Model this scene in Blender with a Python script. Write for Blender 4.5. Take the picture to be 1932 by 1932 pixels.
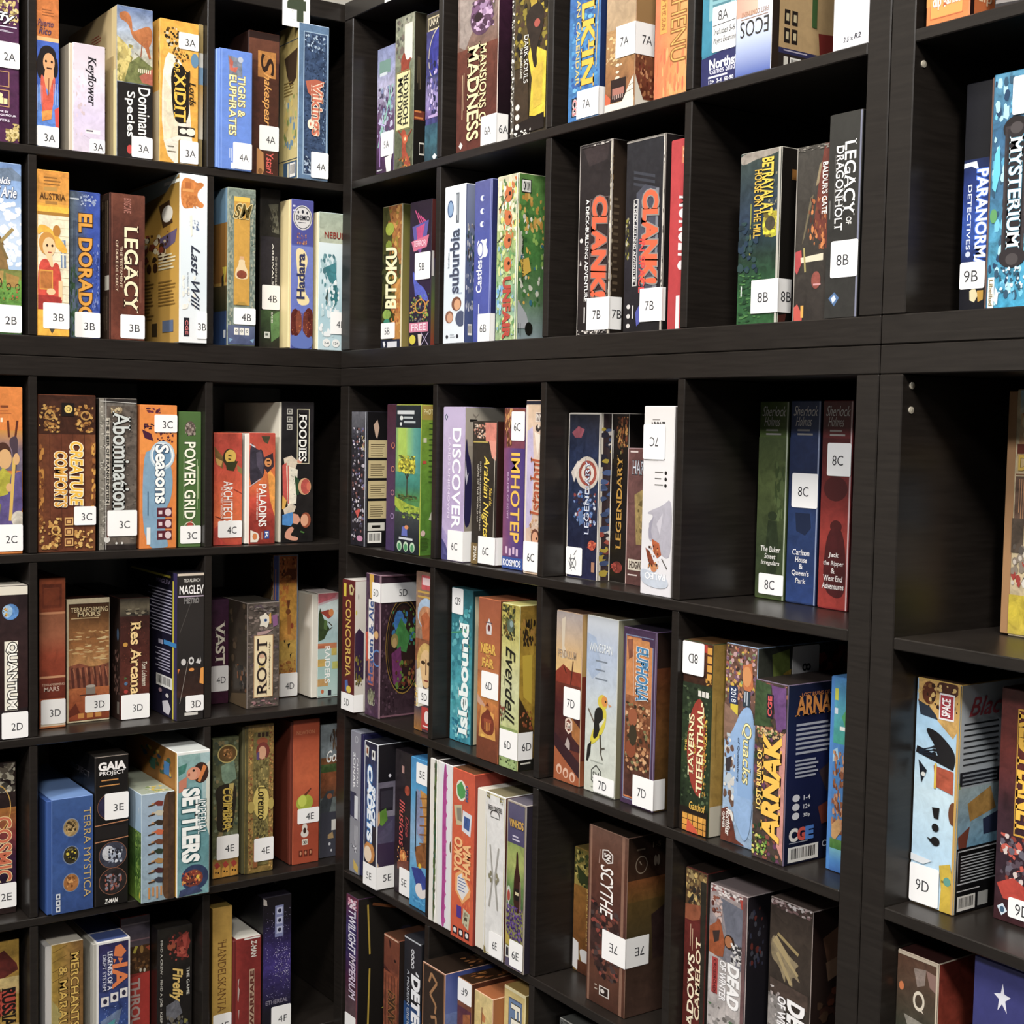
import bpy, math, random
from mathutils import Matrix, Vector
for o in list(bpy.data.objects): bpy.data.objects.remove(o)
SC = bpy.context.scene
COL = SC.collection

# ------------------------------------------------------------------ camera, world, lights, exposure
cam_d = bpy.data.cameras.new('camera'); cam = bpy.data.objects.new('camera', cam_d); COL.objects.link(cam)
cam_d.sensor_width = 36.0; cam_d.lens = 2676.05 / 1932 * 36.0; cam_d.clip_start = .02
right = Vector((0.57113915, 0.8206327, 0.01902729)); down = Vector((0.06198448, -0.02000271, -0.99787665)); fwd = Vector((-0.81850962, 0.57110582, -0.06229082))
cam.matrix_world = Matrix(((right.x, -down.x, -fwd.x, 2.7019084), (right.y, -down.y, -fwd.y, -1.43302166), (right.z, -down.z, -fwd.z, 1.36044674), (0, 0, 0, 1)))
SC.camera = cam
w = bpy.data.worlds.new('room_ambient'); SC.world = w; w.use_nodes = True
w.node_tree.nodes['Background'].inputs[0].default_value = (.95, .97, 1.0, 1)
w.node_tree.nodes['Background'].inputs[1].default_value = .10
SC.view_settings.view_transform = 'Standard'; SC.view_settings.look = 'None'
SC.view_settings.exposure = -0.33; SC.view_settings.gamma = 1.0
SC.view_settings.use_curve_mapping = False

def lamp(name, kind, loc, target, energy, color, size=.1, spot=None, blend=.5):
    d = bpy.data.lights.new(name, kind); o = bpy.data.objects.new(name, d); COL.objects.link(o)
    d.energy = energy; d.color = color
    if kind == 'AREA': d.shape = 'DISK'; d.size = size
    else: d.shadow_soft_size = size
    if spot: d.spot_size = math.radians(spot); d.spot_blend = blend
    o.location = loc
    o.rotation_euler = (Vector(target) - Vector(loc)).to_track_quat('-Z', 'Y').to_euler()
    return o
CEIL = 4.15
lamp('ceiling_spot_light', 'SPOT', (.84, -.55, CEIL - .1), (.2, -.3, 1.2), 100, (1.0, .93, .82), .03, 80, .7)
lamp('ceiling_spot_light', 'SPOT', (1.25, -1.1, CEIL - .1), (.8, -.1, 1.0), 90, (1.0, .95, .88), .05, 80, .7)
lamp('ceiling_panel_light', 'AREA', (1.9, -1.85, CEIL - .06), (.3, -.3, .5), 125, (1.0, .96, .90), .5)
lamp('ceiling_panel_light', 'AREA', (4.2, -2.3, CEIL - .06), (0, -.5, .8), 290, (1.0, .96, .91), .7)
lamp('ceiling_panel_light', 'AREA', (1.9, -4.4, CEIL - .06), (1.0, 0, .8), 330, (.98, .98, 1.0), .7)
GEO={
 'fields_arle':('L',2,'B',0.012,0.2353,0.3264,0.316),
 'buffy':('L',2,'A',0.012,0.2322,0.3233,0.260),
 'agricola':('L',2,'C',0.012,0.2311,0.3276,0.314),
 'quantum':('L',2,'D',0.004,0.2393,0.3345,0.293),
 'cosmic':('L',2,'E',0.051,0.2273,0.3247,0.299),
 'rust':('L',2,'F',0.040,0.2314,0.3265,0.303),
 'puerto':('L',3,'A',0.008,0.0015,0.0431,0.299),
 'keyflower':('L',3,'A',0.012,0.0643,0.1326,0.204),
 'dominant':('L',3,'A',0.004,0.1529,0.2241,0.287),
 'xidit':('L',3,'A',0.004,0.2384,0.3184,0.277),
 'slimtan':('L',3,'A',0.020,0.3249,0.3345,0.283),
 'tigris':('L',4,'A',-0.004,0.0015,0.0783,0.238),
 'shakespeare':('L',4,'A',0.035,0.0877,0.1561,0.295),
 'vikings':('L',4,'A',-0.002,0.1819,0.2525,0.319),
 'austria':('L',3,'B',0.004,0.0015,0.0610,0.310),
 'eldorado':('L',3,'B',0.020,0.0670,0.1260,0.280),
 'legacy':('L',3,'B',0.012,0.1419,0.2124,0.283),
 'lastwill':('L',3,'B',-0.006,0.2764,0.3345,0.333),
 'potion':('L',4,'B',0.006,0.0311,0.0930,0.319),
 'darkgreen':('L',4,'B',0.050,0.1224,0.1687,0.333),
 'hadara':('L',4,'B',0.010,0.1703,0.2262,0.311),
 'nebula':('L',4,'B',0.010,0.2355,0.3094,0.291),
 'creature':('L',3,'C',0.014,0.0048,0.1157,0.302),
 'abomination':('L',3,'C',0.018,0.1237,0.1995,0.298),
 'seasons':('L',3,'C',0.016,0.2051,0.2817,0.287),
 'powergrid':('L',3,'C',0.020,0.2873,0.3345,0.275),
 'architects':('L',4,'C',0.030,0.0150,0.0774,0.233),
 'paladins':('L',4,'C',0.030,0.0848,0.1524,0.234),
 'foodies':('L',4,'C',0.035,0.1649,0.2447,0.301),
 'tmars':('L',3,'D',0.064,0.0213,0.0724,0.297),
 'ares':('L',3,'D',0.088,0.0824,0.1694,0.250),
 'resarcana':('L',3,'D',0.066,0.1827,0.2447,0.249),
 'maglev':('L',3,'D',-0.000,0.2775,0.3345,0.302),
 'vast':('L',4,'D',0.129,0.0525,0.0928,0.227),
 'root':('L',4,'D',0.047,0.0992,0.1736,0.226),
 'istanbulorange':('L',4,'D',0.126,0.1960,0.2560,0.318),
 'raiders':('L',4,'D',0.080,0.2691,0.3345,0.234),
 'terramystica':('L',3,'E',-0.004,0.0154,0.1056,0.227),
 'gaia':('L',3,'E',-0.004,0.1080,0.1759,0.301),
 'villagers':('L',3,'E',-0.030,0.1931,0.2623,0.220),
 'settlers':('L',3,'E',-0.035,0.2648,0.3345,0.297),
 'coimbra':('L',4,'E',0.039,0.0202,0.0790,0.298),
 'lorenzo':('L',4,'E',0.031,0.0837,0.1553,0.320),
 'newton':('L',4,'E',0.036,0.1977,0.2668,0.318),
 'goscript':('L',4,'E',0.049,0.2762,0.3334,0.299),
 'merchants':('L',3,'F',0.030,0.0225,0.0967,0.281),
 'xia':('L',3,'F',0.020,0.1136,0.1891,0.271),
 'redthrough':('L',3,'F',0.080,0.1907,0.2524,0.289),
 'firefly':('L',3,'F',0.040,0.2540,0.3290,0.266),
 'goldkanta':('L',4,'F',0.025,0.0160,0.0595,0.294),
 'redzman':('L',4,'F',0.020,0.0611,0.1248,0.219),
 'galaxy':('L',4,'F',0.015,0.1264,0.1923,0.299),
 'purpleart':('R',5,'A',0.042,0.0311,0.1032,0.270),
 'arkham':('R',5,'A',0.030,0.1255,0.1987,0.310),
 'unica':('R',5,'A',0.020,0.2619,0.3234,0.287),
 'mansions':('R',6,'A',0.012,0.0352,0.1699,0.280),
 'darksouls':('R',6,'A',0.012,0.2131,0.3216,0.241),
 'tzolkin':('R',7,'A',0.010,0.0334,0.1153,0.201),
 'teotihuacan':('R',7,'A',0.006,0.1374,0.2103,0.178),
 'tekhenu':('R',7,'A',0.010,0.2530,0.3304,0.152),
 'northstar':('R',8,'A',0.010,0.0081,0.0813,0.136),
 'ecos':('R',8,'A',0.003,0.0880,0.1585,0.127),
 'whitebox':('R',8,'A',0.008,0.2688,0.3307,0.091),
 'dlp':('R',9,'A',0.006,0.0113,0.0760,0.059),
 'darknine':('R',9,'A',0.010,0.1089,0.1885,0.047),
 'bitoku':('R',5,'B',0.060,0.0293,0.1089,0.300),
 'dinosaur':('R',5,'B',0.035,0.1847,0.2667,0.289),
 'suburbia':('R',6,'B',0.005,0.0116,0.0830,0.294),
 'castleblue':('R',6,'B',0.020,0.0920,0.1478,0.296),
 'unfair':('R',6,'B',0.010,0.1809,0.2465,0.292),
 'clank':('R',7,'B',0.020,0.0567,0.1432,0.315),
 'clankspace':('R',7,'B',0.015,0.1855,0.2793,0.302),
 'redwhite':('R',7,'B',0.020,0.2870,0.3319,0.289),
 'betrayal':('R',8,'B',0.025,0.0824,0.1645,0.248),
 'baldur':('R',8,'B',0.015,0.2042,0.2635,0.238),
 'dragonholt':('R',8,'B',0.006,0.2706,0.3269,0.270),
 'paranormal':('R',9,'B',0.060,0.0353,0.0729,0.287),
 'mysterium':('R',9,'B',0.030,0.0932,0.1596,0.282),
 'marvelblack':('R',5,'C',0.004,0.0072,0.0728,0.283),
 'purplethin':('R',5,'C',0.012,0.1437,0.1785,0.298),
 'photosyn':('R',5,'C',0.006,0.1899,0.2867,0.297),
 'discover':('R',6,'C',0.012,0.0071,0.0824,0.293),
 'arabian':('R',6,'C',0.020,0.0982,0.1782,0.267),
 'imhotep':('R',6,'C',0.030,0.1869,0.2522,0.292),
 'ishanbul':('R',6,'C',0.012,0.2797,0.3315,0.305),
 'heroes':('R',7,'C',0.050,0.0031,0.0913,0.284),
 'legendary':('R',7,'C',0.072,0.0929,0.1381,0.284),
 'hogwarts':('R',7,'C',0.070,0.1397,0.2041,0.227),
 'paleo':('R',7,'C',0.008,0.2528,0.3240,0.295),
 'sherlockgreen':('R',8,'C',0.140,0.0201,0.0817,0.305),
 'sherlockblue':('R',8,'C',0.140,0.0860,0.1461,0.306),
 'sherlockred':('R',8,'C',0.135,0.1560,0.2127,0.306),
 'tower':('R',9,'C',0.150,0.0478,0.1345,0.320),
 'concordia':('R',5,'D',-0.010,0.0015,0.0556,0.280),
 'heaven':('R',5,'D',0.007,0.0729,0.1352,0.299),
 'oracle':('R',5,'D',0.024,0.2475,0.3152,0.319),
 'islebound':('R',6,'D',0.038,0.0064,0.0801,0.298),
 'nearfar':('R',6,'D',-0.002,0.1611,0.2305,0.298),
 'everdell':('R',6,'D',-0.001,0.2355,0.2909,0.296),
 'sunsetbox':('R',7,'D',0.028,0.0085,0.0808,0.296),
 'wingspan':('R',7,'D',0.029,0.0931,0.1752,0.298),
 'euphoria':('R',7,'D',0.032,0.1858,0.2687,0.290),
 'taverns':('R',8,'D',0.013,0.0015,0.0656,0.293),
 'quacks':('R',8,'D',0.026,0.0802,0.1455,0.298),
 'arnak':('R',8,'D',0.009,0.1606,0.2243,0.258),
 'bluethin':('R',8,'D',0.056,0.2606,0.2903,0.274),
 'pirate':('R',9,'D',0.049,0.0015,0.0708,0.297),
 'redplanet':('R',9,'D',0.088,0.1021,0.1702,0.297),
 'sonar':('R',5,'E',0.009,0.0114,0.0630,0.307),
 'cadets':('R',5,'E',-0.008,0.1029,0.1589,0.305),
 'illusions':('R',5,'E',0.025,0.1743,0.2388,0.297),
 'blueship':('R',5,'E',0.009,0.2632,0.3345,0.302),
 'whitegreen':('R',6,'E',-0.004,0.0057,0.0305,0.320),
 'whitepink':('R',6,'E',-0.003,0.0321,0.0828,0.319),
 'yokohama':('R',6,'E',-0.012,0.0990,0.1723,0.322),
 'brew':('R',6,'E',-0.008,0.1739,0.2672,0.301),
 'vinhos':('R',6,'E',-0.010,0.2767,0.3345,0.302),
 'viticulture':('R',7,'E',0.082,0.0041,0.0785,0.223),
 'scythe':('R',7,'E',0.023,0.1184,0.2204,0.300),
 'camelot':('R',8,'E',0.030,0.0015,0.0490,0.290),
 'winterred':('R',8,'E',0.035,0.0506,0.1310,0.277),
 'winterbrown':('R',8,'E',0.055,0.1579,0.2413,0.284),
 'brownq':('R',9,'E',0.030,0.0015,0.0672,0.292),
 'treasure':('R',9,'E',0.030,0.1201,0.1940,0.322),
 'purpletitle':('R',5,'F',-0.004,0.0240,0.0761,0.309),
 'treasurewood':('R',5,'F',0.000,0.1806,0.2407,0.270),
 'detective':('R',5,'F',0.012,0.2423,0.3087,0.283),
 'runes':('R',6,'F',-0.022,0.0172,0.0987,0.277),
 'copper':('R',6,'F',0.000,0.1091,0.1570,0.273),
 'creamart':('R',6,'F',0.006,0.1586,0.2187,0.264),
 'flbox':('R',6,'F',0.030,0.2203,0.2871,0.289),
 'palebottom':('R',7,'F',0.055,0.0057,0.0806,0.271),
}
STK={
 'buffy':[('2A', 0.535, 0.295, 0.998, 0.476, 0.0)],
 'fields_arle':[('2B', 0.482, 0.827, 0.998, 0.989, 0.0)],
 'agricola':[('2C', 0.484, 0.822, 0.998, 0.983, 0.0)],
 'quantum':[('2D', 0.481, 0.823, 0.998, 0.994, 0.0)],
 'cosmic':[('2E', 0.528, 0.795, 0.998, 0.957, 0.0)],
 'puerto':[('3A', 0.004, 0.868, 0.998, 0.994, 0.0)],
 'keyflower':[('3A', 0.518, 0.863, 0.998, 0.99, 0.0)],
 'dominant':[('3A', 0.408, 0.852, 0.998, 0.993, 0.0)],
 'xidit':[('3A', 0.479, 0.076, 0.998, 0.192, 0.0), ('3A', 0.519, 0.831, 0.998, 0.99, 0.0)],
 'tigris':[('4A', 0.428, 0.765, 0.998, 0.986, 0.0)],
 'shakespeare':[('4A', 0.357, 0.64, 0.998, 0.812, 0.0)],
 'vikings':[('4A', 0.424, 0.817, 0.998, 0.984, 0.0)],
 'austria':[('3B', 0.169, 0.796, 0.998, 0.953, 0.0)],
 'eldorado':[('3B', 0.166, 0.82, 0.998, 0.992, 0.0)],
 'legacy':[('3B', 0.305, 0.823, 0.998, 0.985, 0.0)],
 'lastwill':[('3B', 0.631, 0.81, 0.998, 0.972, 0.0)],
 'potion':[('4B', 0.217, 0.757, 0.998, 0.863, 0.0)],
 'darkgreen':[('4B', 0.118, 0.602, 0.998, 0.755, 0.0)],
 'nebula':[('4B', 0.405, 0.717, 0.998, 0.878, 0.0)],
 'creature':[('3C', 0.613, 0.71, 0.998, 0.83, 0.0)],
 'abomination':[('3C', 0.211, 0.737, 0.998, 0.908, 0.0)],
 'seasons':[('3C', 0.379, 0.067, 0.998, 0.19, 0.0)],
 'powergrid':[('3C', 0.076, 0.84, 0.998, 0.972, 0.0)],
 'architects':[('4C', 0.148, 0.781, 0.998, 0.931, 0.0)],
 'tmars':[('3D', 0.058, 0.807, 0.998, 0.971, 0.0)],
 'ares':[('3D', 0.416, 0.788, 0.998, 0.924, 0.0)],
 'resarcana':[('3D', 0.038, 0.793, 0.998, 0.994, 0.0)],
 'maglev':[('3D', 0.32, 0.831, 0.998, 0.938, 0.0)],
 'vast':[('4D', 0.009, 0.636, 0.998, 0.88, 0.0)],
 'istanbulorange':[('4D', 0.254, 0.83, 0.998, 0.994, 0.0)],
 'gaia':[('3E', 0.289, 0.252, 0.998, 0.428, 0.0)],
 'coimbra':[('4E', 0.15, 0.699, 0.998, 0.867, 0.0)],
 'lorenzo':[('4E', 0.309, 0.766, 0.998, 0.922, 0.0)],
 'newton':[('4E', 0.175, 0.615, 0.998, 0.719, 0.0)],
 'goldkanta':[('4F', 0.052, 0.782, 0.998, 0.943, 0.0)],
 'galaxy':[('4F', 0.298, 0.808, 0.998, 0.983, 0.0)],
 'purpleart':[('5A', 0.276, 0.645, 0.998, 0.827, 0.0)],
 'mansions':[('6A', 0.633, 0.8, 1.0, 0.986, 0.025)],
 'tzolkin':[('7A', 0.306, 0.754, 1.0, 0.978, 0.018)],
 'teotihuacan':[('7A', 0.355, 0.262, 1.0, 0.541, 0.039)],
 'northstar':[('8A', 0.316, 0.17, 0.998, 0.649, 0.0)],
 'bitoku':[('5B', 0.018, 0.808, 0.744, 0.918, 0.0)],
 'dinosaur':[('5B', 0.284, 0.354, 0.998, 0.538, 0.0)],
 'castleblue':[('6B', 0.308, 0.823, 1.0, 0.994, 0.011)],
 'clank':[('7B', 0.332, 0.806, 1.0, 0.973, 0.025)],
 'clankspace':[('7B', 0.447, 0.778, 1.0, 0.949, 0.007)],
 'betrayal':[('8B', 0.372, 0.742, 1.0, 0.934, 0.026)],
 'dragonholt':[('8B', 0.164, 0.621, 0.998, 0.801, 0.0)],
 'paranormal':[('9B', 0.004, 0.774, 0.998, 0.891, 0.0)],
 'mysterium':[('-', 0.462, 0.028, 0.998, 0.187, 0.0)],
 'discover':[('6C', 0.301, 0.798, 1.0, 0.993, 0.02)],
 'arabian':[('6C', 0.323, 0.797, 1.0, 0.985, 0.016)],
 'imhotep':[('6C', 0.364, 0.023, 0.998, 0.203, 0.0)],
 'ishanbul':[('6C', 0.009, 0.81, 0.998, 0.984, 0.0)],
 'heroes':[('-', 0.004, 0.813, 0.516, 0.982, 0.0)],
 'paleo':[('7C', 0.004, 0.096, 0.726, 0.281, 0.0)],
 'sherlockgreen':[('8C', 0.148, 0.87, 0.998, 0.974, 0.0)],
 'sherlockblue':[('8C', 0.127, 0.355, 0.998, 0.524, 0.0)],
 'sherlockred':[('8C', 0.2, 0.202, 0.998, 0.359, 0.0)],
 'concordia':[('5D', 0.004, 0.863, 1.0, 0.994, 0.023)],
 'heaven':[('5D', 0.463, 0.056, 1.0, 0.191, 0.087)],
 'oracle':[('5D', 0.222, 0.727, 0.998, 0.824, 0.0)],
 'islebound':[('6D', 0.038, 0.003, 0.575, 0.169, 0.0)],
 'nearfar':[('6D', 0.209, 0.448, 0.998, 0.609, 0.0)],
 'everdell':[('6D', 0.02, 0.767, 1.0, 0.933, 0.032)],
 'sunsetbox':[('7D', 0.355, 0.437, 0.998, 0.61, 0.0)],
 'wingspan':[('7D', 0.325, 0.893, 0.998, 0.989, 0.0)],
 'euphoria':[('7D', 0.4, 0.818, 1.0, 0.988, 0.024)],
 'taverns':[('8D', 0.004, 0.005, 0.75, 0.175, 0.0)],
 'pirate':[('9D', 0.004, 0.821, 0.674, 0.991, 0.0)],
 'redplanet':[('9D', 0.322, 0.884, 0.998, 0.969, 0.0)],
 'cadets':[('5E', 0.022, 0.84, 1.0, 0.994, 0.042)],
 'illusions':[('5E', 0.35, 0.808, 0.998, 0.993, 0.0)],
 'blueship':[('5E', 0.306, 0.024, 0.998, 0.162, 0.0)],
 'brew':[('6E', 0.341, 0.841, 0.998, 0.988, 0.0)],
 'vinhos':[('6E', 0.289, 0.822, 0.998, 0.98, 0.0)],
 'scythe':[('7E', 0.42, 0.556, 1.0, 0.721, 0.049)],
 'purpletitle':[('-', 0.004, 0.839, 0.91, 0.981, 0.0)],
 'copper':[('6F', 0.021, 0.003, 0.998, 0.163, 0.0)],
}

# ------------------------------------------------------------------ materials
def lin(c):
    return tuple((x / 12.92 if x <= .04045 else ((x + .055) / 1.055) ** 2.4) for x in c)
_cc = {}
def hx(s):
    if s in _cc: return _cc[s]
    m = 0.0
    q = s
    if '.' in s: q, e = s.split('.'); m = int(e) / 9.0
    r = lin([int(q[i:i + 2], 16) / 255 for i in (0, 2, 4)]) + (m,)
    _cc[s] = r
    return r

def mat_print(name, rough, spec=.5, coat=0.0, val=.88):
    m = bpy.data.materials.new(name); m.use_nodes = True; nt = m.node_tree; N = nt.nodes; Lk = nt.links
    b = N['Principled BSDF']; b.inputs['Roughness'].default_value = rough; b.inputs['Specular IOR Level'].default_value = spec
    b.inputs['Coat Weight'].default_value = coat; b.inputs['Coat Roughness'].default_value = .12
    at = N.new('ShaderNodeAttribute'); at.attribute_name = 'Col'
    tc = N.new('ShaderNodeTexCoord'); oi = N.new('ShaderNodeObjectInfo')
    ad = N.new('ShaderNodeVectorMath'); ad.operation = 'ADD'
    ml = N.new('ShaderNodeMath'); ml.operation = 'MULTIPLY'; ml.inputs[1].default_value = 9.0
    Lk.new(oi.outputs['Random'], ml.inputs[0]); Lk.new(tc.outputs['Object'], ad.inputs[0]); Lk.new(ml.outputs[0], ad.inputs[1])
    n1 = N.new('ShaderNodeTexNoise'); n1.inputs['Scale'].default_value = 55; n1.inputs['Detail'].default_value = 7; n1.inputs['Roughness'].default_value = .65
    n1.inputs['Distortion'].default_value = .8
    Lk.new(ad.outputs[0], n1.inputs['Vector'])
    mr = N.new('ShaderNodeMapRange'); mr.inputs[1].default_value = .3; mr.inputs[2].default_value = .7; mr.inputs[3].default_value = -1.1; mr.inputs[4].default_value = 1.0
    Lk.new(n1.outputs[0], mr.inputs[0])
    m2 = N.new('ShaderNodeMath'); m2.operation = 'MULTIPLY_ADD'; m2.inputs[2].default_value = 1.0
    Lk.new(mr.outputs[0], m2.inputs[0]); Lk.new(at.outputs['Alpha'], m2.inputs[1])
    vm = N.new('ShaderNodeVectorMath'); vm.operation = 'SCALE'
    Lk.new(at.outputs['Color'], vm.inputs[0]); Lk.new(m2.outputs[0], vm.inputs['Scale'])
    hs = N.new('ShaderNodeHueSaturation'); hs.inputs['Saturation'].default_value = .93; hs.inputs['Value'].default_value = val
    Lk.new(vm.outputs[0], hs.inputs['Color']); Lk.new(hs.outputs[0], b.inputs['Base Color'])
    bp = N.new('ShaderNodeBump'); bp.inputs['Strength'].default_value = .04; bp.inputs['Distance'].default_value = .002
    n2 = N.new('ShaderNodeTexNoise'); n2.inputs['Scale'].default_value = 220
    Lk.new(ad.outputs[0], n2.inputs['Vector']); Lk.new(n2.outputs[0], bp.inputs['Height']); Lk.new(bp.outputs[0], b.inputs['Normal'])
    return m
CARD = mat_print('printed_card', .42, .4)
PAPER = mat_print('label_paper', .5, .35, 0.0, 1.0)
INK = mat_print('printing_ink', .45, .35, 0.0, .95)

def mat_laminate():
    m = bpy.data.materials.new('black_brown_laminate'); m.use_nodes = True; nt = m.node_tree; N = nt.nodes; Lk = nt.links
    b = N['Principled BSDF']
    tc = N.new('ShaderNodeTexCoord'); mp = N.new('ShaderNodeMapping')
    mp.inputs['Scale'].default_value = (14, 14, 210)
    Lk.new(tc.outputs['Object'], mp.inputs[0])
    n = N.new('ShaderNodeTexNoise'); n.inputs['Scale'].default_value = 1.0; n.inputs['Detail'].default_value = 6
    Lk.new(mp.outputs[0], n.inputs['Vector'])
    cr = N.new('ShaderNodeValToRGB'); cr.color_ramp.elements[0].color = (.0112, .0089, .0074, 1); cr.color_ramp.elements[1].color = (.0185, .0149, .0124, 1)
    cr.color_ramp.elements[0].position = .3; cr.color_ramp.elements[1].position = .72
    Lk.new(n.outputs[0], cr.inputs[0]); Lk.new(cr.outputs[0], b.inputs['Base Color'])
    b.inputs['Roughness'].default_value = .33; b.inputs['Specular IOR Level'].default_value = .34
    bp = N.new('ShaderNodeBump'); bp.inputs['Strength'].default_value = .03; bp.inputs['Distance'].default_value = .0005
    Lk.new(n.outputs[0], bp.inputs['Height']); Lk.new(bp.outputs[0], b.inputs['Normal'])
    return m
LAM = mat_laminate()
def mat_plain(name, col, rough=.8, scale=30, amt=.15):
    m = bpy.data.materials.new(name); m.use_nodes = True; nt = m.node_tree; N = nt.nodes; Lk = nt.links
    b = N['Principled BSDF']; b.inputs['Roughness'].default_value = rough
    tc = N.new('ShaderNodeTexCoord'); n = N.new('ShaderNodeTexNoise'); n.inputs['Scale'].default_value = scale; n.inputs['Detail'].default_value = 5
    Lk.new(tc.outputs['Object'], n.inputs['Vector'])
    mx = N.new('ShaderNodeMixRGB'); mx.inputs[1].default_value = tuple(c * (1 - amt) for c in col) + (1,); mx.inputs[2].default_value = tuple(min(1, c * (1 + amt)) for c in col) + (1,)
    Lk.new(n.outputs[0], mx.inputs[0]); Lk.new(mx.outputs[0], b.inputs['Base Color'])
    return m
WALLM = mat_plain('painted_wall', (.4, .38, .34), .85)
WALLD = mat_plain('dark_painted_wall', (.02, .02, .02), .8)
CEILM = mat_plain('ceiling_paint', (.6, .6, .58), .9)
FLOORM = mat_plain('floor_carpet', (.09, .085, .08), .95, 200, .4)

# ------------------------------------------------------------------ mesh building
class MB:
    def __init__(s): s.v = []; s.f = []; s.c = []
    def poly(s, pts, cols):
        i = len(s.v); s.v += [tuple(p) for p in pts]; s.f.append(tuple(range(i, i + len(pts))))
        if isinstance(cols, tuple): cols = [cols] * len(pts)
        s.c += cols
    def box(s, x0, x1, y0, y1, z0, z1, cf, ct=None, csl=None, csr=None, b=.0012, edge=None):
        ct = ct or cf; csl = csl or cf; csr = csr or csl; edge = edge or cf
        b = min(b, (x1 - x0) / 3, (y1 - y0) / 3, (z1 - z0) / 3)
        c = Vector(((x0 + x1) / 2, (y0 + y1) / 2, (z0 + z1) / 2)); h = ((x1 - x0) / 2, (y1 - y0) / 2, (z1 - z0) / 2)
        def P(sg, ax):
            return Vector(tuple(c[k] + sg[k] * (h[k] - (0 if k == ax else b)) for k in range(3)))
        def add(pts, col, n):
            a = (pts[1] - pts[0]).cross(pts[2] - pts[0])
            if a.dot(n) < 0: pts = pts[::-1]
            s.poly(pts, col)
        for ax in range(3):
            o1, o2 = [k for k in range(3) if k != ax]
            for sg in (-1, 1):
                pts = []
                for a, d in ((-1, -1), (1, -1), (1, 1), (-1, 1)):
                    q = [0, 0, 0]; q[ax] = sg; q[o1] = a; q[o2] = d; pts.append(P(q, ax))
                n = Vector((0, 0, 0)); n[ax] = sg
                col = cf if ax == 1 else (ct if ax == 2 else (csl if sg < 0 else csr))
                add(pts, col, n)
            for a in (-1, 1):
                for d in (-1, 1):
                    q0 = [0, 0, 0]; q0[o1] = a; q0[o2] = d; q1 = list(q0); q0[ax] = -1; q1[ax] = 1
                    n = Vector((0, 0, 0)); n[o1] = a; n[o2] = d
                    add([P(q0, o1), P(q1, o1), P(q1, o2), P(q0, o2)], edge, n)
        for a in (-1, 1):
            for d in (-1, 1):
                for e in (-1, 1):
                    q = [a, d, e]; add([P(q, 0), P(q, 1), P(q, 2)], edge, Vector(q))
    def build(s, name, mat, parent=None):
        me = bpy.data.meshes.new(name); me.from_pydata(s.v, [], s.f)
        at = me.color_attributes.new('Col', 'FLOAT_COLOR', 'CORNER')
        buf = []
        for p in me.polygons:
            for vi in p.vertices: buf += s.c[vi]
        at.data.foreach_set('color', buf)
        me.materials.append(mat)
        o = bpy.data.objects.new(name, me); COL.objects.link(o)
        if parent: o.parent = parent
        return o

class Face:
    """a flat printed face: u left to right, v top to bottom, both 0..1"""
    def __init__(s, O, U, V, N): s.O, s.U, s.V, s.N = Vector(O), Vector(U), Vector(V), Vector(N); s.k = 0
    def at(s, u, v, h): return s.O + s.U * u + s.V * v + s.N * h
EPS = 4e-5
CLIP = .0
def R(u0, v0, u1, v1, c): return ('p', [(u0, v0), (u1, v0), (u1, v1), (u0, v1)], c)
def P(c, *uv):
    p = list(zip(uv[::2], uv[1::2]))
    if len(p) >= 7:                              # organic outlines are rounded off
        for _ in range(2):
            q = []
            for (a, b), (c2, d) in zip(p, p[1:] + p[:1]): q += [(a * .75 + c2 * .25, b * .75 + d * .25), (a * .25 + c2 * .75, b * .25 + d * .75)]
            p = q
    return ('p', p, c)
def PS(c, *uv): return ('p', list(zip(uv[::2], uv[1::2])), c)
def E(cx, cy, rx, ry, c, n=20): return ('p', [(cx + rx * math.cos(6.28319 * i / n), cy + ry * math.sin(6.28319 * i / n)) for i in range(n)], c)
def RING(cx, cy, rx, ry, t, c): return ('ring', cx, cy, rx, ry, t, c)
def G(u0, v0, u1, v1, *cs): return ('g', u0, v0, u1, v1, cs, 0)
def H(u0, v0, u1, v1, *cs): return ('g', u0, v0, u1, v1, cs, 1)
def B(u0, v0, u1, v1, n, su, sv, cs, seed=1): return ('b', u0, v0, u1, v1, n, su, sv, cs.split(), seed)
def L(u0, v0, u1, v1, n, c, fill=.5, seed=1): return ('l', u0, v0, u1, v1, n, c, fill, seed)
def LV(u0, v0, u1, v1, n, c, fill=.5, seed=1): return ('lv', u0, v0, u1, v1, n, c, fill, seed)
def BAR(u0, v0, u1, v1): return ('bar', u0, v0, u1, v1)
def FR(u0, v0, u1, v1, tu, tv, c): return ('fr', u0, v0, u1, v1, tu, tv, c)
def LN(u0, v0, u1, v1, t, c): return ('ln', u0, v0, u1, v1, t, c)
def T(s, u0, v0, u1, v1, c, m='h', out=None, sh=0, b=.012, ow=.055): return ('t', s, u0, v0, u1, v1, c, m, out, sh, b, ow)
def HD(cx, cy, rx, ry, skin, hair):
    return [E(cx, cy - ry * .25, rx * 1.25, ry * 1.2, hair), E(cx, cy + ry * .1, rx, ry, skin), E(cx - rx * .4, cy, rx * .16, ry * .09, '2a1a14'), E(cx + rx * .4, cy, rx * .16, ry * .09, '2a1a14'),
            P('a8653f', cx - rx * .08, cy + ry * .05, cx + rx * .15, cy + ry * .38, cx - rx * .1, cy + ry * .38), E(cx, cy + ry * .62, rx * .32, ry * .07, '9a3b30')]
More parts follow.
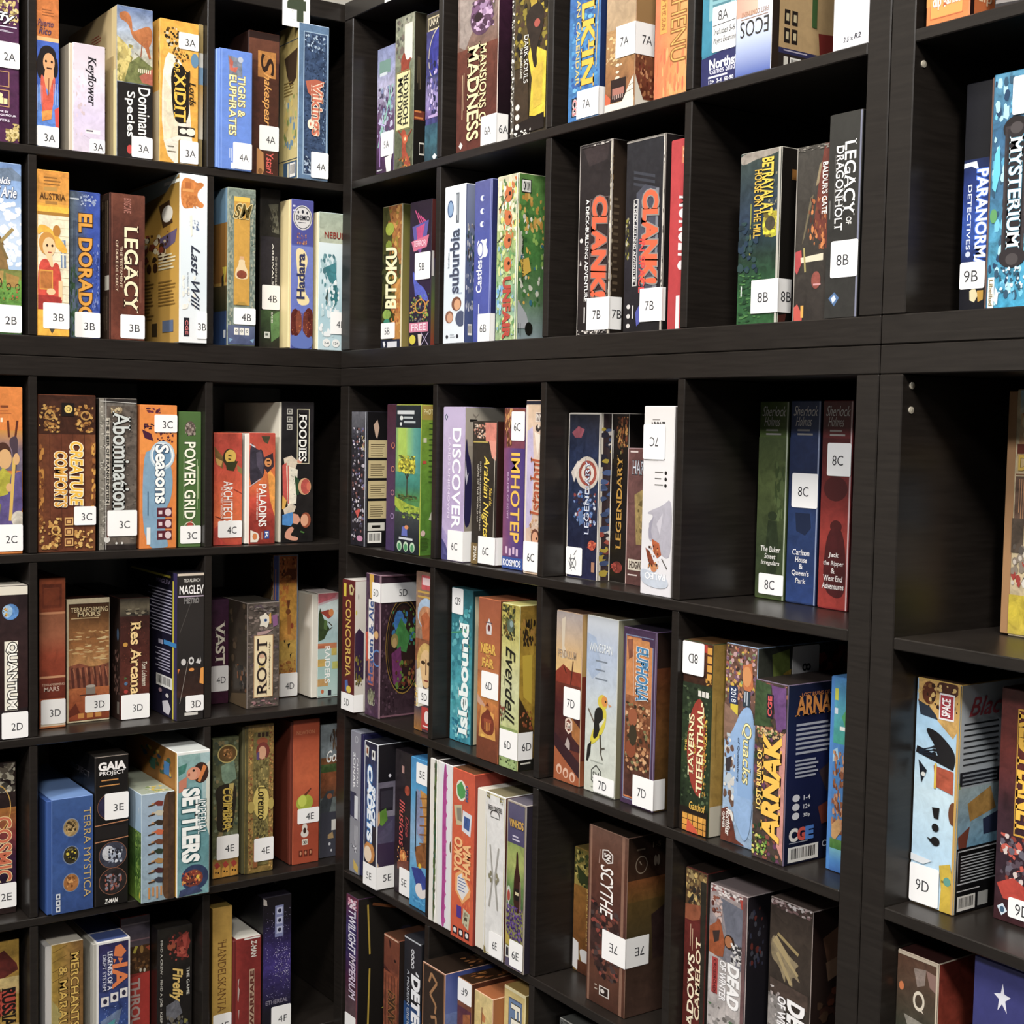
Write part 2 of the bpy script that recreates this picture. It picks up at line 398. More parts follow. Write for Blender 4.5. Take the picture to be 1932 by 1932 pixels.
def FIG(cx, v0, v1, w, cloth, skin, hair):
    hh = (v1 - v0) * .14
    return [P(cloth, cx - w * .3, v0 + hh * 1.7, cx + w * .3, v0 + hh * 1.7, cx + w * .5, v1, cx - w * .5, v1)] + HD(cx, v0 + hh, w * .2, hh * .75, skin, hair)

SERIF = {'LEGACY', 'TERRA MYSTICA', 'MANSIONS OF', 'MADNESS', 'ARKHAM', 'HORROR', 'DARK SOULS', 'CONCORDIA', 'ROOT', 'MERCHANTS', '& MARAUDERS', 'THE TESTAMENT', 'OF DUKE DE CRECY', 'AUSTRIA', 'Keyflower', 'FOODIES', 'LEGENDARY', 'DRAGONHOLT', 'The Baker', 'Street', 'Irregulars', 'Carlton', 'House', "Queen's", 'Park', 'Jack', 'the Ripper', 'West End', 'Adventures', 'VINHOS', 'VAST', 'NEAR', 'FAR',
         'Heaven & Ale', 'Islebound', 'COIMBRA', 'Lorenzo', 'RED PLANET', 'MYSTERIUM', 'TAVERNS', 'SHADOWS', 'CAMELOT', 'Res Arcana', 'Vikings', 'Istanbul', 'Quacks', "'HANDELSKANTA", 'XIDIT', 'Lords', 'Abomination', 'THE HEIR OF FRANKENSTEIN', 'THE GAME', 'VITICULTURE', 'RUSSIAN', 'RAILROADS', "TZOLK'IN", 'HOGWARTS', 'HARRY', 'EUPHORIA', 'ARNAK'}
_tx = {}
def text_mesh(s, off):
    k = (s, off)
    if k not in _tx:
        cu = bpy.data.curves.new('lettering', 'FONT'); cu.body = s; cu.resolution_u = 3; cu.offset = off; cu.fill_mode = 'FRONT'
        ob = bpy.data.objects.new('lettering', cu)
        me = bpy.data.meshes.new_from_object(ob)
        vs = [tuple(v.co) for v in me.vertices]; fs = [tuple(p.vertices) for p in me.polygons]
        if s in SERIF:                           # a little foot at every short level stem end
            cnt = {}
            for f in fs:
                for a, b in zip(f, f[1:] + f[:1]): e = (min(a, b), max(a, b)); cnt[e] = cnt.get(e, 0) + 1
            for (a, b), n in cnt.items():
                xa, xb = sorted((vs[a][0], vs[b][0]))
                if n == 1 and abs(vs[a][1] - vs[b][1]) < .004 and .03 < xb - xa < .2:
                    y = vs[a][1]; up = y < .3; g = .055 + off; h = .045
                    y0, y1 = (y, y + h) if up else (y - h, y)
                    i = len(vs); vs += [(xa - g, y0, 0), (xb + g, y0, 0), (xb + g, y1, 0), (xa - g, y1, 0)]; fs.append((i, i + 1, i + 2, i + 3))
        _tx[k] = (vs, fs)
        bpy.data.objects.remove(ob); bpy.data.curves.remove(cu); bpy.data.meshes.remove(me)
    return _tx[k]
def put_text(mb, F, a, h):
    _, s, u0, v0, u1, v1, c, m, out, sh, b, ow = a
    bv, _f = text_mesh(s, 0)
    X = [x + sh * y for x, y, z in bv]; Y = [y for x, y, z in bv]
    if not X: return
    x0, x1, y0, y1 = min(X), max(X), min(Y), max(Y)
    def lay(off, col, hh):
        vs, fs = text_mesh(s, off)
        pts = []
        for x, y, z in vs:
            tx = (x + sh * y - x0) / (x1 - x0); ty = (y - y0) / (y1 - y0)
            if m == 'h': u = u0 + (u1 - u0) * tx; v = v1 - (v1 - v0) * ty
            elif m == 'd': v = v0 + (v1 - v0) * tx; u = u0 + (u1 - u0) * ty
            elif m == 'u': v = v1 - (v1 - v0) * tx; u = u1 - (u1 - u0) * ty
            else: u = u1 - (u1 - u0) * tx; v = v0 + (v1 - v0) * ty
            pts.append(F.at(min(max(u, .004), .996), min(max(v, .003), .997), hh))
        i = len(mb.v); mb.v += [tuple(p) for p in pts]; mb.c += [col] * len(pts)
        for f in fs:
            q = [i + k for k in f]
            nn = (pts[f[1]] - pts[f[0]]).cross(pts[f[2]] - pts[f[0]])
            mb.f.append(tuple(q if nn.dot(F.N) > 0 else q[::-1]))
    if out: lay(ow, hx(out), h)
    lay(b, hx(c), h + EPS * 1.5)

def clipc(p): return (min(max(p[0], .006), .994), min(max(p[1], .004), .996))
def put_art(mb, F, art):
    """draws flat print onto face F into mb; returns the text entries for the lettering part"""
    texts = []
    def flat(a):
        for x in a:
            if isinstance(x, list): yield from flat(x)
            else: yield x
    def pl(pts, cols):
        F.k += 1
        q = [F.at(*clipc(p), EPS * F.k) for p in pts]
        nn = Vector((0, 0, 0))
        for i in range(len(q)): nn += (q[i] - q[0]).cross(q[(i + 1) % len(q)] - q[0])
        if nn.dot(F.N) < 0:
            q = q[::-1]
            if isinstance(cols, list): cols = cols[::-1]
        mb.poly(q, cols)
    for a in flat(art):
        k = a[0]
        if k == 't': texts.append(a)
        elif k == 'p': pl(a[1], hx(a[2]))
        elif k == 'g':
            _, u0, v0, u1, v1, cs, hz = a; n = len(cs) - 1
            F.k += 1
            for i in range(n):
                c0, c1 = hx(cs[i]), hx(cs[i + 1]); t0, t1 = i / n, (i + 1) / n
                F.k -= 1
                if hz: pl([(u0 + (u1 - u0) * t0, v0), (u0 + (u1 - u0) * t1, v0), (u0 + (u1 - u0) * t1, v1), (u0 + (u1 - u0) * t0, v1)], [c0, c1, c1, c0])
                else: pl([(u0, v0 + (v1 - v0) * t0), (u1, v0 + (v1 - v0) * t0), (u1, v0 + (v1 - v0) * t1), (u0, v0 + (v1 - v0) * t1)], [c0, c0, c1, c1])
        elif k == 'b':
            _, u0, v0, u1, v1, n, su, sv, cs, seed = a; rg = random.Random(seed)
            k0 = F.k; n = int(n * 2.6); su *= .62; sv *= .62
            for i in range(n):
                cx = rg.uniform(u0, u1); cy = rg.uniform(v0, v1); q = rg.uniform(.5, 1.25); th = rg.uniform(0, 6.28); m = rg.choice((6, 7, 8, 9, 10))
                pts = []
                for j in range(m):
                    t = th + 6.28319 * j / m; rr = q * rg.uniform(.7, 1.15)
                    pts.append((min(max(cx + su * rr * math.cos(t), u0), u1), min(max(cy + sv * rr * math.sin(t), v0), v1)))
                F.k = k0 + i * .1
                pl(pts, hx(rg.choice(cs)))
            F.k = k0 + n * .1 + 1
        elif k == 'ring':
            _, cx, cy, rx, ry, t, c = a; n = 24; k0 = F.k + 1
            for i in range(n):
                a0, a1 = 6.28319 * i / n, 6.28319 * (i + 1) / n; F.k = k0 - 1; q = 1 - t
                pl([(cx + rx * math.cos(a0), cy + ry * math.sin(a0)), (cx + rx * math.cos(a1), cy + ry * math.sin(a1)), (cx + rx * q * math.cos(a1), cy + ry * q * math.sin(a1)), (cx + rx * q * math.cos(a0), cy + ry * q * math.sin(a0))], hx(c))
        elif k in 'llv':
            _, u0, v0, u1, v1, n, c, fill, seed = a; rg = random.Random(seed); k0 = F.k
            for i in range(n):
                F.k = k0; e = rg.uniform(.72, 1)
                if k == 'l':
                    y = v0 + (v1 - v0) * i / n; pl([(u0, y), (u0 + (u1 - u0) * e, y), (u0 + (u1 - u0) * e, y + (v1 - v0) / n * fill), (u0, y + (v1 - v0) / n * fill)], hx(c))
                else:
                    x = u0 + (u1 - u0) * i / n; pl([(x, v0), (x + (u1 - u0) / n * fill, v0), (x + (u1 - u0) / n * fill, v0 + (v1 - v0) * e), (x, v0 + (v1 - v0) * e)], hx(c))
        elif k == 'bar':
            _, u0, v0, u1, v1 = a; rg = random.Random(7)
            pl([(u0, v0), (u1, v0), (u1, v1), (u0, v1)], hx('efece4')); k0 = F.k; x = u0 + (u1 - u0) * .1
            while x < u1 - (u1 - u0) * .1:
                ww = (u1 - u0) * rg.choice((.012, .02, .035)); F.k = k0
                pl([(x, v0 + (v1 - v0) * .12), (x + ww, v0 + (v1 - v0) * .12), (x + ww, v0 + (v1 - v0) * .8), (x, v0 + (v1 - v0) * .8)], hx('17130f')); x += ww + (u1 - u0) * rg.choice((.015, .03))
        elif k == 'fr':
            _, u0, v0, u1, v1, tu, tv, c = a; k0 = F.k
            for q in ((u0, v0, u1, v0 + tv), (u0, v1 - tv, u1, v1), (u0, v0 + tv, u0 + tu, v1 - tv), (u1 - tu, v0 + tv, u1, v1 - tv)):
                F.k = k0; pl([(q[0], q[1]), (q[2], q[1]), (q[2], q[3]), (q[0], q[3])], hx(c))
        elif k == 'ln':
            _, u0, v0, u1, v1, t, c = a; lu, lv = F.U.length, F.V.length
            dx, dy = (u1 - u0) * lu, (v1 - v0) * lv; d = math.hypot(dx, dy) or 1; nx, ny = -dy / d * t / 2 / lu, dx / d * t / 2 / lv
            pl([(u0 + nx, v0 + ny), (u1 + nx, v1 + ny), (u1 - nx, v1 - ny), (u0 - nx, v0 - ny)], hx(c))
    return texts

def remap(a, fu, fv):
    """re-scales one print entry: fu, fv map the u and v coordinates"""
    if isinstance(a, list): return [remap(x, fu, fv) for x in a]
    a = list(a); k = a[0]
    if k == 'p': a[1] = [(fu(u), fv(v)) for u, v in a[1]]
    elif k in ('ring', 'b'):
        if k == 'ring': cu, cv, ru, rv = 1, 2, 3, 4
        else: ru, rv = 6, 7
        a[ru] *= abs(fu(.5) - fu(.4)) * 10; a[rv] *= abs(fv(.5) - fv(.4)) * 10
        if k == 'ring': a[1], a[2] = fu(a[1]), fv(a[2])
        else: a[1], a[2], a[3], a[4] = fu(a[1]), fv(a[2]), fu(a[3]), fv(a[4])
    else:
        i = 2 if k == 't' else 1
        a[i], a[i + 1], a[i + 2], a[i + 3] = fu(a[i]), fv(a[i + 1]), fu(a[i + 2]), fv(a[i + 3])
        if k == 'fr': a[5] *= abs(fu(.5) - fu(.4)) * 10; a[6] *= abs(fv(.5) - fv(.4)) * 10
    return tuple(a)
# how much of the depth of a side carries the print near the front, and the print height of tall boxes
SIDEF = dict(marvelblack=.17, photosyn=.125, heaven=.3, suburbia=.1, unfair=.2, clank=.08, arnak=.56, pirate=.44, scythe=.36, betrayal=.24, discover=.17, arkham=.1, everdell=.24, cadets=.14, concordia=.13, teotihuacan=.24, ecos=.42, taverns=.1, euphoria=.09,
             vikings=.32, villagers=.21, root=.33, raiders=.22, legacy=.18, istanbulorange=.14, resarcana=.2, newton=.1, xidit=.1, potion=.12, keyflower=.1, dlp=.5, winterred=.3, winterbrown=.5, hadara=.1, nebula=.1, dinosaur=.12, bitoku=.2)
TALL = dict(buffy=.297, mansions=.297, darksouls=.297, tzolkin=.297, teotihuacan=.297, tekhenu=.297, northstar=.297, ecos=.26, whitebox=.297, dlp=.25, darknine=.26)

# ------------------------------------------------------------------ things
def thing(name, label, cat, loc, rz=0.0, group=None):
    o = bpy.data.objects.new(name, None); COL.objects.link(o); o.empty_display_size = .05
    o.location = loc; o.rotation_euler = (0, 0, rz); o['label'] = label; o['category'] = cat
    if group: o['group'] = group
    return o
def struct(name, x0, x1, y0, y1, z0, z1, m):
    mb = MB(); mb.box(x0, x1, y0, y1, z0, z1, hx('808080'), b=.0005); o = mb.build(name, m); o['kind'] = 'structure'; return o

CELL, DV, TK = .336, .016, .0373
SEAM = 1.47
XL, YB = -.0089, -.2843
DEP = .39
struct('floor', -.95, 5.6, -5.6, 1.0, -.06, -.0005, FLOORM)
struct('ceiling', -.95, 5.6, -5.6, 1.0, CEIL, CEIL + .06, CEILM)
struct('wall_left', -.95, XL - DEP - .012, -5.6, 1.0, -.0005, CEIL, WALLM)
struct('wall_back', XL - DEP - .012, 5.6, DEP + .012, 1.0, -.0005, CEIL, WALLD)

CAPM = mat_plain('screw_cap_metal', (.42, .38, .30), .45)
def shelf_unit(label, ncol, nrow, loc, rz, group):
    """cube shelf: local x along the front, front at y=0, base at z=0"""
    W = 2 * TK + ncol * CELL + (ncol - 1) * DV; Hh = 2 * TK + nrow * CELL + (nrow - 1) * DV
    t = thing('cube_shelf_unit', label, 'shelf', loc, rz, group)
    k = hx('ffffff')
    def part(name, *a):
        mb = MB(); mb.box(*a, k, b=.0014); return mb.build(name, LAM, t)
    e = .0004
    part('bottom_panel', 0, W, 0, DEP, 0, TK); part('top_panel', 0, W, 0, DEP, Hh - TK, Hh)
    part('side_panel', 0, TK, 0, DEP, TK + e, Hh - TK - e); part('side_panel', W - TK, W, 0, DEP, TK + e, Hh - TK - e)
    for r in range(nrow - 1):
        z = TK + CELL + r * (CELL + DV); part('shelf_board', TK + e, W - TK - e, 0, DEP, z, z + DV)
    for r in range(nrow):
        z = TK + r * (CELL + DV)
        for c in range(ncol - 1):
            x = TK + CELL + c * (CELL + DV); part('divider', x, x + DV, .0012, DEP, z + e, z + CELL - e)
    return t, W, Hh
def cap(t, x, y, z, ax, r=.0045):
    mb = MB(); n = 14; k = hx('ffffff')
    for i in range(n):
        a0, a1 = 6.28319 * i / n, 6.28319 * (i + 1) / n
        p = lambda a, h: Vector((x + ax * h, y + r * math.cos(a), z + r * math.sin(a)))
        mb.poly([p(a0, 0), p(a1, 0), p(a1, .0015), p(a0, .0015)], k); mb.poly([p(a0, .0015), p(a1, .0015), Vector((x + ax * .0022, y, z))], k)
    mb.build('screw_cap', CAPM, t)
LW = 2 * TK + 4 * CELL + 3 * DV; LH = LW; UH = 2 * TK + 2 * CELL + DV
y_end = YB + CELL + TK            # far end of the left bank
ly0 = y_end - LW
base_z = SEAM - LH
left_lo, _, _ = shelf_unit('tall black-brown cube shelf along the left wall holding rows C to F', 4, 4, (XL, ly0, base_z), math.pi / 2, 'cube shelf units')
left_up, _, _ = shelf_unit('low black-brown cube shelf stacked on the left one, rows A and B', 4, 2, (XL, ly0, SEAM + .0008), math.pi / 2, 'cube shelf units')
mid_lo, _, _ = shelf_unit('tall black-brown cube shelf in the middle holding compartments 5C to 8F', 4, 4, (0, 0, base_z), 0, 'cube shelf units')
mid_up, _, _ = shelf_unit('low black-brown cube shelf stacked in the middle, compartments 5A to 8B', 4, 2, (0, 0, SEAM + .0008), 0, 'cube shelf units')
rt_lo, _, _ = shelf_unit('tall black-brown cube shelf at the right edge with compartments 9C to 9E', 2, 4, (LW + .0015, 0, base_z), 0, 'cube shelf units')
rt_up, _, _ = shelf_unit('low black-brown cube shelf stacked at the right edge, compartments 9A and 9B', 2, 2, (LW + .0015, 0, SEAM + .0008), 0, 'cube shelf units')
for z in (1.418, 1.387): cap(rt_lo, TK, .018, z - base_z, 1)
cap(rt_up, TK, .018, SEAM + TK + CELL - .024 - SEAM, 1)
cap(mid_lo, LW - TK, .02, .365, -1)

ROWZ = {'A': SEAM + TK + CELL + DV + .0008, 'B': SEAM + TK + .0008}
for i, r in enumerate('CDEF'): ROWZ[r] = SEAM - TK - CELL - i * (CELL + DV)

def slab(mb, F, u0, v0, u1, v1, h, th, c, rr=.003):
    """thin rounded card lying on face F"""
    lu, lv = F.U.length, F.V.length; ru, rv = min(rr / lu, (u1 - u0) / 3), min(rr / lv, (v1 - v0) / 3)
    pts = []
    for cx, cy, a0 in ((u1 - ru, v0 + rv, -90), (u1 - ru, v1 - rv, 0), (u0 + ru, v1 - rv, 90), (u0 + ru, v0 + rv, 180)):
        for j in range(5):
            a = math.radians(a0 + 22.5 * j); pts.append((cx + ru * math.cos(a), cy + rv * math.sin(a)))
    top = [F.at(u, v, h + th) for u, v in pts]; bot = [F.at(u, v, h) for u, v in pts]
    n = len(pts)
    nn = Vector((0, 0, 0))
    for i in range(n): nn += (top[i] - top[0]).cross(top[(i + 1) % n] - top[0])
    fl = nn.dot(F.N) < 0
    mb.poly(top[::-1] if fl else top, c)
    for i in range(n):
        q = [bot[i], bot[(i + 1) % n], top[(i + 1) % n], top[i]]
        mb.poly(q[::-1] if fl else q, c)

def game(key, label, base, side=None, top=None, art=(), sart=(), dep=.295, seam=None, smode=None, edge=None, tart=(), scv=.53):
    b, col, row, s, l, r, h = GEO[key]
    w = r - l; dep = min(dep, .384 - s)
    if b == 'L': loc = (XL - s, YB + (col - 4) * (CELL + DV) + (l + r) / 2, ROWZ[row] + .0002); rz = math.pi / 2
    else:
        x0 = TK + (col - 5) * (CELL + DV) if col <= 8 else LW + .0015 + TK
        loc = (x0 + (l + r) / 2, s, ROWZ[row] + .0002); rz = 0
    t = thing('board_game_box', label, 'board game', loc, rz, 'board games in compartment %d%s' % (col, row))
    side = side or base; top = top or side
    if key in SIDEF and sart:
        q = SIDEF[key]
        fs = (lambda u: u if u >= .985 else u * q) if b == 'R' else (lambda u: u if u <= .015 else 1 - (1 - u) * q)
        sart = [remap(a, fs, lambda v: v) for a in sart]
    hv = h
    if key in TALL:
        h = TALL[key]; kv = hv / h
        fv = lambda v: 0.0 if -.0005 <= v <= .0005 else 1 - (1 - v) * kv
        art = [remap(a, lambda u: u, fv) for a in art]; sart = [remap(a, lambda u: u, fv) for a in (sart or ())]
    x0, x1 = -w / 2, w / 2
    mb = MB()
    bx0, bx1 = x0, x1
    if seam:                                     # the tray shows as a slightly smaller slice beside the lid
        sd, sw, sc = seam; m2 = MB()
        if sd == 'L': m2.box(x0, x0 + sw + .01, .002, dep - .002, .0015, h - .002, hx(sc)); bx0 = x0 + sw
        else: m2.box(x1 - sw - .01, x1, .002, dep - .002, .0015, h - .002, hx(sc)); bx1 = x1 - sw
        m2.build('box_tray', CARD, t)
    mb.box(bx0, bx1, 0, dep, 0, h, hx(base), hx(top), hx(side), hx(side), edge=hx(edge or base))
    Ff = Face((bx0, 0, h), (bx1 - bx0, 0, 0), (0, 0, -h), (0, -1, 0))
    tf = put_art(mb, Ff, art)
    if b == 'L': Fs = Face((bx0, dep, h), (0, -dep, 0), (0, 0, -h), (-1, 0, 0))
    else: Fs = Face((bx1, 0, h), (0, dep, 0), (0, 0, -h), (1, 0, 0))
    ts = put_art(mb, Fs, sart or ())
    Ft = Face((bx0, dep, h), (bx1 - bx0, 0, 0), (0, -dep, 0), (0, 0, 1))
    tt = put_art(mb, Ft, tart)
    mb.build('box_lid' if seam else 'printed_box', CARD, t)
    for F, tx, nm in ((Ff, tf, 'title_lettering'), (Fs, ts, 'side_lettering'), (Ft, tt, 'top_lettering')):
        if tx:
            for i, a in enumerate(tx):
                m3 = MB(); put_text(m3, F, a, EPS * (F.k + 2 + i * 2))
                if m3.v: m3.build(nm if i == 0 or abs((a[4] - a[2]) * (a[5] - a[3])) > .04 else nm.replace('title', 'small'), INK, t)
            F.k += 2 + 2 * len(tx)
    for code, u0, v0, u1, v1, wr in STK.get(key, ()):
        if hv != h: v0, v1 = fv(v0), fv(v1)
        mode = smode or 'h'
        hN = EPS * (Ff.k + 2)
        ms = MB(); white = hx('f1efec')
        if wr and bx1 == x1: u1 = 1.0 + (hN + .0003) / w
        slab(ms, Ff, u0, v0, u1, v1, hN, .0003, white, .003 if not wr else .0008)
        if wr:
            hS = EPS * (Fs.k + 2)
            slab(ms, Fs, -.0002 / dep, v0, wr / dep, v1, hS, .0003, white, .0008)
        so = ms.build('location_sticker', PAPER, t)
        mt = MB()
        if code != '-':
            uw = .021 / w; vh = .0145 / h
            if mode == 'h': cu, cv = (u0 + (u1 - u0) * .58, v0 + (v1 - v0) * .56) if b == 'L' else (u0 + (u1 - u0) * .45, v0 + (v1 - v0) * scv)
            else: cu, cv = u0 + (u1 - u0) * .5, v0 + (v1 - v0) * .5
            if cu + uw / 2 > u1: cu = u1 - uw / 2 - .02
            if cu - uw / 2 < u0 : uw = (u1 - u0) * .8; cu = (u0 + u1) / 2
            put_text(mt, Ff, T(code, cu - uw / 2, cv - vh / 2, cu + uw / 2, cv + vh / 2, '38373a', mode, None, 0, -.002), hN + .0004)
            if wr > .024:
                ud = .020 / dep; c2 = min(wr / dep * .6, wr / dep - ud * .3)
                if c2 + ud / 2 <= wr / dep:
                    mw = MB(); put_text(mw, Fs, T(code, c2 - ud / 2, cv - vh / 2, c2 + ud / 2, cv + vh / 2, '38373a', mode, None, 0, -.002), hS + .0004)
                    mw.build('sticker_lettering', INK, so)
            mt.build('sticker_lettering', INK, so)
    return t, Ff, Fs

# ------------------------------------------------------------------ games on the left bank
# row A
game('buffy', 'purple box with gold corner scrolls and a 2A sticker, at the top left edge', '4b1f45.3', '2a1226', None, [
    B(.55, 0, .99, .1, 26, .05, .02, 'c8b06a d9c68a 8f7a3c', 3), B(.8, .1, .99, .17, 8, .04, .015, 'c8b06a d9c68a', 4), T('Buffy', .1, .09, .9, .17, 'f4f0f4', 'h', '24101f', .2), R(.3, .185, .95, .192, 'd8cfe0'), L(.45, .215, .9, .23, 2, 'e6dff0', .4),
    FR(.05, .5, .8, .61, .015, .006, 'b88a5a'), FR(.05, .63, .8, .75, .015, .006, 'b88a5a'), E(.62, .67, .05, .016, 'f0d79a'), R(.56, .685, .68, .73, 'f0d79a'), R(.69, .69, .76, .73, 'f0d79a'),
    T('GAME BY', .5, .775, .78, .79, 'efe6f2'), T('JON GILMOUR', .45, .80, .93, .818, 'efe6f2'), T('BY PLAYERS', .3, .835, .8, .852, 'efe6f2'),
    B(.72, .9, .99, .99, 22, .05, .02, 'c8b06a d9c68a 8f7a3c', 5), B(.86, .86, .99, .91, 8, .04, .015, 'c8b06a', 6)])
game('puerto', 'tall box with orange top and black-haired man in a blue and red robe', '3558a8.2', '1d2f5c', None, [
    R(0, 0, 1, .32, 'c06a1e.3'), T('Puerto', .05, .215, .75, .255, '5a3a52', 'h', None, .3), T('Rico', .1, .262, .65, .305, '4b3350', 'h', None, .3), L(.25, .15, .8, .2, 3, '8a4a14', .4), R(0, .32, 1, .345, 'e8b070'), R(0, .345, 1, .86, '2f57b4.2'),
    P('4f7fd0.3', .05, .64, .35, .55, .65, .58, 1, .66, 1, .87, 0, .87), E(.5, .43, .38, .06, '1c1414'), E(.2, .5, .2, .08, '1c1414'), E(.8, .5, .16, .07, '1c1414'), E(.55, .475, .26, .06, 'd79a63'), P('d79a63', .4, .5, .75, .5, .8, .6, .55, .66, .3, .6),
    P('cf4a2c.3', .15, .56, .32, .55, .5, .72, .72, .56, .88, .56, .65, .83, .25, .83), E(.42, .468, .05, .008, '20120c'), E(.68, .468, .05, .008, '20120c'), R(.45, .505, .68, .514, '3a1a14'), LN(.55, .57, .52, .68, .002, '8a4a28'),
    P('e08a2c.3', .22, .78, .7, .76, .66, .82, .25, .84), P('d2382a', .8, .76, 1, .74, 1, .87, .85, .87), LV(.02, .62, .3, .78, 4, 'a9c4ee', .35, 2), LV(.75, .6, 1, .74, 3, 'a9c4ee', .35, 5)])
game('keyflower', 'low pale lavender box with black vertical title beside the orange topped one', 'd8ccd6.2', 'bfae9c', 'cabfc8', [
    G(.05, 0, 1, 1, 'cfc3cd', 'ddd3dd.1', 'd3c6e0.1', 'd6c9d8.1'), T('Keyflower', .40, .11, .72, .56, '1d1a20', 'd', None, .15), R(.4, .78, .85, .815, 'efe9e6'), L(.42, .785, .7, .81, 1, '6a6470', .6), LN(.35, .84, .8, .9, .001, 'b9a9c0'), B(.1, .3, .4, .9, 8, .06, .03, 'cdb9bd d9c7d6', 4)],
    [LV(.8, .05, 1, .95, 4, '8a7a66', .3)], seam=('L', .006, 'cabda8'))
game('dominant', 'tall box with painted dinosaurs above and white lettering on black below', '7d8694.4', 'c6b288', '3c424c', [
    G(0, 0, 1, .5, '5a6f98.3', 'a7b3c4.3', 'b9b6a2.4', '8d8a5c.5'), P('c9b568.4', 0, .2, .3, .26, .45, .4, .35, .5, 0, .5), B(0, .25, .45, .5, 16, .08, .03, 'b9a55a d8c878 8d8440', 8),
    P('b2672f.3', .05, .05, .3, .03, .42, .09, .42, .17, .6, .14, .95, .1, 1, .2, .85, .27, .6, .23, .42, .2, .33, .12, .2, .1, .08, .09), P('a35a2b.3', .75, .24, .85, .2, .95, .32, .9, .33), LN(.7, .22, .66, .33, .002, '8a4a28'), LN(.5, .3, .7, .33, .002, '8a8470'),
    P('6f7442.5', .35, .37, .6, .32, 1, .38, 1, .5, .2, .5), P('b65f48.3', .62, .45, 1, .39, 1, .5, .7, .49), LV(.6, .4, .98, .43, 7, 'efe6cc', .35), R(0, .505, 1, 1, '1b1716.3'),
    T('Dominant', .6, .525, .92, .87, 'f2efe8', 'd', None, 0, .012), T('Species', .22, .56, .5, .86, 'f2efe8', 'd', None, 0, .012), E(.36, .945, .08, .03, 'c0302a')],
    [G(0, 0, 1, 1, 'b59c6c', 'd2bd8c', 'd9c79c'), R(.9, 0, 1, .42, 'dcc48a'), R(.93, .42, 1, 1, 'efe0a4'), R(.18, .14, .32, .3, '1f1a16'), L(.5, .13, .7, .19, 3, 'a8321f', .3), L(.5, .22, .8, .7, 18, '8a7650', .35)])
game('xidit', 'yellow-orange box with black edged gold title and two 3A stickers', 'e0a12a.2', 'b8954e', 'd8c06a', [
    G(0, 0, 1, .25, 'dd9f25.2', 'e2ab38.2'), P('ece4d2.2', .06, .22, .5, .25, .7, .4, .78, .6, .86, .9, .9, 1, .06, 1), P('e3d6b8.2', .1, .4, .45, .55, .5, .8, .1, .85), B(.1, .05, .5, .22, 14, .07, .02, '4a3510 6b4a14 2a1e0c c9c0a0', 3), B(.3, .2, .75, .3, 10, .05, .015, '4a3510 7a5518 c98a20', 5),
    E(.9, .26, .1, .05, '5d86a4'), P('1e1710', .28, .33, .55, .29, .7, .36, .8, .32, .74, .5, .76, .66, .6, .72, .36, .7, .3, .52), T('XIDIT', .38, .36, .66, .7, 'efb628', 'd', '1e1710', 0, .02), T('OF', .36, .295, .5, .355, 'efb628', 'd', '1e1710'), T('Lords', .76, .42, .92, .58, '231a10', 'd', None, .2),
    R(.47, .735, .9, .8, '2a241f'), E(.6, .767, .09, .02, 'e8e2d2'), E(.8, .767, .12, .026, 'e8e2d2'), L(.2, .88, .42, .95, 2, '7a7260', .2), P('8c6a28', .48, .84, .53, .82, .52, 1, .47, 1)],
    [G(0, 0, 1, .5, 'd8a030', 'e8b24a'), G(0, .5, 1, 1, 'e2d4b4', 'cdb890'), B(.75, .05, 1, .45, 16, .06, .03, '5a4a60 c86a2a efe4c4 332a20', 2), LV(.8, .4, .98, .95, 4, '6a4a28', .25)])
game('slimtan', 'slim tan box edge squeezed between the yellow-orange box and the upright', '8f7d52.2', '8a7748', '8f7d52', [G(0, 0, 1, .2, '9a8450', '8e7a48'), R(0, .2, 1, .35, 'cfcfca'), R(0, .3, 1, .42, '6f93b5'), G(0, .42, 1, .8, 'b98d3a', 'cfcabc')])
game('tigris', 'short cornflower blue box with cream title, leftmost in compartment 4A', '5c84d6.1', '4a6cb8', 'a8c0ea', [
    R(.07, 0, .09, 1, '7fa2e6'), P('7f8694.4', .26, .05, .68, .07, .7, .22, .3, .2), P('c8604a.3', .3, .06, .42, .1, .4, .15, .56, .14, .5, .19, .32, .17), E(.64, .075, .08, .025, 'b9c0cc'),
    T('TIGRIS &', .57, .21, .78, .55, 'f3e6a8', 'd', '8a7a3a', 0, .01), T('EUPHRATES', .3, .21, .52, .71, 'f3e6a8', 'd', '8a7a3a', 0, .01), LV(.32, .82, .42, .93, 2, 'd4def2', .4), R(.36, .94, .48, .99, 'e9edf4')], seam=('L', .005, '6f95e0'))
game('shakespeare', 'dark brown box with gold script title behind the short blue box', '4b2719.3', '2a1610', '3a1e14', [
    R(0, 0, 1, .05, '2c1812'), G(0, .05, 1, .2, '6a3c28.2', '5a301e.2'), R(.3, .13, .88, .31, 'b5772e.3'), T('S', .4, .15, .82, .29, '2b170c', 'd', None, .2), T('hakespeare', .44, .28, .74, .68, 'e0a04a', 'd', None, .35), P('c4884a', .28, .8, .5, .83, .52, .95, .46, 1, .28, 1), E(.4, .96, .07, .02, '8a5a2a'), T('Ystari', .6, .83, .82, .97, 'e4574c', 'd', None, .2)])
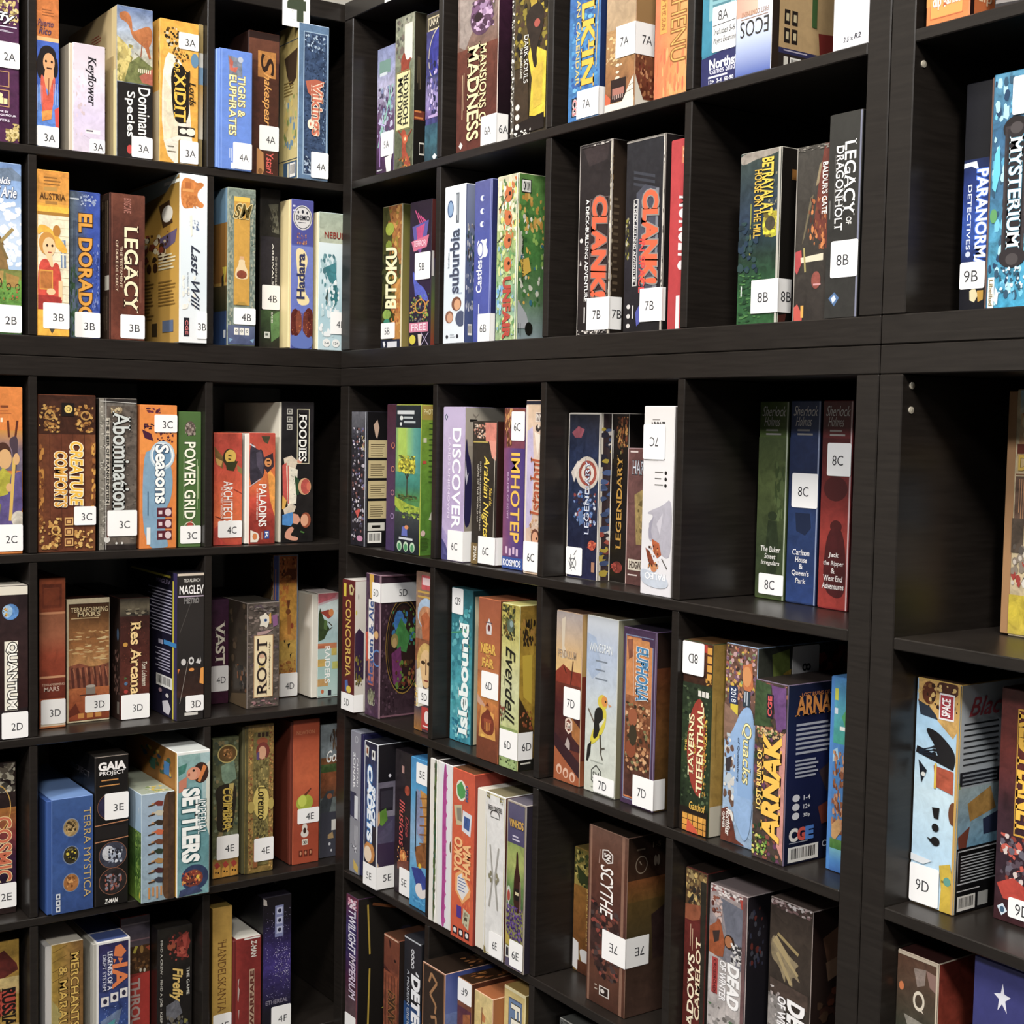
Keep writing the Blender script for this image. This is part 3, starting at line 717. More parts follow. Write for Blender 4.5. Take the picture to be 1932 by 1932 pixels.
game('vikings', 'steel blue box with knotwork border and red outlined title at the right of 4A', '5b7898.2', 'd6be7c', '9fb6cc', [
    FR(.16, .05, .95, .97, .03, .006, '9db6cc'), R(.19, .056, .92, .964, '34496a.5'), B(.2, .06, .9, .18, 34, .06, .014, 'a9bccf 20304c 51698a', 2), B(.78, .2, .9, .95, 40, .035, .012, '22304a 6d88a8', 3), B(.2, .85, .42, .96, 18, .05, .014, 'a9bccf 20304c', 4), B(.2, .2, .78, .84, 60, .04, .012, '2c4062 3d5476', 7),
    P('b65c40', .22, .37, .55, .35, .85, .36, .62, .44, .6, .5, .3, .44), T('Vikings', .33, .365, .78, .71, 'c8694a', 'd', 'f0dcc4', 0, .02, .06)],
    [G(0, 0, 1, 1, '8f7a3e', 'd8c684'), R(0, 0, .06, 1, '32506a'), FR(0, .1, .985, .87, .01, .006, '28394a'), P('3a2a1c', .3, .2, .95, .16, .9, .35, .6, .4, .45, .32), B(.3, .45, .95, .8, 20, .08, .04, 'a9b06a 7c8a4a c8b060 d8cc94 6a8aa0', 4), L(.3, .36, .8, .46, 5, '7a642e', .4), R(.3, .88, .97, .99, '3c5a78'), BAR(.62, .89, .9, .98), R(.5, .89, .58, .98, 'e4dcc0')], edge='b9d0e6')
# row B
game('fields_arle', 'box with windmill and wagon under a cloudy sky, with a 2B sticker', '9db9de.2', '33424f', None, [
    G(0, 0, 1, .62, '6f8fc0.2', '8fb0dc.1', 'c9d8ea', 'a9c4e4'), P('6d7f96.3', .5, .04, .8, .025, 1, .07, 1, .1, .5, .1), B(.45, .2, 1, .6, 22, .12, .03, 'eef3f8 dfe8f2 f6f8fa', 2), T('Fields', .4, .085, .78, .125, 'fafafa', 'h', '4a5a78', .25), T('of Arle', .42, .14, .9, .2, 'fafafa', 'h', '4a5a78', .25),
    P('8a6a38.3', .5, .46, .62, .46, .76, .64, .45, .64), P('6a4c24', .48, .46, .56, .42, .66, .48), LN(.4, .52, .83, .38, .006, 'a08850'), LN(.45, .4, .72, .56, .005, '7a6438'), G(0, .66, 1, 1, '6a9a3c.4', '4c8030.4'), R(.45, .62, 1, .68, '7c8440.4'), P('a8803c.3', .68, .64, .95, .66, .92, .72, .7, .72), P('b8924a.3', .45, .63, .64, .63, .62, .7, .45, .7), RING(.74, .72, .05, .02, .3, '4a3418'), RING(.92, .72, .05, .02, .3, '4a3418'), RING(.55, .7, .06, .03, .3, '4a3418'), B(.5, .72, .95, .8, 16, .03, .01, 'b84a2c 8a7a2c 3c6a24', 4)], None, dep=.29)
game('austria', 'orange and cream box with a woman in a yellow sun hat and red dress', 'e6a21c.2', '7a4a14', 'd88a1e', [
    G(0, 0, 1, .2, 'cf861c.3', 'd9952a.3'), L(.2, .04, .75, .1, 3, '8a5a1a', .4), L(.2, .1, .75, .135, 1, 'b88a3a', .7), T('AUSTRIA', .06, .138, .88, .175, '4a2c10'), L(.25, .185, .75, .215, 1, 'a8742a', .6), R(0, .215, 1, .26, 'f2b51a.2'), R(0, .25, 1, .27, 'a8741a'), R(0, .27, 1, .83, 'ece0c0.2'),
    *[R(.5, .29 + i * .05, 1, .293 + i * .05, 'c9b68c') for i in range(11)], P('6f86a6.3', .72, .42, .88, .41, .9, .58, .74, .58), LN(.8, .42, .81, .58, .003, 'e8e2cc'), LN(.72, .5, .9, .5, .003, 'e8e2cc'),
    P('efae1e.2', 0, .33, .3, .33, .7, .4, .98, .48, .8, .5, .5, .44, .2, .36, 0, .4), E(.6, .36, .12, .035, 'b5761a'), E(.3, .44, .26, .07, 'c98a2c'), E(.36, .46, .2, .058, 'f0c490'), P('f0c490', .28, .5, .44, .5, .5, .58, .3, .58), P('c9361c.3', 0, .56, .3, .52, .45, .6, .55, .54, .72, .58, .78, .78, .72, .85, 0, .85), P('f0c490', .66, .66, .78, .66, .78, .78, .66, .76), P('b5691e.3', .05, .6, .45, .61, .5, .72, .08, .72), FR(.06, .6, .48, .72, .03, .008, 'dd9a2a'),
    E(.42, .73, .14, .02, 'f0c490'), P('a52418.3', 0, .75, .75, .76, .7, .86, 0, .86), E(.3, .452, .035, .008, '3a2412'), E(.46, .452, .035, .008, '3a2412'), R(.32, .49, .44, .496, 'b0442c'), R(0, .84, 1, 1, 'eeb022.2'), P('4a4438', .35, .95, .55, .95, .45, .985)])
game('eldorado', 'blue jungle box with chunky golden vertical title beside the sun hat box', '2c4a9a.4', '18243a', '20305a', [
    H(0, 0, 1, 1, '5c6a72.5', '4a5a7c.4', '26459c.3', '2a4aa6.3'), R(0, .05, .3, .06, 'cfd8e0'), B(0, .5, .25, 1, 20, .06, .04, '3c5c38 2c4a2c 54706a', 3), B(.35, .02, .9, .1, 12, .06, .012, 'b8c4d8 8a98b8', 4), LV(.12, .2, .22, .75, 2, '2a3448', .3), B(.72, .35, .98, .8, 26, .04, .02, '4a62b0 1c3580 7a8ac0', 8),
    T('EL DORADO', .3, .155, .72, .88, 'd9951e', 'd', '4a2a0c', 0, .03, .07)], None)
game('legacy', 'brown leather look box with cream serif title, second to the left of the white box', '55281c.3', '33211a', '4a241a', [
    G(.0, 0, 1, 1, '6a3826.3', '4a2218.3', '5c2c1c.3', '6e3422.3'), R(.06, 0, .08, 1, '7c4632'), R(.0, 0, .04, 1, '3a1c14'), T('BYGONE', .4, .03, .6, .13, 'a4685a', 'd'), T('LEGACY', .42, .22, .8, .8, 'f0dcb4', 'd', '2a120c', 0, .02, .05), T('THE TESTAMENT', .29, .36, .36, .64, 'd8bfa0', 'd'), T('OF DUKE DE CRECY', .17, .32, .24, .67, 'd8bfa0', 'd'), LV(.85, .45, .92, .75, 2, '8a5a48', .3)],
    [G(0, 0, 1, 1, '2a1c14', '3a2a20'), LV(.2, .05, .9, .5, 4, '6a5a44', .3), R(.5, .56, .95, .66, 'b9b2a4'), LV(.3, .7, .9, .95, 3, '5a4a3a', .3)])
game('lastwill', 'thick white box with orange building art and flowing script title', 'eaf0f2.1', 'c8972f', 'f4f4f0', [
    G(.04, 0, 1, 1, 'f2f2ee', 'e4edf2', 'dfe9ee', 'f0f2f2'), R(0, 0, .035, 1, 'fdfbe8'), P('cf7a28.3', .04, .02, .5, .03, .6, .05, .8, .04, .9, .06, .62, .1, .66, .15, .9, .17, .8, .2, .55, .18, .45, .2, .04, .21), R(.1, .09, .5, .105, 'e09a48'), R(.2, .05, .4, .085, 'b5621c'), B(.1, .12, .6, .2, 14, .06, .015, 'b5641c d88a3a c4701e', 2),
    B(.3, .27, .7, .33, 7, .05, .012, '2c3c64 7a8aa8', 3), P('f4eedc', .36, .25, .44, .24, .46, .36, .4, .37), T('Last Will', .42, .42, .72, .8, '2a3040', 'd', None, .45), T('by Vladimir Suchy', .28, .58, .32, .72, '5a6478', 'd'), R(.16, .85, .36, .96, '27262c'), T('CGE', .22, .865, .32, .95, 'd86a6a', 'd'), B(.1, .6, .6, .8, 8, .1, .03, 'efeadc f2efe6', 9)],
    [G(0, 0, 1, 1, '8a6a24', 'c9962c', 'd9a53a', 'd8a848'), P('a9b8b4', 0, .02, 1, .0, .74, .09, .1, .14), R(.72, .03, 1, .05, 'eef0e4'), P('4a3018', .62, .16, .82, .14, .88, .28, .7, .3), E(.78, .22, .1, .05, 'e8e0d0'), P('6a5a7c', .62, .36, .96, .32, .92, .4, .7, .44), B(.2, .32, .8, .5, 20, .07, .03, '5a3414 8a3a1c e8d8b0 3a2410', 4), *[E(.2 + i * .12, .53, .045, .03, '4a2a12') for i in range(4)], L(.2, .6, .55, .86, 12, '8a6420', .4), L(.62, .46, .95, .56, 5, 'efe2b8', .5), L(.62, .62, .95, .78, 8, '9a7024', .4), R(.7, .86, .9, .93, '6a7a9a'), R(.5, .87, .6, .95, '4a3a22'), R(.2, .9, .3, .93, '4a3a22')], seam=None)
game('potion', 'grey-teal framed box with golden panel and a little potion bottle', '8a9684.3', 'a87a2c', 'efe04a', [
    FR(.02, .01, .98, .99, .22, .06, '7f8c80.4'), B(.02, .05, .2, .95, 50, .05, .02, '9aa294 66766c a8a890', 2), B(.8, .05, .98, .95, 50, .05, .02, '9aa294 66766c a8a890', 3), R(.22, .055, .78, .74, 'cf9a30.1'), R(.22, .055, .78, .085, 'efc040'), T('SM', .2, .1, .85, .19, '5a4a1c', 'h', 'd8c890', .4), RING(.5, .16, .25, .04, .15, '6a5a2c'),
    P('e8cfa0', .38, .45, .62, .45, .6, .48, .72, .52, .74, .56, .66, .575, .34, .575, .26, .56, .28, .52, .4, .48), E(.5, .545, .18, .027, '8a3c22.3'), R(.42, .43, .58, .45, 'd9a878'), P('b08a30', .3, .74, .4, .72, .6, .72, .7, .74), G(.02, .87, .98, .99, '5a6480.2', '4a547a.2'), *[R(.24 + i * .19, .885, .4 + i * .19, .93, 'f0ece0') for i in range(3)], *[RING(.32 + i * .19, .905, .04, .01, .5, '6a6a70') for i in range(3)], P('7fa2c0', .05, .95, .2, .96, .08, .98), P('7fa2c0', .95, .95, .8, .96, .92, .98)],
    [G(0, .0, 1, .22, '7ea2ba', '6a94b4'), P('b08a3c', 0, .2, 1, .25, 1, .7, 0, .7), G(0, .22, 1, .6, '9a6a24', '8a5c20'), P('c8b030', .3, .5, .9, .5, .6, .62), P('2a241c', .2, .56, .5, .54, .5, .62, .2, .64), G(0, .62, 1, .78, '4a4028', '30301c'), G(0, .78, 1, 1, '2a3a5c', '24406c'), R(.5, .9, .8, .95, 'd8dce0')])
game('darkgreen', 'nearly black box with thin white vertical lettering, set back in 4B', '1f1d1a.4', '100f0e', '15140f', [
    R(0, 0, 1, .06, '15150f'), R(.03, 0, .05, 1, '3a3732'), G(.06, .3, 1, .7, '2c2930.3', '221f22.3'), P('5f5f52.3', .4, .1, .9, .09, .85, .16, .95, .28, .6, .27, .62, .17), B(.5, .12, .9, .27, 14, .07, .02, '2a2a24 7a7868 4a483c', 2), T('ARRIVALS', .6, .34, .68, .6, 'e8e6e0', 'd'), T('CHRONICLES', .76, .42, .84, .62, 'b8b6b0', 'd'), G(.06, .76, 1, 1, '3f5a34.4', '2a3a24.4', '27251f.3'), P('5f8a50.3', .55, .8, 1, .76, 1, .92, .6, .96), T('GAMES', .58, .77, .66, .84, 'e8e6e0', 'd'), R(.25, .895, .52, .935, 'd8dcd4'), L(.3, .905, .48, .925, 1, '5a645a', .7)])
game('hadara', 'violet blue box with a round grey demo seal and cream title ribbon', '4d59a8.1', 'd8c89a', '3e3f78', [
    G(0, 0, 1, .3, '4a4c96', '454a98'), E(.5, .12, .44, .083, 'd9d6d4'), RING(.5, .12, .4, .075, .07, '3a3a4c'), T('DEMO', .2, .105, .8, .135, '33333f'), R(.3, .15, .65, .154, '33333f'), E(.5, .08, .05, .012, '33333f'), E(.3, .085, .04, .01, '33333f'), E(.7, .085, .04, .01, '33333f'), L(.05, .04, .2, .1, 2, 'd0d0e8', .4),  # darker upper part: shade of the shelf above, painted into the blue
    B(.25, .22, .7, .3, 14, .05, .013, 'a8643a c88a44 7a4a6a', 4), G(0, .31, 1, .76, '6e7cc4.1', '5f70c0.1'), P('f0dca4', .2, .32, .6, .33, .78, .4, .6, .5, .62, .62, .85, .66, .8, .7, .4, .71, .22, .66, .34, .55, .22, .42), T('Hadara', .26, .36, .6, .66, '2b3058', 'u', None, 0, .03), E(.2, .83, .24, .1, '5a1c14.4'), E(.82, .83, .26, .11, '5a1c14.4'), E(.36, .82, .14, .08, '8a4228.3'), E(.66, .83, .12, .085, '74301f.3'), B(.02, .75, .98, .92, 26, .02, .007, 'e08a3c a8482a', 6), P('5a70b8', 0, .9, .3, .92, .5, .86, .75, .93, 1, .9, 1, 1, 0, 1)],
    [G(0, 0, 1, 1, 'd8b878', 'efdca0', 'e8d898')], seam=('L', .005, 'e8d49a'))
game('nebula', 'pale teal and white box cut off by the corner panel, with red capitals', 'c9dcdc.2', 'e0dccc', 'b8c4b8', [
    G(0, 0, 1, .24, 'a8b4a0.2', 'bcc2aa.2'), T('NEBULA', .18, .14, 1.0, .185, '8a2a1a', 'h', None, 0, .02), G(0, .22, 1, 1, 'e4f0f2', 'cfe4ea', 'a8ccd6', 'c4dce2'), B(.05, .3, .6, .5, 16, .09, .04, '7fa8b0 5a8a92 a8c8cc 46747c', 3), P('2f6f74.3', .38, .53, .62, .52, .68, .62, .5, .7, .4, .62), P('3c8088.3', .2, .4, .55, .36, .62, .5, .4, .52), B(.1, .48, .7, .74, 18, .06, .03, 'e8f2f4 4a848c 9ac0c8 f2f6f6', 5), P('3a4a48', .22, .62, .32, .56, .3, .66), B(.0, .7, .7, .9, 12, .1, .04, 'e4eef0 c0dade f0f4f4', 8), E(.28, .945, .13, .03, 'f2f2ee'), E(.6, .945, .13, .03, 'f2f2ee'), T('2-4', .2, .937, .36, .953, '3a4a52'), T('12+', .52, .937, .68, .953, '3a4a52')],  # dull upper band: shelf shadow mixed into the print colour
    [G(0, 0, 1, 1, 'c8bc9c', 'efe6c4')], seam=('L', .004, 'efe4c0'))
# row C
game('agricola', 'orange topped box with a pitchfork farmer in purple, with a 2C sticker', 'd87a20.2', '4a2412', 'd87a20', [
    R(0, 0, 1, .27, 'd9791a.2'), L(.58, .11, .78, .13, 1, '7a3a10', .7), L(.5, .14, .8, .17, 2, 'b05c18', .4), R(.58, .185, .62, .21, 'f0e0c0'), G(0, .26, 1, .5, 'c9882c', '7a6a7c.3', '6c6478.3'), LN(.72, .2, .74, .3, .004, '5a2412'), LN(.9, .2, .86, .3, .004, '5a2412'), P('4a3a44', .76, .3, .92, .29, .9, .42, .86, .56, .8, .56, .83, .4, .74, .34),
    P('5a4c82.3', .5, .56, .8, .52, .98, .5, 1, .72, .9, .83, .5, .83), E(.62, .4, .16, .07, '4a2a1c'), E(.66, .43, .13, .06, 'd9a86c'), P('b0a82c.3', .5, .53, .62, .48, .78, .52, .72, .64, .5, .66), LN(.84, .42, .76, .8, .006, 'd8b04a'), E(.88, .43, .06, .035, 'd9a86c'), E(.74, .6, .06, .025, 'd9a86c'), P('8a9020', .5, .68, .58, .7, .54, .83, .5, .83), E(.92, .79, .14, .05, 'c9c0b0.3')], None)
game('creature', 'wide brown wood-panel box with golden swirls and double line yellow title', '6a341a.3', '3a1c10', '4a2614', [
    H(0, 0, 1, 1, '7a4220.3', '5c2c16.3', '6a351a.3', '7a4622.3'), R(0, 0, 1, .25, '3f2012.4'), *[LN(.2 + .2 * i, .25, .21 + .2 * i, .98, .001, '4a2210') for i in range(4)], B(.02, .06, .38, .24, 22, .05, .016, 'a8742c 7c4c1c c99a48', 2), B(.62, .06, .96, .24, 22, .05, .016, 'a8742c 7c4c1c c99a48', 3), RING(.2, .13, .09, .03, .3, 'b88a40'), RING(.82, .13, .09, .03, .3, 'b88a40'), R(.4, .05, .62, .135, '1c1210'), E(.52, .09, .07, .026, 'e0c060'), E(.52, .09, .035, .013, '1c1210'), E(.52, .09, .025, .01, 'e0c060'),  # top quarter darkened: shadow of the panel above, put into the print
    B(.0, .3, .1, .95, 22, .045, .03, '9a5a20 c8862c 7a4218', 5), B(.92, .3, 1, .72, 18, .04, .03, '9a5a20 d89a34 7a4218', 6), T('CREATURE', .55, .3, .76, .7, 'e9b41c', 'd', 'fbf3d8', .1, .03, .07), T('COMFORTS', .28, .36, .48, .71, 'd99a1c', 'd', 'fbf3d8', .1, .03, .07), B(.02, .78, .4, .98, 26, .05, .018, 'c08a3c 8a5420 dcae5a', 8), B(.62, .86, .95, .98, 16, .05, .018, 'c08a3c 8a5420 dcae5a', 9), RING(.3, .86, .08, .03, .3, 'd8a850'), *[R(.45, .78 + i * .066, .6, .83 + i * .066, 'd8a45c') for i in range(3)], *[FR(.47, .788 + i * .066, .58, .822 + i * .066, .02, .006, '6a3818') for i in range(3)]])
game('abomination', 'grey brick pattern box in shrink wrap with tall silver vertical title', '6f6860.4', '2c2824', '3c3834', [
    R(.06, 0, 1, .03, '2a2522.3'), R(.06, .965, 1, 1, '2c2422.4'), R(0, .0, .14, 1, '8a8478.4'), B(.02, .04, .2, .96, 46, .045, .007, 'a8a294 6a645a c4beb0', 2), R(.2, .05, 1, .96, '5f554c.5'), B(.22, .05, .98, .96, 70, .05, .008, '6e645a 4a423c 7c7064', 4), B(.3, .05, .6, .12, 12, .06, .02, 'a08a68 c8b48a 6a5a48', 5), R(.17, .13, .27, .7, 'c8c0b0'), T('THE HEIR OF FRANKENSTEIN', .185, .14, .255, .69, '1a1614', 'd', None, 0, .03),
    T('Abomination', .36, .09, .8, .74, 'c9cdc8', 'd', '2c2620', 0, .02, .05), LN(.17, .0, .17, 1, .001, 'd8d4cc'), LN(.02, .02, .98, .03, .001, 'd8d4cc'), E(.2, .93, .08, .02, 'd8d4cc'), P('5a2418', .2, .8, .28, .8, .28, .9, .2, .92), E(.45, .955, .03, .008, 'e0dcd4'), E(.6, .955, .03, .008, 'e0dcd4')])
game('seasons', 'bright orange box with light blue swirl and white outlined title', 'e07c1c.1', 'd06a18', 'e88828', [
    G(0, 0, 1, .34, 'e2801e.1', 'ea8a20.1'), B(.1, .02, .55, .06, 6, .08, .014, '4a1a30 6a2438', 3), B(.1, .13, .4, .17, 5, .07, .012, '4a1a30 2a1020', 4), P('4a1a34', .05, .17, .3, .2, .36, .25, .12, .23), B(.4, .19, .9, .26, 8, .06, .014, '4a1a30 5a2030', 6), P('7fa3bc.1', .07, .34, .3, .31, .6, .28, .8, .38, .9, .52, .84, .66, .7, .72, .66, .85, .76, .96, .76, 1, .07, 1), E(.6, .35, .34, .1, 'bcd2de'), E(.58, .36, .26, .075, '6a94b4'), RING(.6, .35, .3, .085, .14, 'f0f4f4'), T('Seasons', .42, .28, .76, .68, 'fbfaf2', 'd', '27405c', 0, .03, .07), *[R(.46, .715 + i * .08, .86, .78 + i * .08, '5c1828') for i in range(3)], *[E(.76, .747 + i * .08, .09, .026, 'e0c8c8') for i in range(3)], *[R(.5, .735 + i * .08, .6, .76 + i * .08, 'e0c8c8') for i in range(3)], R(.18, .85, .28, .97, 'f0f0ea'), LV(.2, .6, .26, .82, 1, '4a6a86', .5)], None)
game('powergrid', 'slim green box with white condensed title at the right of 3C', '4a6a34.1', '2f4722', '5a7a44', [
    G(0, 0, 1, 1, '4c6c36', '47682f', '52703a'), E(.5, .12, .24, .05, '6a5a50.5'), B(.28, .08, .75, .18, 12, .08, .02, '8a7a70 3a302c a8988c', 2), T('POWER GRID', .26, .225, .74, .79, 'f4f2dc', 'd', '24381a', 0, .02, .05), R(.22, .3, .235, .79, 'c8d4a8'), R(.83, .35, .845, .72, 'c8d4a8'), LV(.86, .4, .92, .72, 1, 'b9c894', .5), P('b03428', .4, .82, .6, .8, .66, .85, .34, .85), RING(.5, .85, .25, .04, .15, 'e0dcc8')])
game('architects', 'red-orange box with a shouting yellow face and white title, leftmost in 4C', 'cf4a22.2', '5a1c10', 'c8502c', [
    G(0, 0, 1, 1, 'b03a22.3', 'c23a24.2', 'd8521e.2', 'e06420.2', 'c03a20.2'), P('7a5a28.3', 0, .12, .35, .22, .3, .32, .05, .26), E(.55, .22, .24, .08, '3a2c1c'), E(.58, .21, .2, .062, 'e2b848'), P('3a3a1c', .4, .26, .85, .25, .7, .34, .45, .33), P('8a7a44', .8, .28, 1, .32, 1, .37, .85, .34), P('c9984a', .05, .22, .3, .25, .25, .3, .1, .28), LN(.5, .2, .62, .205, .002, '3a2412'), LN(.5, .23, .6, .235, .002, '3a2412'), T('ARCHITECTS', .34, .43, .66, .8, 'f8f4ee', 'd'), T('OF THE WEST KINGDOM', .24, .48, .31, .76, 'f0d8c8', 'd'), P('b83220.3', 0, .85, .15, .82, .3, .95, .5, 1, 0, 1), LN(.05, .74, .35, .77, .002, '7a2410'), LN(.7, .5, 1, .54, .002, '8a2a14')])
game('paladins', 'fiery red box with a dark hooded figure and white title beside the shouting face', 'c2401c.2', 'f0ead8', 'e8ded0', [
    G(0, 0, 1, 1, 'b83a28.2', 'c84a22.2', 'e0701c.3', 'cf3c1c.2', '9a2814.3', '8a2414.3'), P('f09a28.3', .7, .3, 1, .4, 1, .75, .8, .6), P('4a4630.3', .45, .03, .8, .03, .7, .1, .55, .08), P('3a3440.4', 0, .06, .3, .16, .5, .14, .6, .28, .55, .4, .3, .42, 0, .5), P('554c5c.3', .25, .18, .45, .16, .55, .3, .5, .38, .3, .3), P('3c2c34.3', .55, .22, .9, .18, .95, .3, .7, .36, .58, .32), E(.72, .265, .14, .04, 'd98a44'), LN(.66, .25, .8, .25, .003, '3a1c10'), LN(.68, .28, .78, .285, .002, '3a1c10'), LN(0, .1, .22, .13, .003, 'd8d4d8'), LN(0, .48, .45, .41, .002, 'c8c0c8'), T('PALADINS', .36, .46, .66, .84, 'f8f4ee', 'd'), T('OF THE WEST KINGDOM', .27, .5, .33, .78, 'f0d8c8', 'd'), P('efe4d4', .05, .87, .34, .9, .4, .94, .32, .98, .05, .98), E(.22, .93, .09, .03, 'd87a34'), R(.58, .88, .78, .95, '2c4c9a'), T('R', .62, .89, .74, .945, 'f4f4f4', 'd'), LV(.48, .89, .54, .98, 1, 'c8a088', .5)], [G(0, 0, 1, 1, 'c9b9a4', 'f0e4d4')], seam=('L', .009, 'f2eade'))
game('foodies', 'black box with framed white title and a lady in a striped dress, right of 4C', '1d1b1c.3', '5a5450', '2a2826', [
    G(0, 0, 1, 1, '2c282a.3', '1c1a1c.3', '24201e.3', '1a1818.3'), *[R(.15 + .0, .05 + i * .055, .32, .09 + i * .055, 'c4c0b4') for i in range(3)], *[FR(.18, .058 + i * .055, .29, .083 + i * .055, .03, .006, '3a3634') for i in range(3)], FR(.47, .05, .86, .44, .025, .006, 'd0c8a8'), R(.5, .08, .76, .43, '14110f'), T('FOODIES', .53, .09, .76, .42, 'f6f4ec', 'd', None, 0, .02),
    P('d9c8b0.2', .06, .4, .3, .38, .5, .42, .42, .48, .1, .46), E(.56, .42, .08, .015, 'd98a6a'), P('c9483c.2', .02, .45, .15, .43, .18, .7, .05, .7), P('efe6d0.2', .14, .45, .5, .48, .46, .72, .2, .74), LN(.2, .45, .22, .72, .003, 'c9483c'), B(.28, .48, .46, .7, 7, .015, .005, '22201e', 2), P('2c4a2c', .4, .52, .58, .56, .54, .66, .46, .66), E(.72, .6, .2, .06, 'd8a878'), E(.75, .6, .15, .055, 'c04a3c.3'), E(.84, .6, .06, .03, 'd86a4a'), P('e0a83c', .03, .66, .16, .7, .1, .76, .02, .76), P('d9c8b0.2', .06, .76, .3, .72, .46, .74, .4, .78, .1, .8),
    P('3f86c8.2', .03, .8, .34, .78, .4, .84, .3, .88, .03, .87), P('d9967a', .36, .79, .52, .8, .6, .84, .5, .87, .36, .86), E(.76, .84, .16, .055, '9a4a28'), E(.72, .84, .12, .042, 'e0a07a'), P('d9967a', .3, .88, .42, .9, .25, .95, .55, .96, .5, .99, .1, .97, .12, .92), LN(.6, .92, .72, .93, .003, '4a7a34')],
    [G(0, 0, 1, 1, '4a443e.3', '3c3834.3'), FR(.05, .02, .98, .24, .01, .006, '8c8478'), R(.2, .05, .72, .17, '161312'), T('FOODIES', .28, .07, .66, .15, '4a3836'), E(.85, .11, .1, .07, 'c8702c'), E(.84, .04, .06, .02, '1c1412'), R(.75, .16, .95, .19, 'b9a890'), R(.1, .19, .95, .22, '8c7c68'), L(.1, .3, .9, .9, 14, '5a524a', .4)], seam=('L', .0045, 'e4dcc8'))
# row D
game('quantum', 'black and maroon box with a blue planet and boxed white title, with a 2D sticker', '241a1c.3', '1a1214', 'd8d0c0', [
    R(0, 0, 1, .06, 'e4dcca'), G(0, .06, 1, .8, '2a1c1e.3', '33201f.3', '2a1414.3'), E(.66, .17, .16, .052, '4f86c4.4'), E(.6, .165, .1, .04, '9ac0e0.4'), B(.52, .14, .62, .2, 7, .03, .012, 'e0a828 c88a18 7a5a18', 2), R(.54, .36, .8, .81, 'f0ead8'), T('QUANTUM', .58, .37, .78, .8, 'fbf7ec', 'd', '1c1614', 0, .02, .09)])
game('tmars', 'plain rust coloured banded box, leftmost in 3D, taller than its neighbour', 'a04a1e.2', '4a1e0e', '7a3416', [
    G(0, 0, 1, .23, 'a84c1c.2', '8a3c18.3'), FR(.1, .04, .86, .2, .09, .025, '7a3214.3'), R(.2, .07, .76, .18, '8a3c18.2'), R(0, .225, 1, .24, 'cf8a5c'), G(0, .24, 1, .65, '9a5a38.2', 'a8603c.1', 'a0401c.2', '8c3414.2'), R(0, .65, 1, .665, 'd09468'), G(0, .665, 1, .8, '7a2c14.2', '6a2410.2'), T('TERRAFORMING', .1, .7, .96, .716, 'c8a890'), T('MARS', .18, .724, .76, .752, 'c9b0a0', 'h', None, 0, .02), R(.05, .955, 1, .985, 'e0d0b4'), R(0, .985, 1, 1, 'c8783c')], None)
game('ares', 'cream edged box with a painted red planet canyon under an orange sky', 'e6d6b0.1', '6a3414', '3a1a0e', [
    R(.045, .04, .985, .985, '8a5424.3'), G(.045, .04, .985, .55, '4a2c1a.3', '8a5a2c.3', 'a86c34.4', 'c08a4c.4'), B(.05, .26, .98, .5, 22, .16, .012, 'e0c48c c99a5c a8682c d8b070', 3), T('TERRAFORMING', .09, .07, .95, .11, 'f2dca8', 'h', '4a2a14'), T('MARS', .25, .11, .77, .145, 'f2dca8', 'h', '4a2a14', 0, .02), L(.1, .155, .95, .165, 1, 'e8c890', .7), P('8a4a30.4', .045, .54, .3, .52, .6, .56, .98, .53, .98, .75, .045, .75), *[P('5a2c20.3', .08 + i * .13, .56, .14 + i * .13, .55, .19 + i * .13, .73, .12 + i * .13, .72) for i in range(7)], *[P('b06c48.3', .13 + i * .15, .56, .17 + i * .15, .56, .2 + i * .15, .66) for i in range(6)], G(.045, .72, .985, .98, 'b8642c.3', 'a04c1c.3', '8a3814.3'), R(.44, .71, .66, .78, '8f8478'), E(.55, .71, .11, .012, 'b8aea0'), R(.3, .775, .7, .785, '5a3020'), *[R(.26 + i * .2, .925, .4 + i * .2, .965, 'd08c38') for i in range(3)], P('6a2a14', .05, .9, .2, .84, .3, .92, .05, .95)])
game('resarcana', 'dark red-brown box with golden storybook title and 3D sticker', '3a1a14.4', '24140e', '1c1410', [
    G(0, 0, 1, .16, '3a342c.3', '6a604c.3', '2c2420.3'), B(.05, .09, .95, .15, 10, .12, .012, '8a8068 2a2620 a89c80', 3), G(0, .15, 1, 1, '3a1c16.4', '4a1f16.4', '5a261a.4', '42180f.4'), B(.05, .2, .95, .78, 40, .02, .008, '6a3424 2a120c 7a3c28', 5), T('Res Arcana', .36, .2, .7, .79, 'f2cd88', 'd', '2c120a', 0, .02, .04), T('Tom Lehmann', .74, .53, .9, .73, 'd8ccb8', 'd', None, .4), E(.18, .38, .08, .018, 'c8902c'), P('4a6a3c', .15, .645, .25, .655, .15, .67), E(.2, .7, .06, .014, '4a6c90'), E(.2, .765, .07, .016, 'a82c20')],
    [G(0, 0, 1, 1, '1c120e', '2a1a14'), E(.8, .3, .1, .05, '3a5068'), B(.3, .4, .95, .8, 20, .08, .03, '5a3c34 7a5a4c 3a2824', 2), R(.75, .85, .95, .95, '6a6258')])
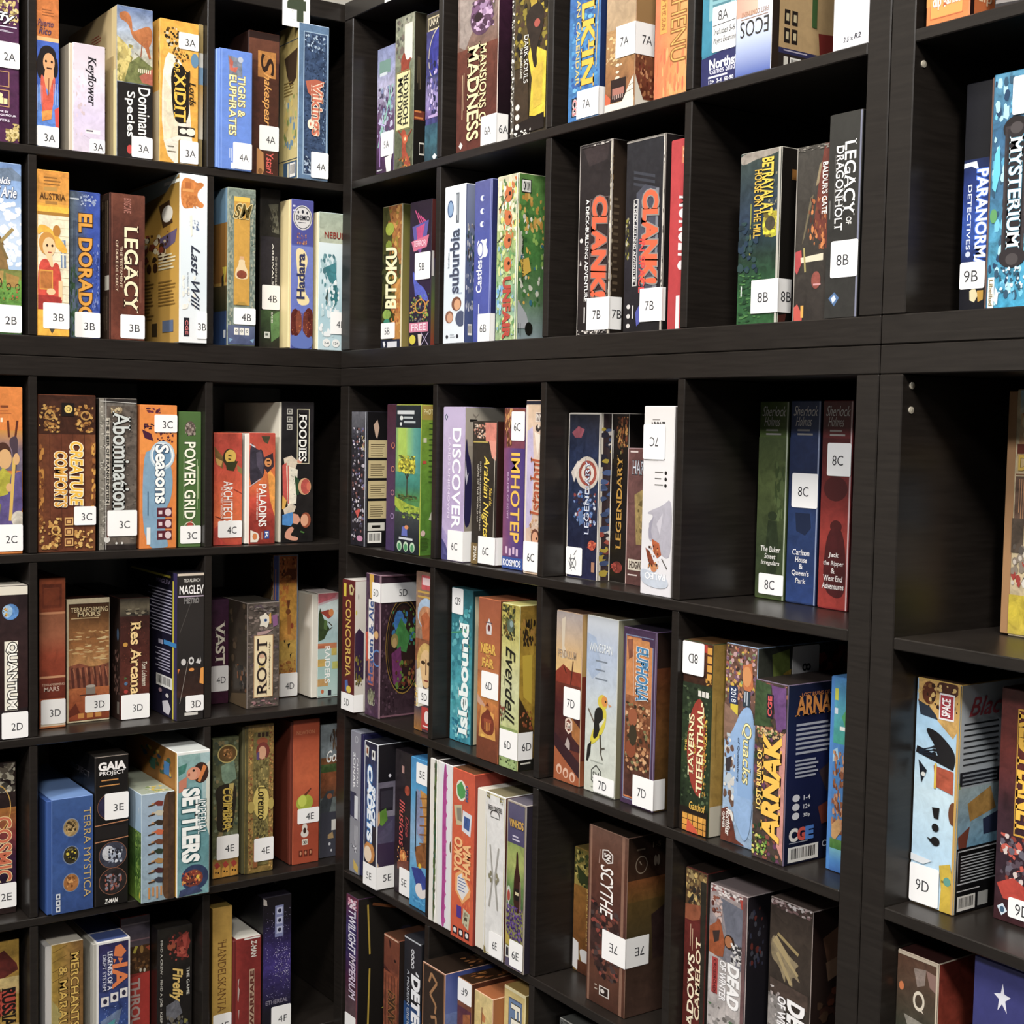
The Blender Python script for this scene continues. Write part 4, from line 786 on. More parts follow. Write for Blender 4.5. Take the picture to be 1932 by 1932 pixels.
game('maglev', 'black box with purple yellow-lined side, printed with white horizontal title', '252221.2', '241c3a', '1a1820', [
    R(0, 0, 1, .02, 'd8c8b4'), G(.04, .02, 1, .64, '2a2624', '2e2a28', '262322'), T('TED ALSPACH', .24, .04, .85, .062, 'd8d4cc'), T('MAGLEV', .08, .085, .97, .142, 'f4f0ec', 'h', None, 0, .015), R(.03, .155, .98, .163, 'c8b4c8'), T('METRO', .26, .17, .8, .205, '3a3434', 'h', 'd8d4d0', 0, .0, .03), E(.24, .6, .09, .022, 'd0ccc8'), E(.53, .595, .1, .026, 'd8d4d0'), E(.53, .595, .05, .013, '2a2624'), P('d0ccc8', .7, .61, .78, .58, .84, .6, .86, .57, .9, .6, .86, .62), G(0, .64, 1, .84, '2c211c.3', '3c241c.3'), P('d8721c', .02, .645, .1, .645, .03, .68), E(.54, .655, .1, .011, 'e08a28'), P('e8962c', .88, .65, 1, .645, 1, .76, .84, .75), LN(.1, .88, .4, .6, .0012, '8a8078'), LN(.1, .4, .5, .2, .001, '5a5450'), R(.28, .945, .78, .965, 'd8d4cc')],
    [G(0, 0, .93, 1, '1a1626', '201c34'), R(.93, 0, 1, 1, '3c3260'), P('c8b830', .1, .03, .88, .03, .88, .045, .1, .045), R(.915, .06, .94, 1, 'd8c830'), T('MAGLEV', .62, .06, .88, .09, '8a7c9c'), *[R(.45 + .08 * (i % 2), .13 + i * .022, .9, .138 + i * .022, 'b8b4c8') for i in range(14)], R(.76, .475, 1, .505, '2c86c8'), R(.66, .48, .74, .51, 'b8b4c8'), *[R(.6 + .06 * (i % 2), .54 + i * .02, .88, .548 + i * .02, 'b8b4c8') for i in range(8)], BAR(.62, .72, .92, .8), E(.7, .83, .03, .015, 'c8a0a8'), E(.83, .85, .03, .015, 'd8d4cc'), P('d8d4d8', .74, .9, .84, .88, .9, .93, .86, .98, .76, .97)])
game('vast', 'dark plum box with block white title half hidden behind the corner of 4D', '3c1c34.3', '1e1410', '2c1626', [
    G(0, 0, 1, 1, '40203a.3', '441c34.3', '3c162c.3'), T('VAST', .28, .22, .78, .62, 'e6dec8', 'd', '24101c', 0, .03, .04)], None, dep=.2)
game('root', 'greyish violet forest box with cream title strip and fox mask, standing forward in 4D', '5a5048.5', '4a3f34', '4a443c', [
    B(.02, .02, .98, .98, 70, .12, .02, '6a5f58 4c423c 7a6e64 5c4c54 8a7a70', 2), B(.1, .04, .9, .1, 10, .14, .01, '8a8078 3c3632', 3), P('e8e0cc', .35, .13, .5, .12, .55, .09, .62, .13, .72, .14, .66, .2, .6, .25, .5, .22, .36, .23, .42, .18), E(.56, .17, .05, .014, '3c68a0'), E(.56, .17, .022, .008, '1a1a24'), P('d8a03c', .66, .12, .72, .1, .74, .2, .68, .21), P('8a5a84', .76, .13, .92, .12, .94, .22, .8, .24), P('b0908c', .3, .28, .8, .26, .6, .3, .3, .31), R(.2, .31, .8, .9, 'efdcae'), FR(.2, .31, .8, .9, .02, .005, 'b88a5a'), T('ROOT', .3, .345, .6, .87, '2a2420', 'u', 'caa88a', 0, .01, .03), T('A Game of Woodland Might and Right', .66, .38, .72, .83, '5a4634', 'u'), E(.45, .75, .11, .03, 'dcc89a'), E(.45, .605, .1, .035, 'd8c060.1'), E(.45, .5, .1, .03, 'd8a888'), B(.1, .92, .9, .98, 8, .1, .012, 'a87a7c 6a5450', 8)],
    [B(0, 0, 1, 1, 60, .12, .05, '5a4a3a 3c342c 74604a 4c4438 6a584c', 5), B(.5, .6, 1, .85, 10, .08, .04, '7a706a 2c2824 a8622c', 6), P('7a664c', .2, .9, 1, .85, 1, 1, .1, 1)], edge='8a7f78')
game('istanbulorange', 'tall orange desert painting box with blue border, behind the fox mask box', 'd08a24.3', 'b8a070', '6a7c9a', [
    R(0, 0, .2, 1, '3c4f92.2'), R(.2, .0, 1, 1, '7a90a8'), R(.23, .012, .95, .99, 'd8902a.3'), G(.23, .012, .95, .25, 'c8641c.4', 'd07a24.4'), B(.25, .02, .9, .18, 24, .06, .02, '8a3c14 e0a04c b8561c 5a2810', 3), P('7a3a14', .3, .17, .6, .1, .85, .1, .92, .14, .9, .18, .6, .14), G(.23, .2, .95, .6, 'dc9424.3', 'e0a42c.3', 'd09030.3'), B(.26, .18, .6, .36, 8, .12, .03, 'e8a830 d8801c c86a18', 6), E(.6, .4, .1, .02, '8a4a1c'), P('7a3c1c', .55, .32, .68, .32, .64, .37, .58, .38), P('b8701c', .56, .42, .72, .42, .72, .56, .58, .56), E(.76, .5, .06, .02, 'a03c14'), G(.23, .6, .95, .82, 'caa03c.3', 'c8a040.3', 'b8862c.4'), P('1a1410', .42, .6, .5, .595, .46, .62), P('1a1410', .58, .625, .7, .62, .62, .66), P('1a1410', .68, .7, .76, .69, .7, .73), B(.25, .74, .9, .84, 10, .08, .015, '8a4a1c a8641c', 8), LV(.06, .1, .14, .38, 1, 'b87a5c', .5)],
    [G(0, 0, 1, 1, '4a3a24', '6a5434'), B(.7, .02, 1, .5, 24, .1, .04, 'd8c8a0 3a2c1c a8502c e8dcc0', 3)])
game('raiders', 'white cornered box striped teal and pink with white title at the right of 4D', 'b9d0c8.1', '2c2420', 'e8dcd8', [
    G(0, 0, 1, .6, 'c87a84.1', 'cfe0e0.1', 'a8c4c4.1', 'b8d0cc.1'), P('c4606a.2', 0, .01, .9, 0, .8, .05, 0, .1), P('d8e4e0.1', 0, .12, 1, .06, 1, .16, 0, .24), P('3a4a28.3', .03, .2, .1, .14, .3, .26, .55, .34, .3, .44, .03, .46), P('55703a.3', .3, .25, .45, .27, .42, .36, .28, .34), P('a83c28.2', .1, .18, .5, .16, .7, .22, .5, .25), E(.62, .19, .12, .035, 'd8823c'), LN(.5, .36, .68, .33, .002, '3a2c1c'), LN(.5, .28, .68, .32, .002, '3a2c1c'),
    R(0, .48, .9, .53, 'c8784a.1'), R(0, .5, .3, .53, 'b8603c.1'), G(0, .53, 1, .98, 'b4ccc4', 'a8c8c0', 'bcd4cc'), R(0, .63, .4, .7, 'd0a850.1'), R(0, .82, .5, .89, 'c89a58.1'), R(.65, .53, .9, .6, 'c8b050.1'), R(.7, .66, 1, .73, 'c0c060.1'), T('RAIDERS', .34, .51, .58, .86, 'fcfaf4', 'd', None), E(.24, .94, .07, .02, 'c8642c'), R(.5, .93, .66, .98, '2c2c38')],
    [G(0, 0, 1, 1, '1c1814', '2a241e'), B(.2, .05, .9, .5, 18, .12, .05, '5a2c1c 3a4438 2c2820 4a4034', 3), L(.4, .65, .9, .95, 8, 'a8a090', .4)], seam=('L', .013, 'e9e2d2'), edge='e8dcd0')
# row E
game('cosmic', 'dark box with glowing orange vertical title seen at the left edge of row E', '2a1c1a.4', '14100e', '1c1412', [
    B(.5, .01, .98, .2, 26, .1, .03, 'a8a090 4a443c 6a6052 d0c8b0', 2), G(0, .3, 1, .8, 'a8681c.4', '7a2c28.4', '3c1c3a.4', '24122a.4'), P('d8b84a.2', .55, .3, .6, .26, .66, .34, .6, .4), R(.58, .34, .6, .78, 'e8d8a0'), T('COSMIC', .6, .36, .9, .78, 'c8603a', 'd', 'f0dca0', 0, .02, .05), RING(.6, .3, .3, .16, .05, 'd8a84a')], None)
game('terramystica', 'low royal blue box with three round medallions and gold serif title', '2c4f8f.2', '14203c', '6f93cc', [
    G(.0, 0, 1, 1, '33558f.1', '2a4c8a.2', '2f5290.2', '27457f.2'), T('TERRA MYSTICA', .76, .1, .94, .89, 'c8a860', 'd', None, 0, -.008), *[E(.46, .26 + i * .24, .2, .082, '7a88a0') for i in range(3)], E(.46, .26, .18, .075, 'a88a54.4'), E(.46, .5, .18, .075, '3a3424.5'), E(.46, .74, .18, .075, 'a86a2c.3'), B(.34, .2, .58, .3, 10, .06, .02, '5a4420 c8a870 3a2c18', 2), B(.34, .44, .58, .55, 12, .06, .02, '1c1a14 6a6240 d8c020 2c2a20', 3), B(.36, .68, .56, .78, 7, .05, .02, 'd89a50 7a4818', 4), *[R(.1, .82 + i * .055, .2, .868 + i * .055, 'd8dce0') for i in range(3)], *[E(.15, .844 + i * .055, .03, .012, '2a3a5c') for i in range(3)]], None, seam=('L', .009, '2d5296'), edge='6a8cc8')
game('gaia', 'black box with white title and round planet portraits, with a 3E sticker', '171412.2', '0d0b0a', '1c1814', [
    R(0, 0, 1, .008, 'a8988c'), R(.03, 0, .035, 1, '4a4440'), T('GAIA', .12, .045, .9, .095, 'f2eeea', 'h', None, 0, .05), T('PROJECT', .14, .103, .88, .137, 'f2eeea', 'h', None, 0, .01), L(.2, .16, .86, .175, 1, 'c8883c', .5), L(.15, .195, .92, .21, 1, 'c8883c', .5), RING(.42, .34, .34, .085, .04, '8a5a44'), E(.4, .34, .3, .075, '2c2844.5'), LN(0, .46, 1, .445, .002, 'b87a50'), LN(0, .57, 1, .555, .002, 'b87a50'), R(0, .47, 1, .55, '211d1c'), RING(.54, .665, .42, .09, .04, '8a5a44'), E(.54, .665, .4, .084, '3a3c4a.5'), E(.4, .65, .18, .05, 'c8c8cc.2'), B(.4, .62, .82, .72, 20, .07, .02, '6a7080 a8b0c0 24242c d8dce4', 4), RING(.54, .84, .42, .09, .04, '8a5a44'), E(.54, .84, .4, .084, '2a2424.5'), B(.3, .79, .8, .9, 22, .07, .02, '5a5058 7a3c30 24201f 8a8690 a85a48', 6), T('Z-MAN', .3, .955, .68, .982, 'f0ece4', 'h', None, .2, .03)],
    [G(0, 0, 1, 1, '0c0a09', '16120f'), T('PROJECT', .5, .12, .9, .17, '4a4444'), LN(.6, .3, .98, .33, .0012, '5a3c30')])
game('villagers', 'light blue and brown box with a column of little walking people', '9ab0c0.2', '5a7a34', 'a8b09c', [
    G(0, 0, 1, 1, 'a4b8c8.1', '9ab0c4.1', '98aebc.2', '90a6b0.2'), P('5a3c24.3', .66, 0, 1, 0, 1, 1, .66, 1, .62, .8, .66, .6, .62, .4), R(.8, 0, 1, 1, '4a3424.4'), *[[E(.34, .1 + i * .088, .05, .014, 'c89a6c'), P(('7a2c20', 'c8c0a8', '3a2c20', 'c85a28', '6a3c24', '2c3a2c', 'a87a3c', '4a2424', '3a3a44')[i], .36, .09 + i * .088, .5, .07 + i * .088, .66, .085 + i * .088, .62, .125 + i * .088, .48, .12 + i * .088), LN(.2, .115 + i * .088, .4, .105 + i * .088, .003, '4a3018')] for i in range(9)], *[LV(.2 + .12 * k, .86, .27 + .12 * k, .97, 1, 'c8843c', .8, k) for k in range(4)]],
    [G(0, 0, 1, .35, 'a8c0d4', '9ab8d0'), G(0, .35, 1, 1, '5c7c3c.4', '3c6024.4', '6a8a2c.4'), B(.3, .35, 1, .95, 40, .1, .03, '4a7028 7a9c3c 2c4a1c 8aa848', 3), E(.85, .93, .05, .03, 'd8c030'), P('d0dce0', .7, .14, .78, .12, .76, .2)], edge='c8d4dc', tart=[B(.3, .75, .9, .98, 14, .08, .03, 'd8b838 e8dcb0 8aa060', 2)], dep=.24)
game('settlers', 'turquoise box with bubble white title between a scarfed woman and a blue hooded head', '6fa2a4.2', 'cf8a26', 'd8dcd8', [
    R(0, 0, 1, .02, 'f2f2ec'), G(.02, .02, .98, 1, '8fb4ae.2', '6f9fa4.2', '5f9296.2', '78a8ac.2'), P('a8c4c4.1', .7, .02, 1, .02, 1, .5, .8, .4), P('3f7a6c.3', .03, .1, .3, .08, .25, .14, .05, .16), P('d8d8c8', .9, .1, 1, .08, 1, .6, .86, .5), P('c97a5c', .05, .2, .3, .17, .28, .26, .05, .28), E(.72, .155, .24, .072, '3a2218'), E(.5, .155, .22, .045, 'd98a68'), E(.46, .16, .14, .04, 'dd9a78'), P('d87a28', .62, .21, .8, .1, .9, .12, .7, .22), E(.5, .135, .04, .008, '2a1812'), E(.36, .16, .03, .012, 'b03c30'), T('SETTLERS', .18, .26, .66, .76, 'fafaf4', 'd', '2c5c60', 0, .05, .1), T('IMPERIAL', .64, .34, .88, .58, 'f4f8f4', 'd', '2c5c60', 0, .0, .05), E(.55, .875, .42, .09, '2c3a5c.3'), E(.5, .88, .3, .06, '7a3420.4'), B(.15, .83, .75, .92, 18, .07, .016, 'd8702c e09a3c 8a2c18 c85020 3a2430', 4), E(.64, .875, .05, .014, 'e8c030'), P('3a4468.3', .1, .95, .6, .93, .8, .98, .05, 1)],
    [G(0, 0, 1, 1, '8a5a1c', 'c8821e', 'd89430'), R(.97, 0, 1, 1, 'e8b048'), B(.3, .05, .9, .2, 12, .07, .03, '3c5a3c c8a030 2c4a6a 8a5a1c', 3), R(.76, .1, .86, .19, '3c78b0'), R(.5, .12, .6, .2, '3a6a58')], edge='f2efe8')
game('coimbra', 'olive box with round gold emblem, slanted gold title and dice at the foot', '5c6040.4', '2c2c1e', '4a5038', [
    B(.02, .02, .98, .95, 70, .14, .03, '6a7050 4a5038 7a8468 8a7a50 3c4a3c', 2), P('7f9a80.3', .3, .2, .8, .16, .9, .3, .5, .34, .35, .3), E(.55, .115, .38, .066, 'c8b468'), E(.55, .115, .34, .058, '6a4c20.3'), B(.35, .08, .75, .15, 12, .09, .016, 'c88a48 8a5c28 3c2814', 3), P('2a2418', .02, .35, .65, .32, .95, .36, .8, .62, .6, .68, .1, .66, .2, .5), P('c8b060', .62, .33, .8, .33, .66, .66, .55, .68), T('COIMBRA', .38, .36, .74, .66, 'c8a83c', 'd', '241c10', .2, .03, .06), G(0, .86, 1, 1, '8a6a2c.4', 'b8842c.4'), *[[P('d89a28', .05 + i * .32, .93, .3 + i * .32, .92, .3 + i * .32, .99, .05 + i * .32, 1), P('a83020', .06 + i * .32, .9, .18 + i * .32, .88, .3 + i * .32, .91, .16 + i * .32, .935), E(.13 + i * .32, .955, .03, .008, '3a2410'), E(.23 + i * .32, .96, .03, .008, '3a2410')] for i in range(3)]])
game('lorenzo', 'ornate old-gold filigree box with a cream name plate down its middle', '8a7434.4', '4a4428', '6a5c30', [
    R(.0, 0, .1, 1, '5c5430.3'), FR(.1, .01, .99, .99, .18, .04, '96783a.4'), B(.11, .02, .28, .98, 56, .05, .012, 'b8823c 6a5424 c8a050 8a4a24', 2), B(.82, .02, .98, .98, 56, .05, .012, 'b8823c 6a5424 c8a050 8a4a24', 3), R(.28, .05, .82, .95, '7a6e3c.4'), *[R(.42 + i * .14, .055, .52 + i * .14, .085, '3a2418') for i in range(3)], E(.58, .115, .2, .026, '9a4c28'), E(.6, .18, .24, .06, '7a3024.3'), E(.58, .19, .14, .045, 'd8a07a'), P('5a4470', .38, .19, .48, .18, .48, .24, .38, .23), B(.3, .22, .8, .44, 34, .06, .016, 'b09a54 5c5028 8a7c44', 4), E(.55, .52, .28, .11, 'd8c060.1'), E(.62, .58, .18, .07, 'd8c060.1'), E(.2, .55, .12, .04, 'b8a04c'), E(.9, .54, .1, .04, 'b8a04c'), T('Lorenzo', .44, .42, .72, .64, '241c0c', 'd', None, .15, .01), B(.3, .64, .8, .8, 34, .05, .014, 'a09048 4c4424 8a7c44', 6), P('9a5a28', .28, .8, .4, .75, .5, .77, .42, .96, .28, .96)],
    None, seam=('L', .006, '5a5638'))
game('newton', 'plain red-orange box with a green apple above the 4E sticker', 'b04a1e.1', '2a1810', '8a3a1a', [
    G(.03, 0, 1, 1, 'a8421c', 'b84e20.1', 'c85a24.1', 'b04820.1', 'a03c18.1', 'a8421c'), T('NEWTON', .12, .075, .8, .1, 'c87a50'), E(.45, .575, .32, .058, 'a8b430.1'), E(.36, .562, .16, .04, 'c8d04c'), P('6a3018', .42, .52, .68, .475, .7, .485, .5, .53), E(.46, .75, .1, .03, 'e0d8cc'), E(.46, .79, .15, .028, 'e0d8cc'), E(.46, .77, .06, .02, '3a2418'), R(.36, .83, .58, .87, 'e8e0d0'), T('CMON', .39, .84, .55, .862, '2c2018'), *[R(.24 + i * .19, .905, .38 + i * .19, .95, '6a2410') for i in range(3)], *[E(.31 + i * .19, .925, .035, .013, 'c88a60') for i in range(3)]],
    [G(0, 0, 1, 1, '16100c', '24160f'), B(.5, .3, .95, .6, 14, .1, .04, '6a4420 8a6a3c a87a50', 3), R(.3, .8, 1, .84, '9a4a1c'), R(.5, .86, .75, .95, '7a5020'), LV(.4, .6, .8, .78, 4, '6a3c1c', .4)], seam=('L', .006, '6a2a18'))
game('goscript', 'grey-green and brown box with white script, half hidden by the corner panel in row E', '6a7270.3', '3a3a3c', '7a8080', [
    G(0, 0, 1, .3, '8a9498.3', '7a8488.3'), B(.4, .04, .9, .2, 22, .03, .05, '4a3424 6a5038 3a2818', 2), R(.0, .25, 1, .3, '7a4c28.4'), T('Goslar', .25, .2, 1.2, .285, 'f2f0ea', 'h', None, .3), G(0, .3, 1, .37, '4a6034.4', '3a5028.4'), G(0, .36, 1, .55, '8a4a24.4', '7a4424.4', '5a3c28.4'), P('3c4044.3', 0, .58, .3, .5, .6, .5, .4, .66, 0, .66), E(.4, .54, .12, .02, '8a5030'), G(0, .66, 1, 1, '3c3c46', '42424c'), R(.5, .72, .8, .8, 'd8d4cc'), P('a88a5c', .35, .83, .55, .81, .6, .86, .34, .86), E(.42, .9, .05, .012, 'c8c8cc'), E(.5, .95, .04, .01, 'c8c8cc')])
# row F
game('rust', 'yellow and red box with dark lettering at the bottom left edge of row F', 'b08a34.3', '2a1810', '6a5424', [
    G(0, 0, 1, .28, 'b08a2c.3', 'a07a28.3'), P('5a1c14.4', .4, .1, .7, .06, .95, .16, .98, .2, .7, .24, .4, .25), G(0, .24, 1, .36, 'c8b070.3', 'b8985c.3'), P('b03820.3', .5, .33, .93, .31, .93, .46, .5, .5), T('RUSSIAN', .66, .31, .92, .62, '1c1410', 'd', None, 0, .03), T('RAILROADS', .44, .31, .62, .72, '8a2418', 'd', None, 0, .02), G(0, .55, 1, 1, 'b8985c.3', '9a7840.3')], None)
game('merchants', 'tan box with gold two-line title and white lid rim at the lower left', '9a7a34.3', 'd0c8b8', 'e8e0d0', [
    H(.0, 0, 1, 1, 'b8942f.3', '9a7430.3', '7a5424.3'), *[LN(.03, .06 + .07 * i, .5, .02 + .07 * i, .0015, '7a5c1c') for i in range(4)], P('b8a860.2', .03, .4, .35, .5, .03, .75), R(0, 0, .025, 1, 'd8c88c'), T('MERCHANTS', .6, .08, .86, .62, 'd8b04c', 'd', '4a2c0c', 0, .01, .05), T('& MARAUDERS', .24, .17, .5, .86, 'd8b04c', 'd', '4a2c0c', 0, .01, .05)], None, seam=('L', .011, 'dcd8d4'), edge='e8dcc0')
game('xia', 'white framed deep blue space box with orange initial letters in row F', '28386e.4', 'b0aca0', '4a5f9c', [
    G(0, 0, 1, 1, '2c2450.4', '2c3468.4', '28498c.5', '1c2c60.5'), FR(0, 0, 1, 1, .055, .02, 'e8e4de'), P('d8702c', .55, .05, .72, .04, .88, .1, .74, .14, .5, .12), P('d8702c', .62, .14, .78, .15, .7, .19), P('d8702c', .48, .14, .58, .15, .52, .18), T('IA', .48, .19, .9, .36, 'd8702c', 'd', None, 0, .03), T('LEGENDS OF A', .32, .08, .46, .37, 'e8e6f0', 'd', None, 0, .02), T('DRIFT SYSTEM', .17, .1, .28, .37, 'c8c8d8', 'd'), *[R(.13 + i * .28, .42 - i * .02, .36 + i * .28, .49 - i * .02, 'e4e0dc') for i in range(3)], *[E(.25 + i * .28, .455 - i * .02, .06, .02, '24223c') for i in range(3)], P('6a7c9c.4', .1, .6, .6, .54, .75, .53, .6, .68, .3, .74), P('4aa0a0.3', .3, .63, .55, .6, .5, .68), B(.1, .5, .9, .97, 30, .02, .008, '6a8ad0 a8c0f0', 3)],
    [G(0, 0, 1, 1, '3a3a3c', '6a6a68'), R(.9, 0, 1, 1, 'd8d4cc'), B(.3, .1, .9, .9, 12, .1, .05, '2a2a30 55555a', 3)], seam=('L', .007, 'b8b4a8'), tart=[FR(0, .8, 1, 1, .04, .014, 'e8e4de')], edge='e8e4de')
game('redthrough', 'recessed box with grey-violet top, brown middle and red lower panel with grey letters', '9a2a1c.2', '2c2428', '3a343c', [
    G(0, 0, 1, .24, '5a5058.2', '4a4450.2', '6a5a60.2'), R(0, .05, 1, .06, '8a8088'), R(0, .17, 1, .18, '8a6a70'), G(0, .22, 1, .42, '5a3a1c.4', '4a3018.4'), LN(.45, .27, .55, .22, .006, 'c8b83c'), E(.72, .25, .06, .03, 'b88a3c'), P('b8502c', .85, .24, 1, .23, 1, .27), B(.3, .3, .98, .4, 12, .08, .02, '6a4420 3a2412 8a6030', 2), E(.68, .4, .04, .015, 'd8d4c4'), E(.82, .405, .04, .015, 'd8d4c4'), P('b82a1c.1', 0, .46, 1, .42, 1, 1, 0, 1), T('THROUGH', .34, .46, .66, .96, 'c0a8a0', 'd', None, 0, .03)])
game('firefly', 'black photo-style box with gold script and red figures, rightmost in 3F', '1f1c1a.3', '120f0d', '2a2622', [
    G(0, 0, 1, 1, '2a2620.3', '1c1816.3', '221e1a.3'), P('8a2c20.3', .55, .1, .85, .05, .95, .14, .8, .26, .55, .24), E(.4, .15, .12, .035, 'a8502c'), E(.72, .2, .1, .03, 'b85038'), B(.3, .05, .9, .28, 20, .06, .02, '5a2018 a84030 3a1814', 3), P('b04030', .7, .1, .9, .06, .8, .2), T('Firefly', .36, .33, .72, .6, 'd8b45c', 'd', '3a2410', .35, .03, .04), T('THE GAME', .84, .34, .92, .56, 'd8d4c8', 'd'), T('FIND A CREW - FIND A JOB - KEEP FLYING', .06, .09, .14, .9, 'c8c4b8', 'd'), P('6a6a70.4', .25, .62, .6, .58, .72, .7, .4, .76, .25, .7), B(.25, .7, .9, .95, 14, .08, .03, '8a8440 4a4a50 6a6458', 5)])
game('goldkanta', 'slim mustard gold box with brown vertical lettering, leftmost in 4F', 'b08c34.1', '5a4418', '7a6428', [
    G(0, 0, 1, 1, 'b8903a.1', 'c0983c.1', 'a88430.1'), T("'HANDELSKANTA", .28, .24, .72, .77, '6a4014', 'd', None, 0, -.005)], None)
game('redzman', 'lower brick red box with beige vertical title and scuffed edge in 4F', '7c1f18.2', '3a1410', 'e0dcd0', [
    H(0, 0, 1, 1, '8a221a.2', '761c16.2', '80201a.2'), R(.32, 0, .95, .02, 'e8e4dc'), T('Z-MAN', .6, .04, .8, .2, 'd8d0c4', 'd', None, 0, .03), R(.53, .32, .73, .92, 'b89c80'), T('WARFARE', .56, .34, .71, .9, '5a2418', 'u', None, 0, .03), P('b8a49c', .08, .4, .13, .39, .1, .47, .15, .5, .1, .62, .07, .6), P('b8a49c', .1, .7, .14, .7, .12, .8)], None, seam=('L', .006, '6a1c18'))
game('galaxy', 'near-black box with a violet star field, rightmost in 4F', '17131c.3', '0c0a0e', '1c1822', [
    G(0, 0, 1, 1, '1a1618.2', '18141c.2', '2a2050.4', '3c2c78.5', '2a2050.4', '1a1622.3', '161218.2'), P('a8a098', 0, 0, .12, .02, .14, .06, 0, .05), R(.42, .07, .72, .3, '7a80a8'), *[R(.48, .085 + i * .07, .68, .135 + i * .07, 'b8bcd4') for i in range(3)], *[E(.58, .11 + i * .07, .06, .015, '24243a') for i in range(3)], B(.08, .1, .95, .8, 90, .012, .004, 'e8e4f4 c8c0f0 9a90d8', 4), B(.4, .38, .95, .6, 60, .014, .005, 'f4f0ff c8c0f0', 6), T('ETHEREAL', .1, .755, .88, .785, '8a8290')])

# ------------------------------------------------------------------ games on the middle and right units
# row A
game('purpleart', 'low lilac and violet box with neon curls, leftmost in 5A', '8a84a0.4', '3c3848', '6a687c', [
    G(0, 0, 1, .3, '8890b8.3', '9aa0c4.3', 'b8b4d0.4'), R(.12, .1, .75, .2, '7a9c90'), L(.15, .19, .7, .25, 1, 'd8e0e4', .4), G(0, .3, 1, 1, 'a8a4c0.4', '6a4c70.4', '54345c.4', '3c2440.4'), B(.05, .3, .95, .7, 40, .1, .03, 'c8c8e0 7c88b0 5a3c64 a8b8c8 4a4860', 2), *[LN(.1 + .2 * i, .75 - .1 * i, .3 + .2 * i, .6 - .1 * i, .003, '9ad8c0') for i in range(4)], LN(.1, .56, .5, .6, .003, 'c8b8e8'), LN(.2, .65, .22, .9, .003, 'a880c0'), LN(.7, .3, .8, .5, .003, '8ac8b8'), P('f2f0ea', .5, .84, .92, .82, .86, .88, .84, .97, .64, .98), L(.05, .92, .45, .99, 2, 'c8c4cc', .3)])
game('arkham', 'tall greenish grey box with cream title plate and a red tentacled creature', '7c8470.4', '1c1814', 'd0ccb0', [
    G(0, 0, 1, 1, 'a8a890.4', '7a8068.4', '6c7458.4', '5a5c44.4'), B(.05, .02, .95, .3, 26, .12, .03, '8a9078 5c5a50 b0b098 7a6a60', 2), R(.5, .06, .92, .29, 'ece8d8'), P('9a3c20.3', .3, .28, .5, .22, .6, .3, .9, .27, .7, .34, .9, .38, .55, .36, .2, .42, .35, .33), R(.1, .36, .82, .72, 'e6dfa4'), FR(.08, .35, .84, .73, .03, .006, '8a8450'), T('ARKHAM', .18, .39, .44, .7, '2c2a20', 'u', None, 0, .01), T('HORROR', .48, .37, .74, .7, '2c2a20', 'u', None, 0, .01), P('a8401c.3', .35, .74, .55, .72, .7, .78, .6, .86, .85, .92, .95, 1, .6, .97, .4, .88, .45, .8), E(.6, .79, .14, .03, 'c85a28'), E(.6, .79, .05, .012, 'e8d0a0'), LN(.4, .76, .2, .72, .003, '8a3418'), LN(.75, .78, .95, .74, .003, '8a3418'), B(.2, .9, .9, .99, 12, .08, .015, 'd89028 8a5020 4a4834', 6)],
    [R(0, 0, .02, 1, 'd8d0a0'), G(.02, 0, 1, 1, '3a3424', '1a1612', '141210'), LV(.3, .28, .6, .5, 3, '6a5c44', .4), R(.05, .62, .9, .68, '6a2c1c'), L(.1, .62, .8, .7, 2, 'c8742c', .3), FR(.5, .82, .9, .9, .03, .01, 'd0ccc0')])
game('unica', 'night blue and violet box with cream frame beside the upright in 5A', '3c3c78.4', '1a1a34', '4a4a5c', [
    R(0, 0, 1, .12, '3a342c.3'), FR(.1, .03, 1, .12, .03, .01, 'c8b890'), T('UNMATCHED', .2, .045, 1.3, .09, 'd8ccb0'), E(.9, .3, .75, .2, '2c2f8c.4'), RING(.9, .3, .75, .2, .04, 'd8cca0'), G(0, .42, 1, .7, '2c3460.4', '9a8cc0.4', '5a4480.4'), B(.1, .3, 1, .7, 30, .1, .03, '1c2040 4a4a90 a898d0 c8b8e0 34305c', 2), L(.2, .68, 1, .74, 1, 'b8a0d0', .3), G(0, .74, 1, 1, '2c5468.4', '34606c.4', '24404c.4'), R(.75, .86, .9, .9, 'd8cc90'), P('e0e4e4', .45, .96, .6, .94, .75, .96, .6, .985)])
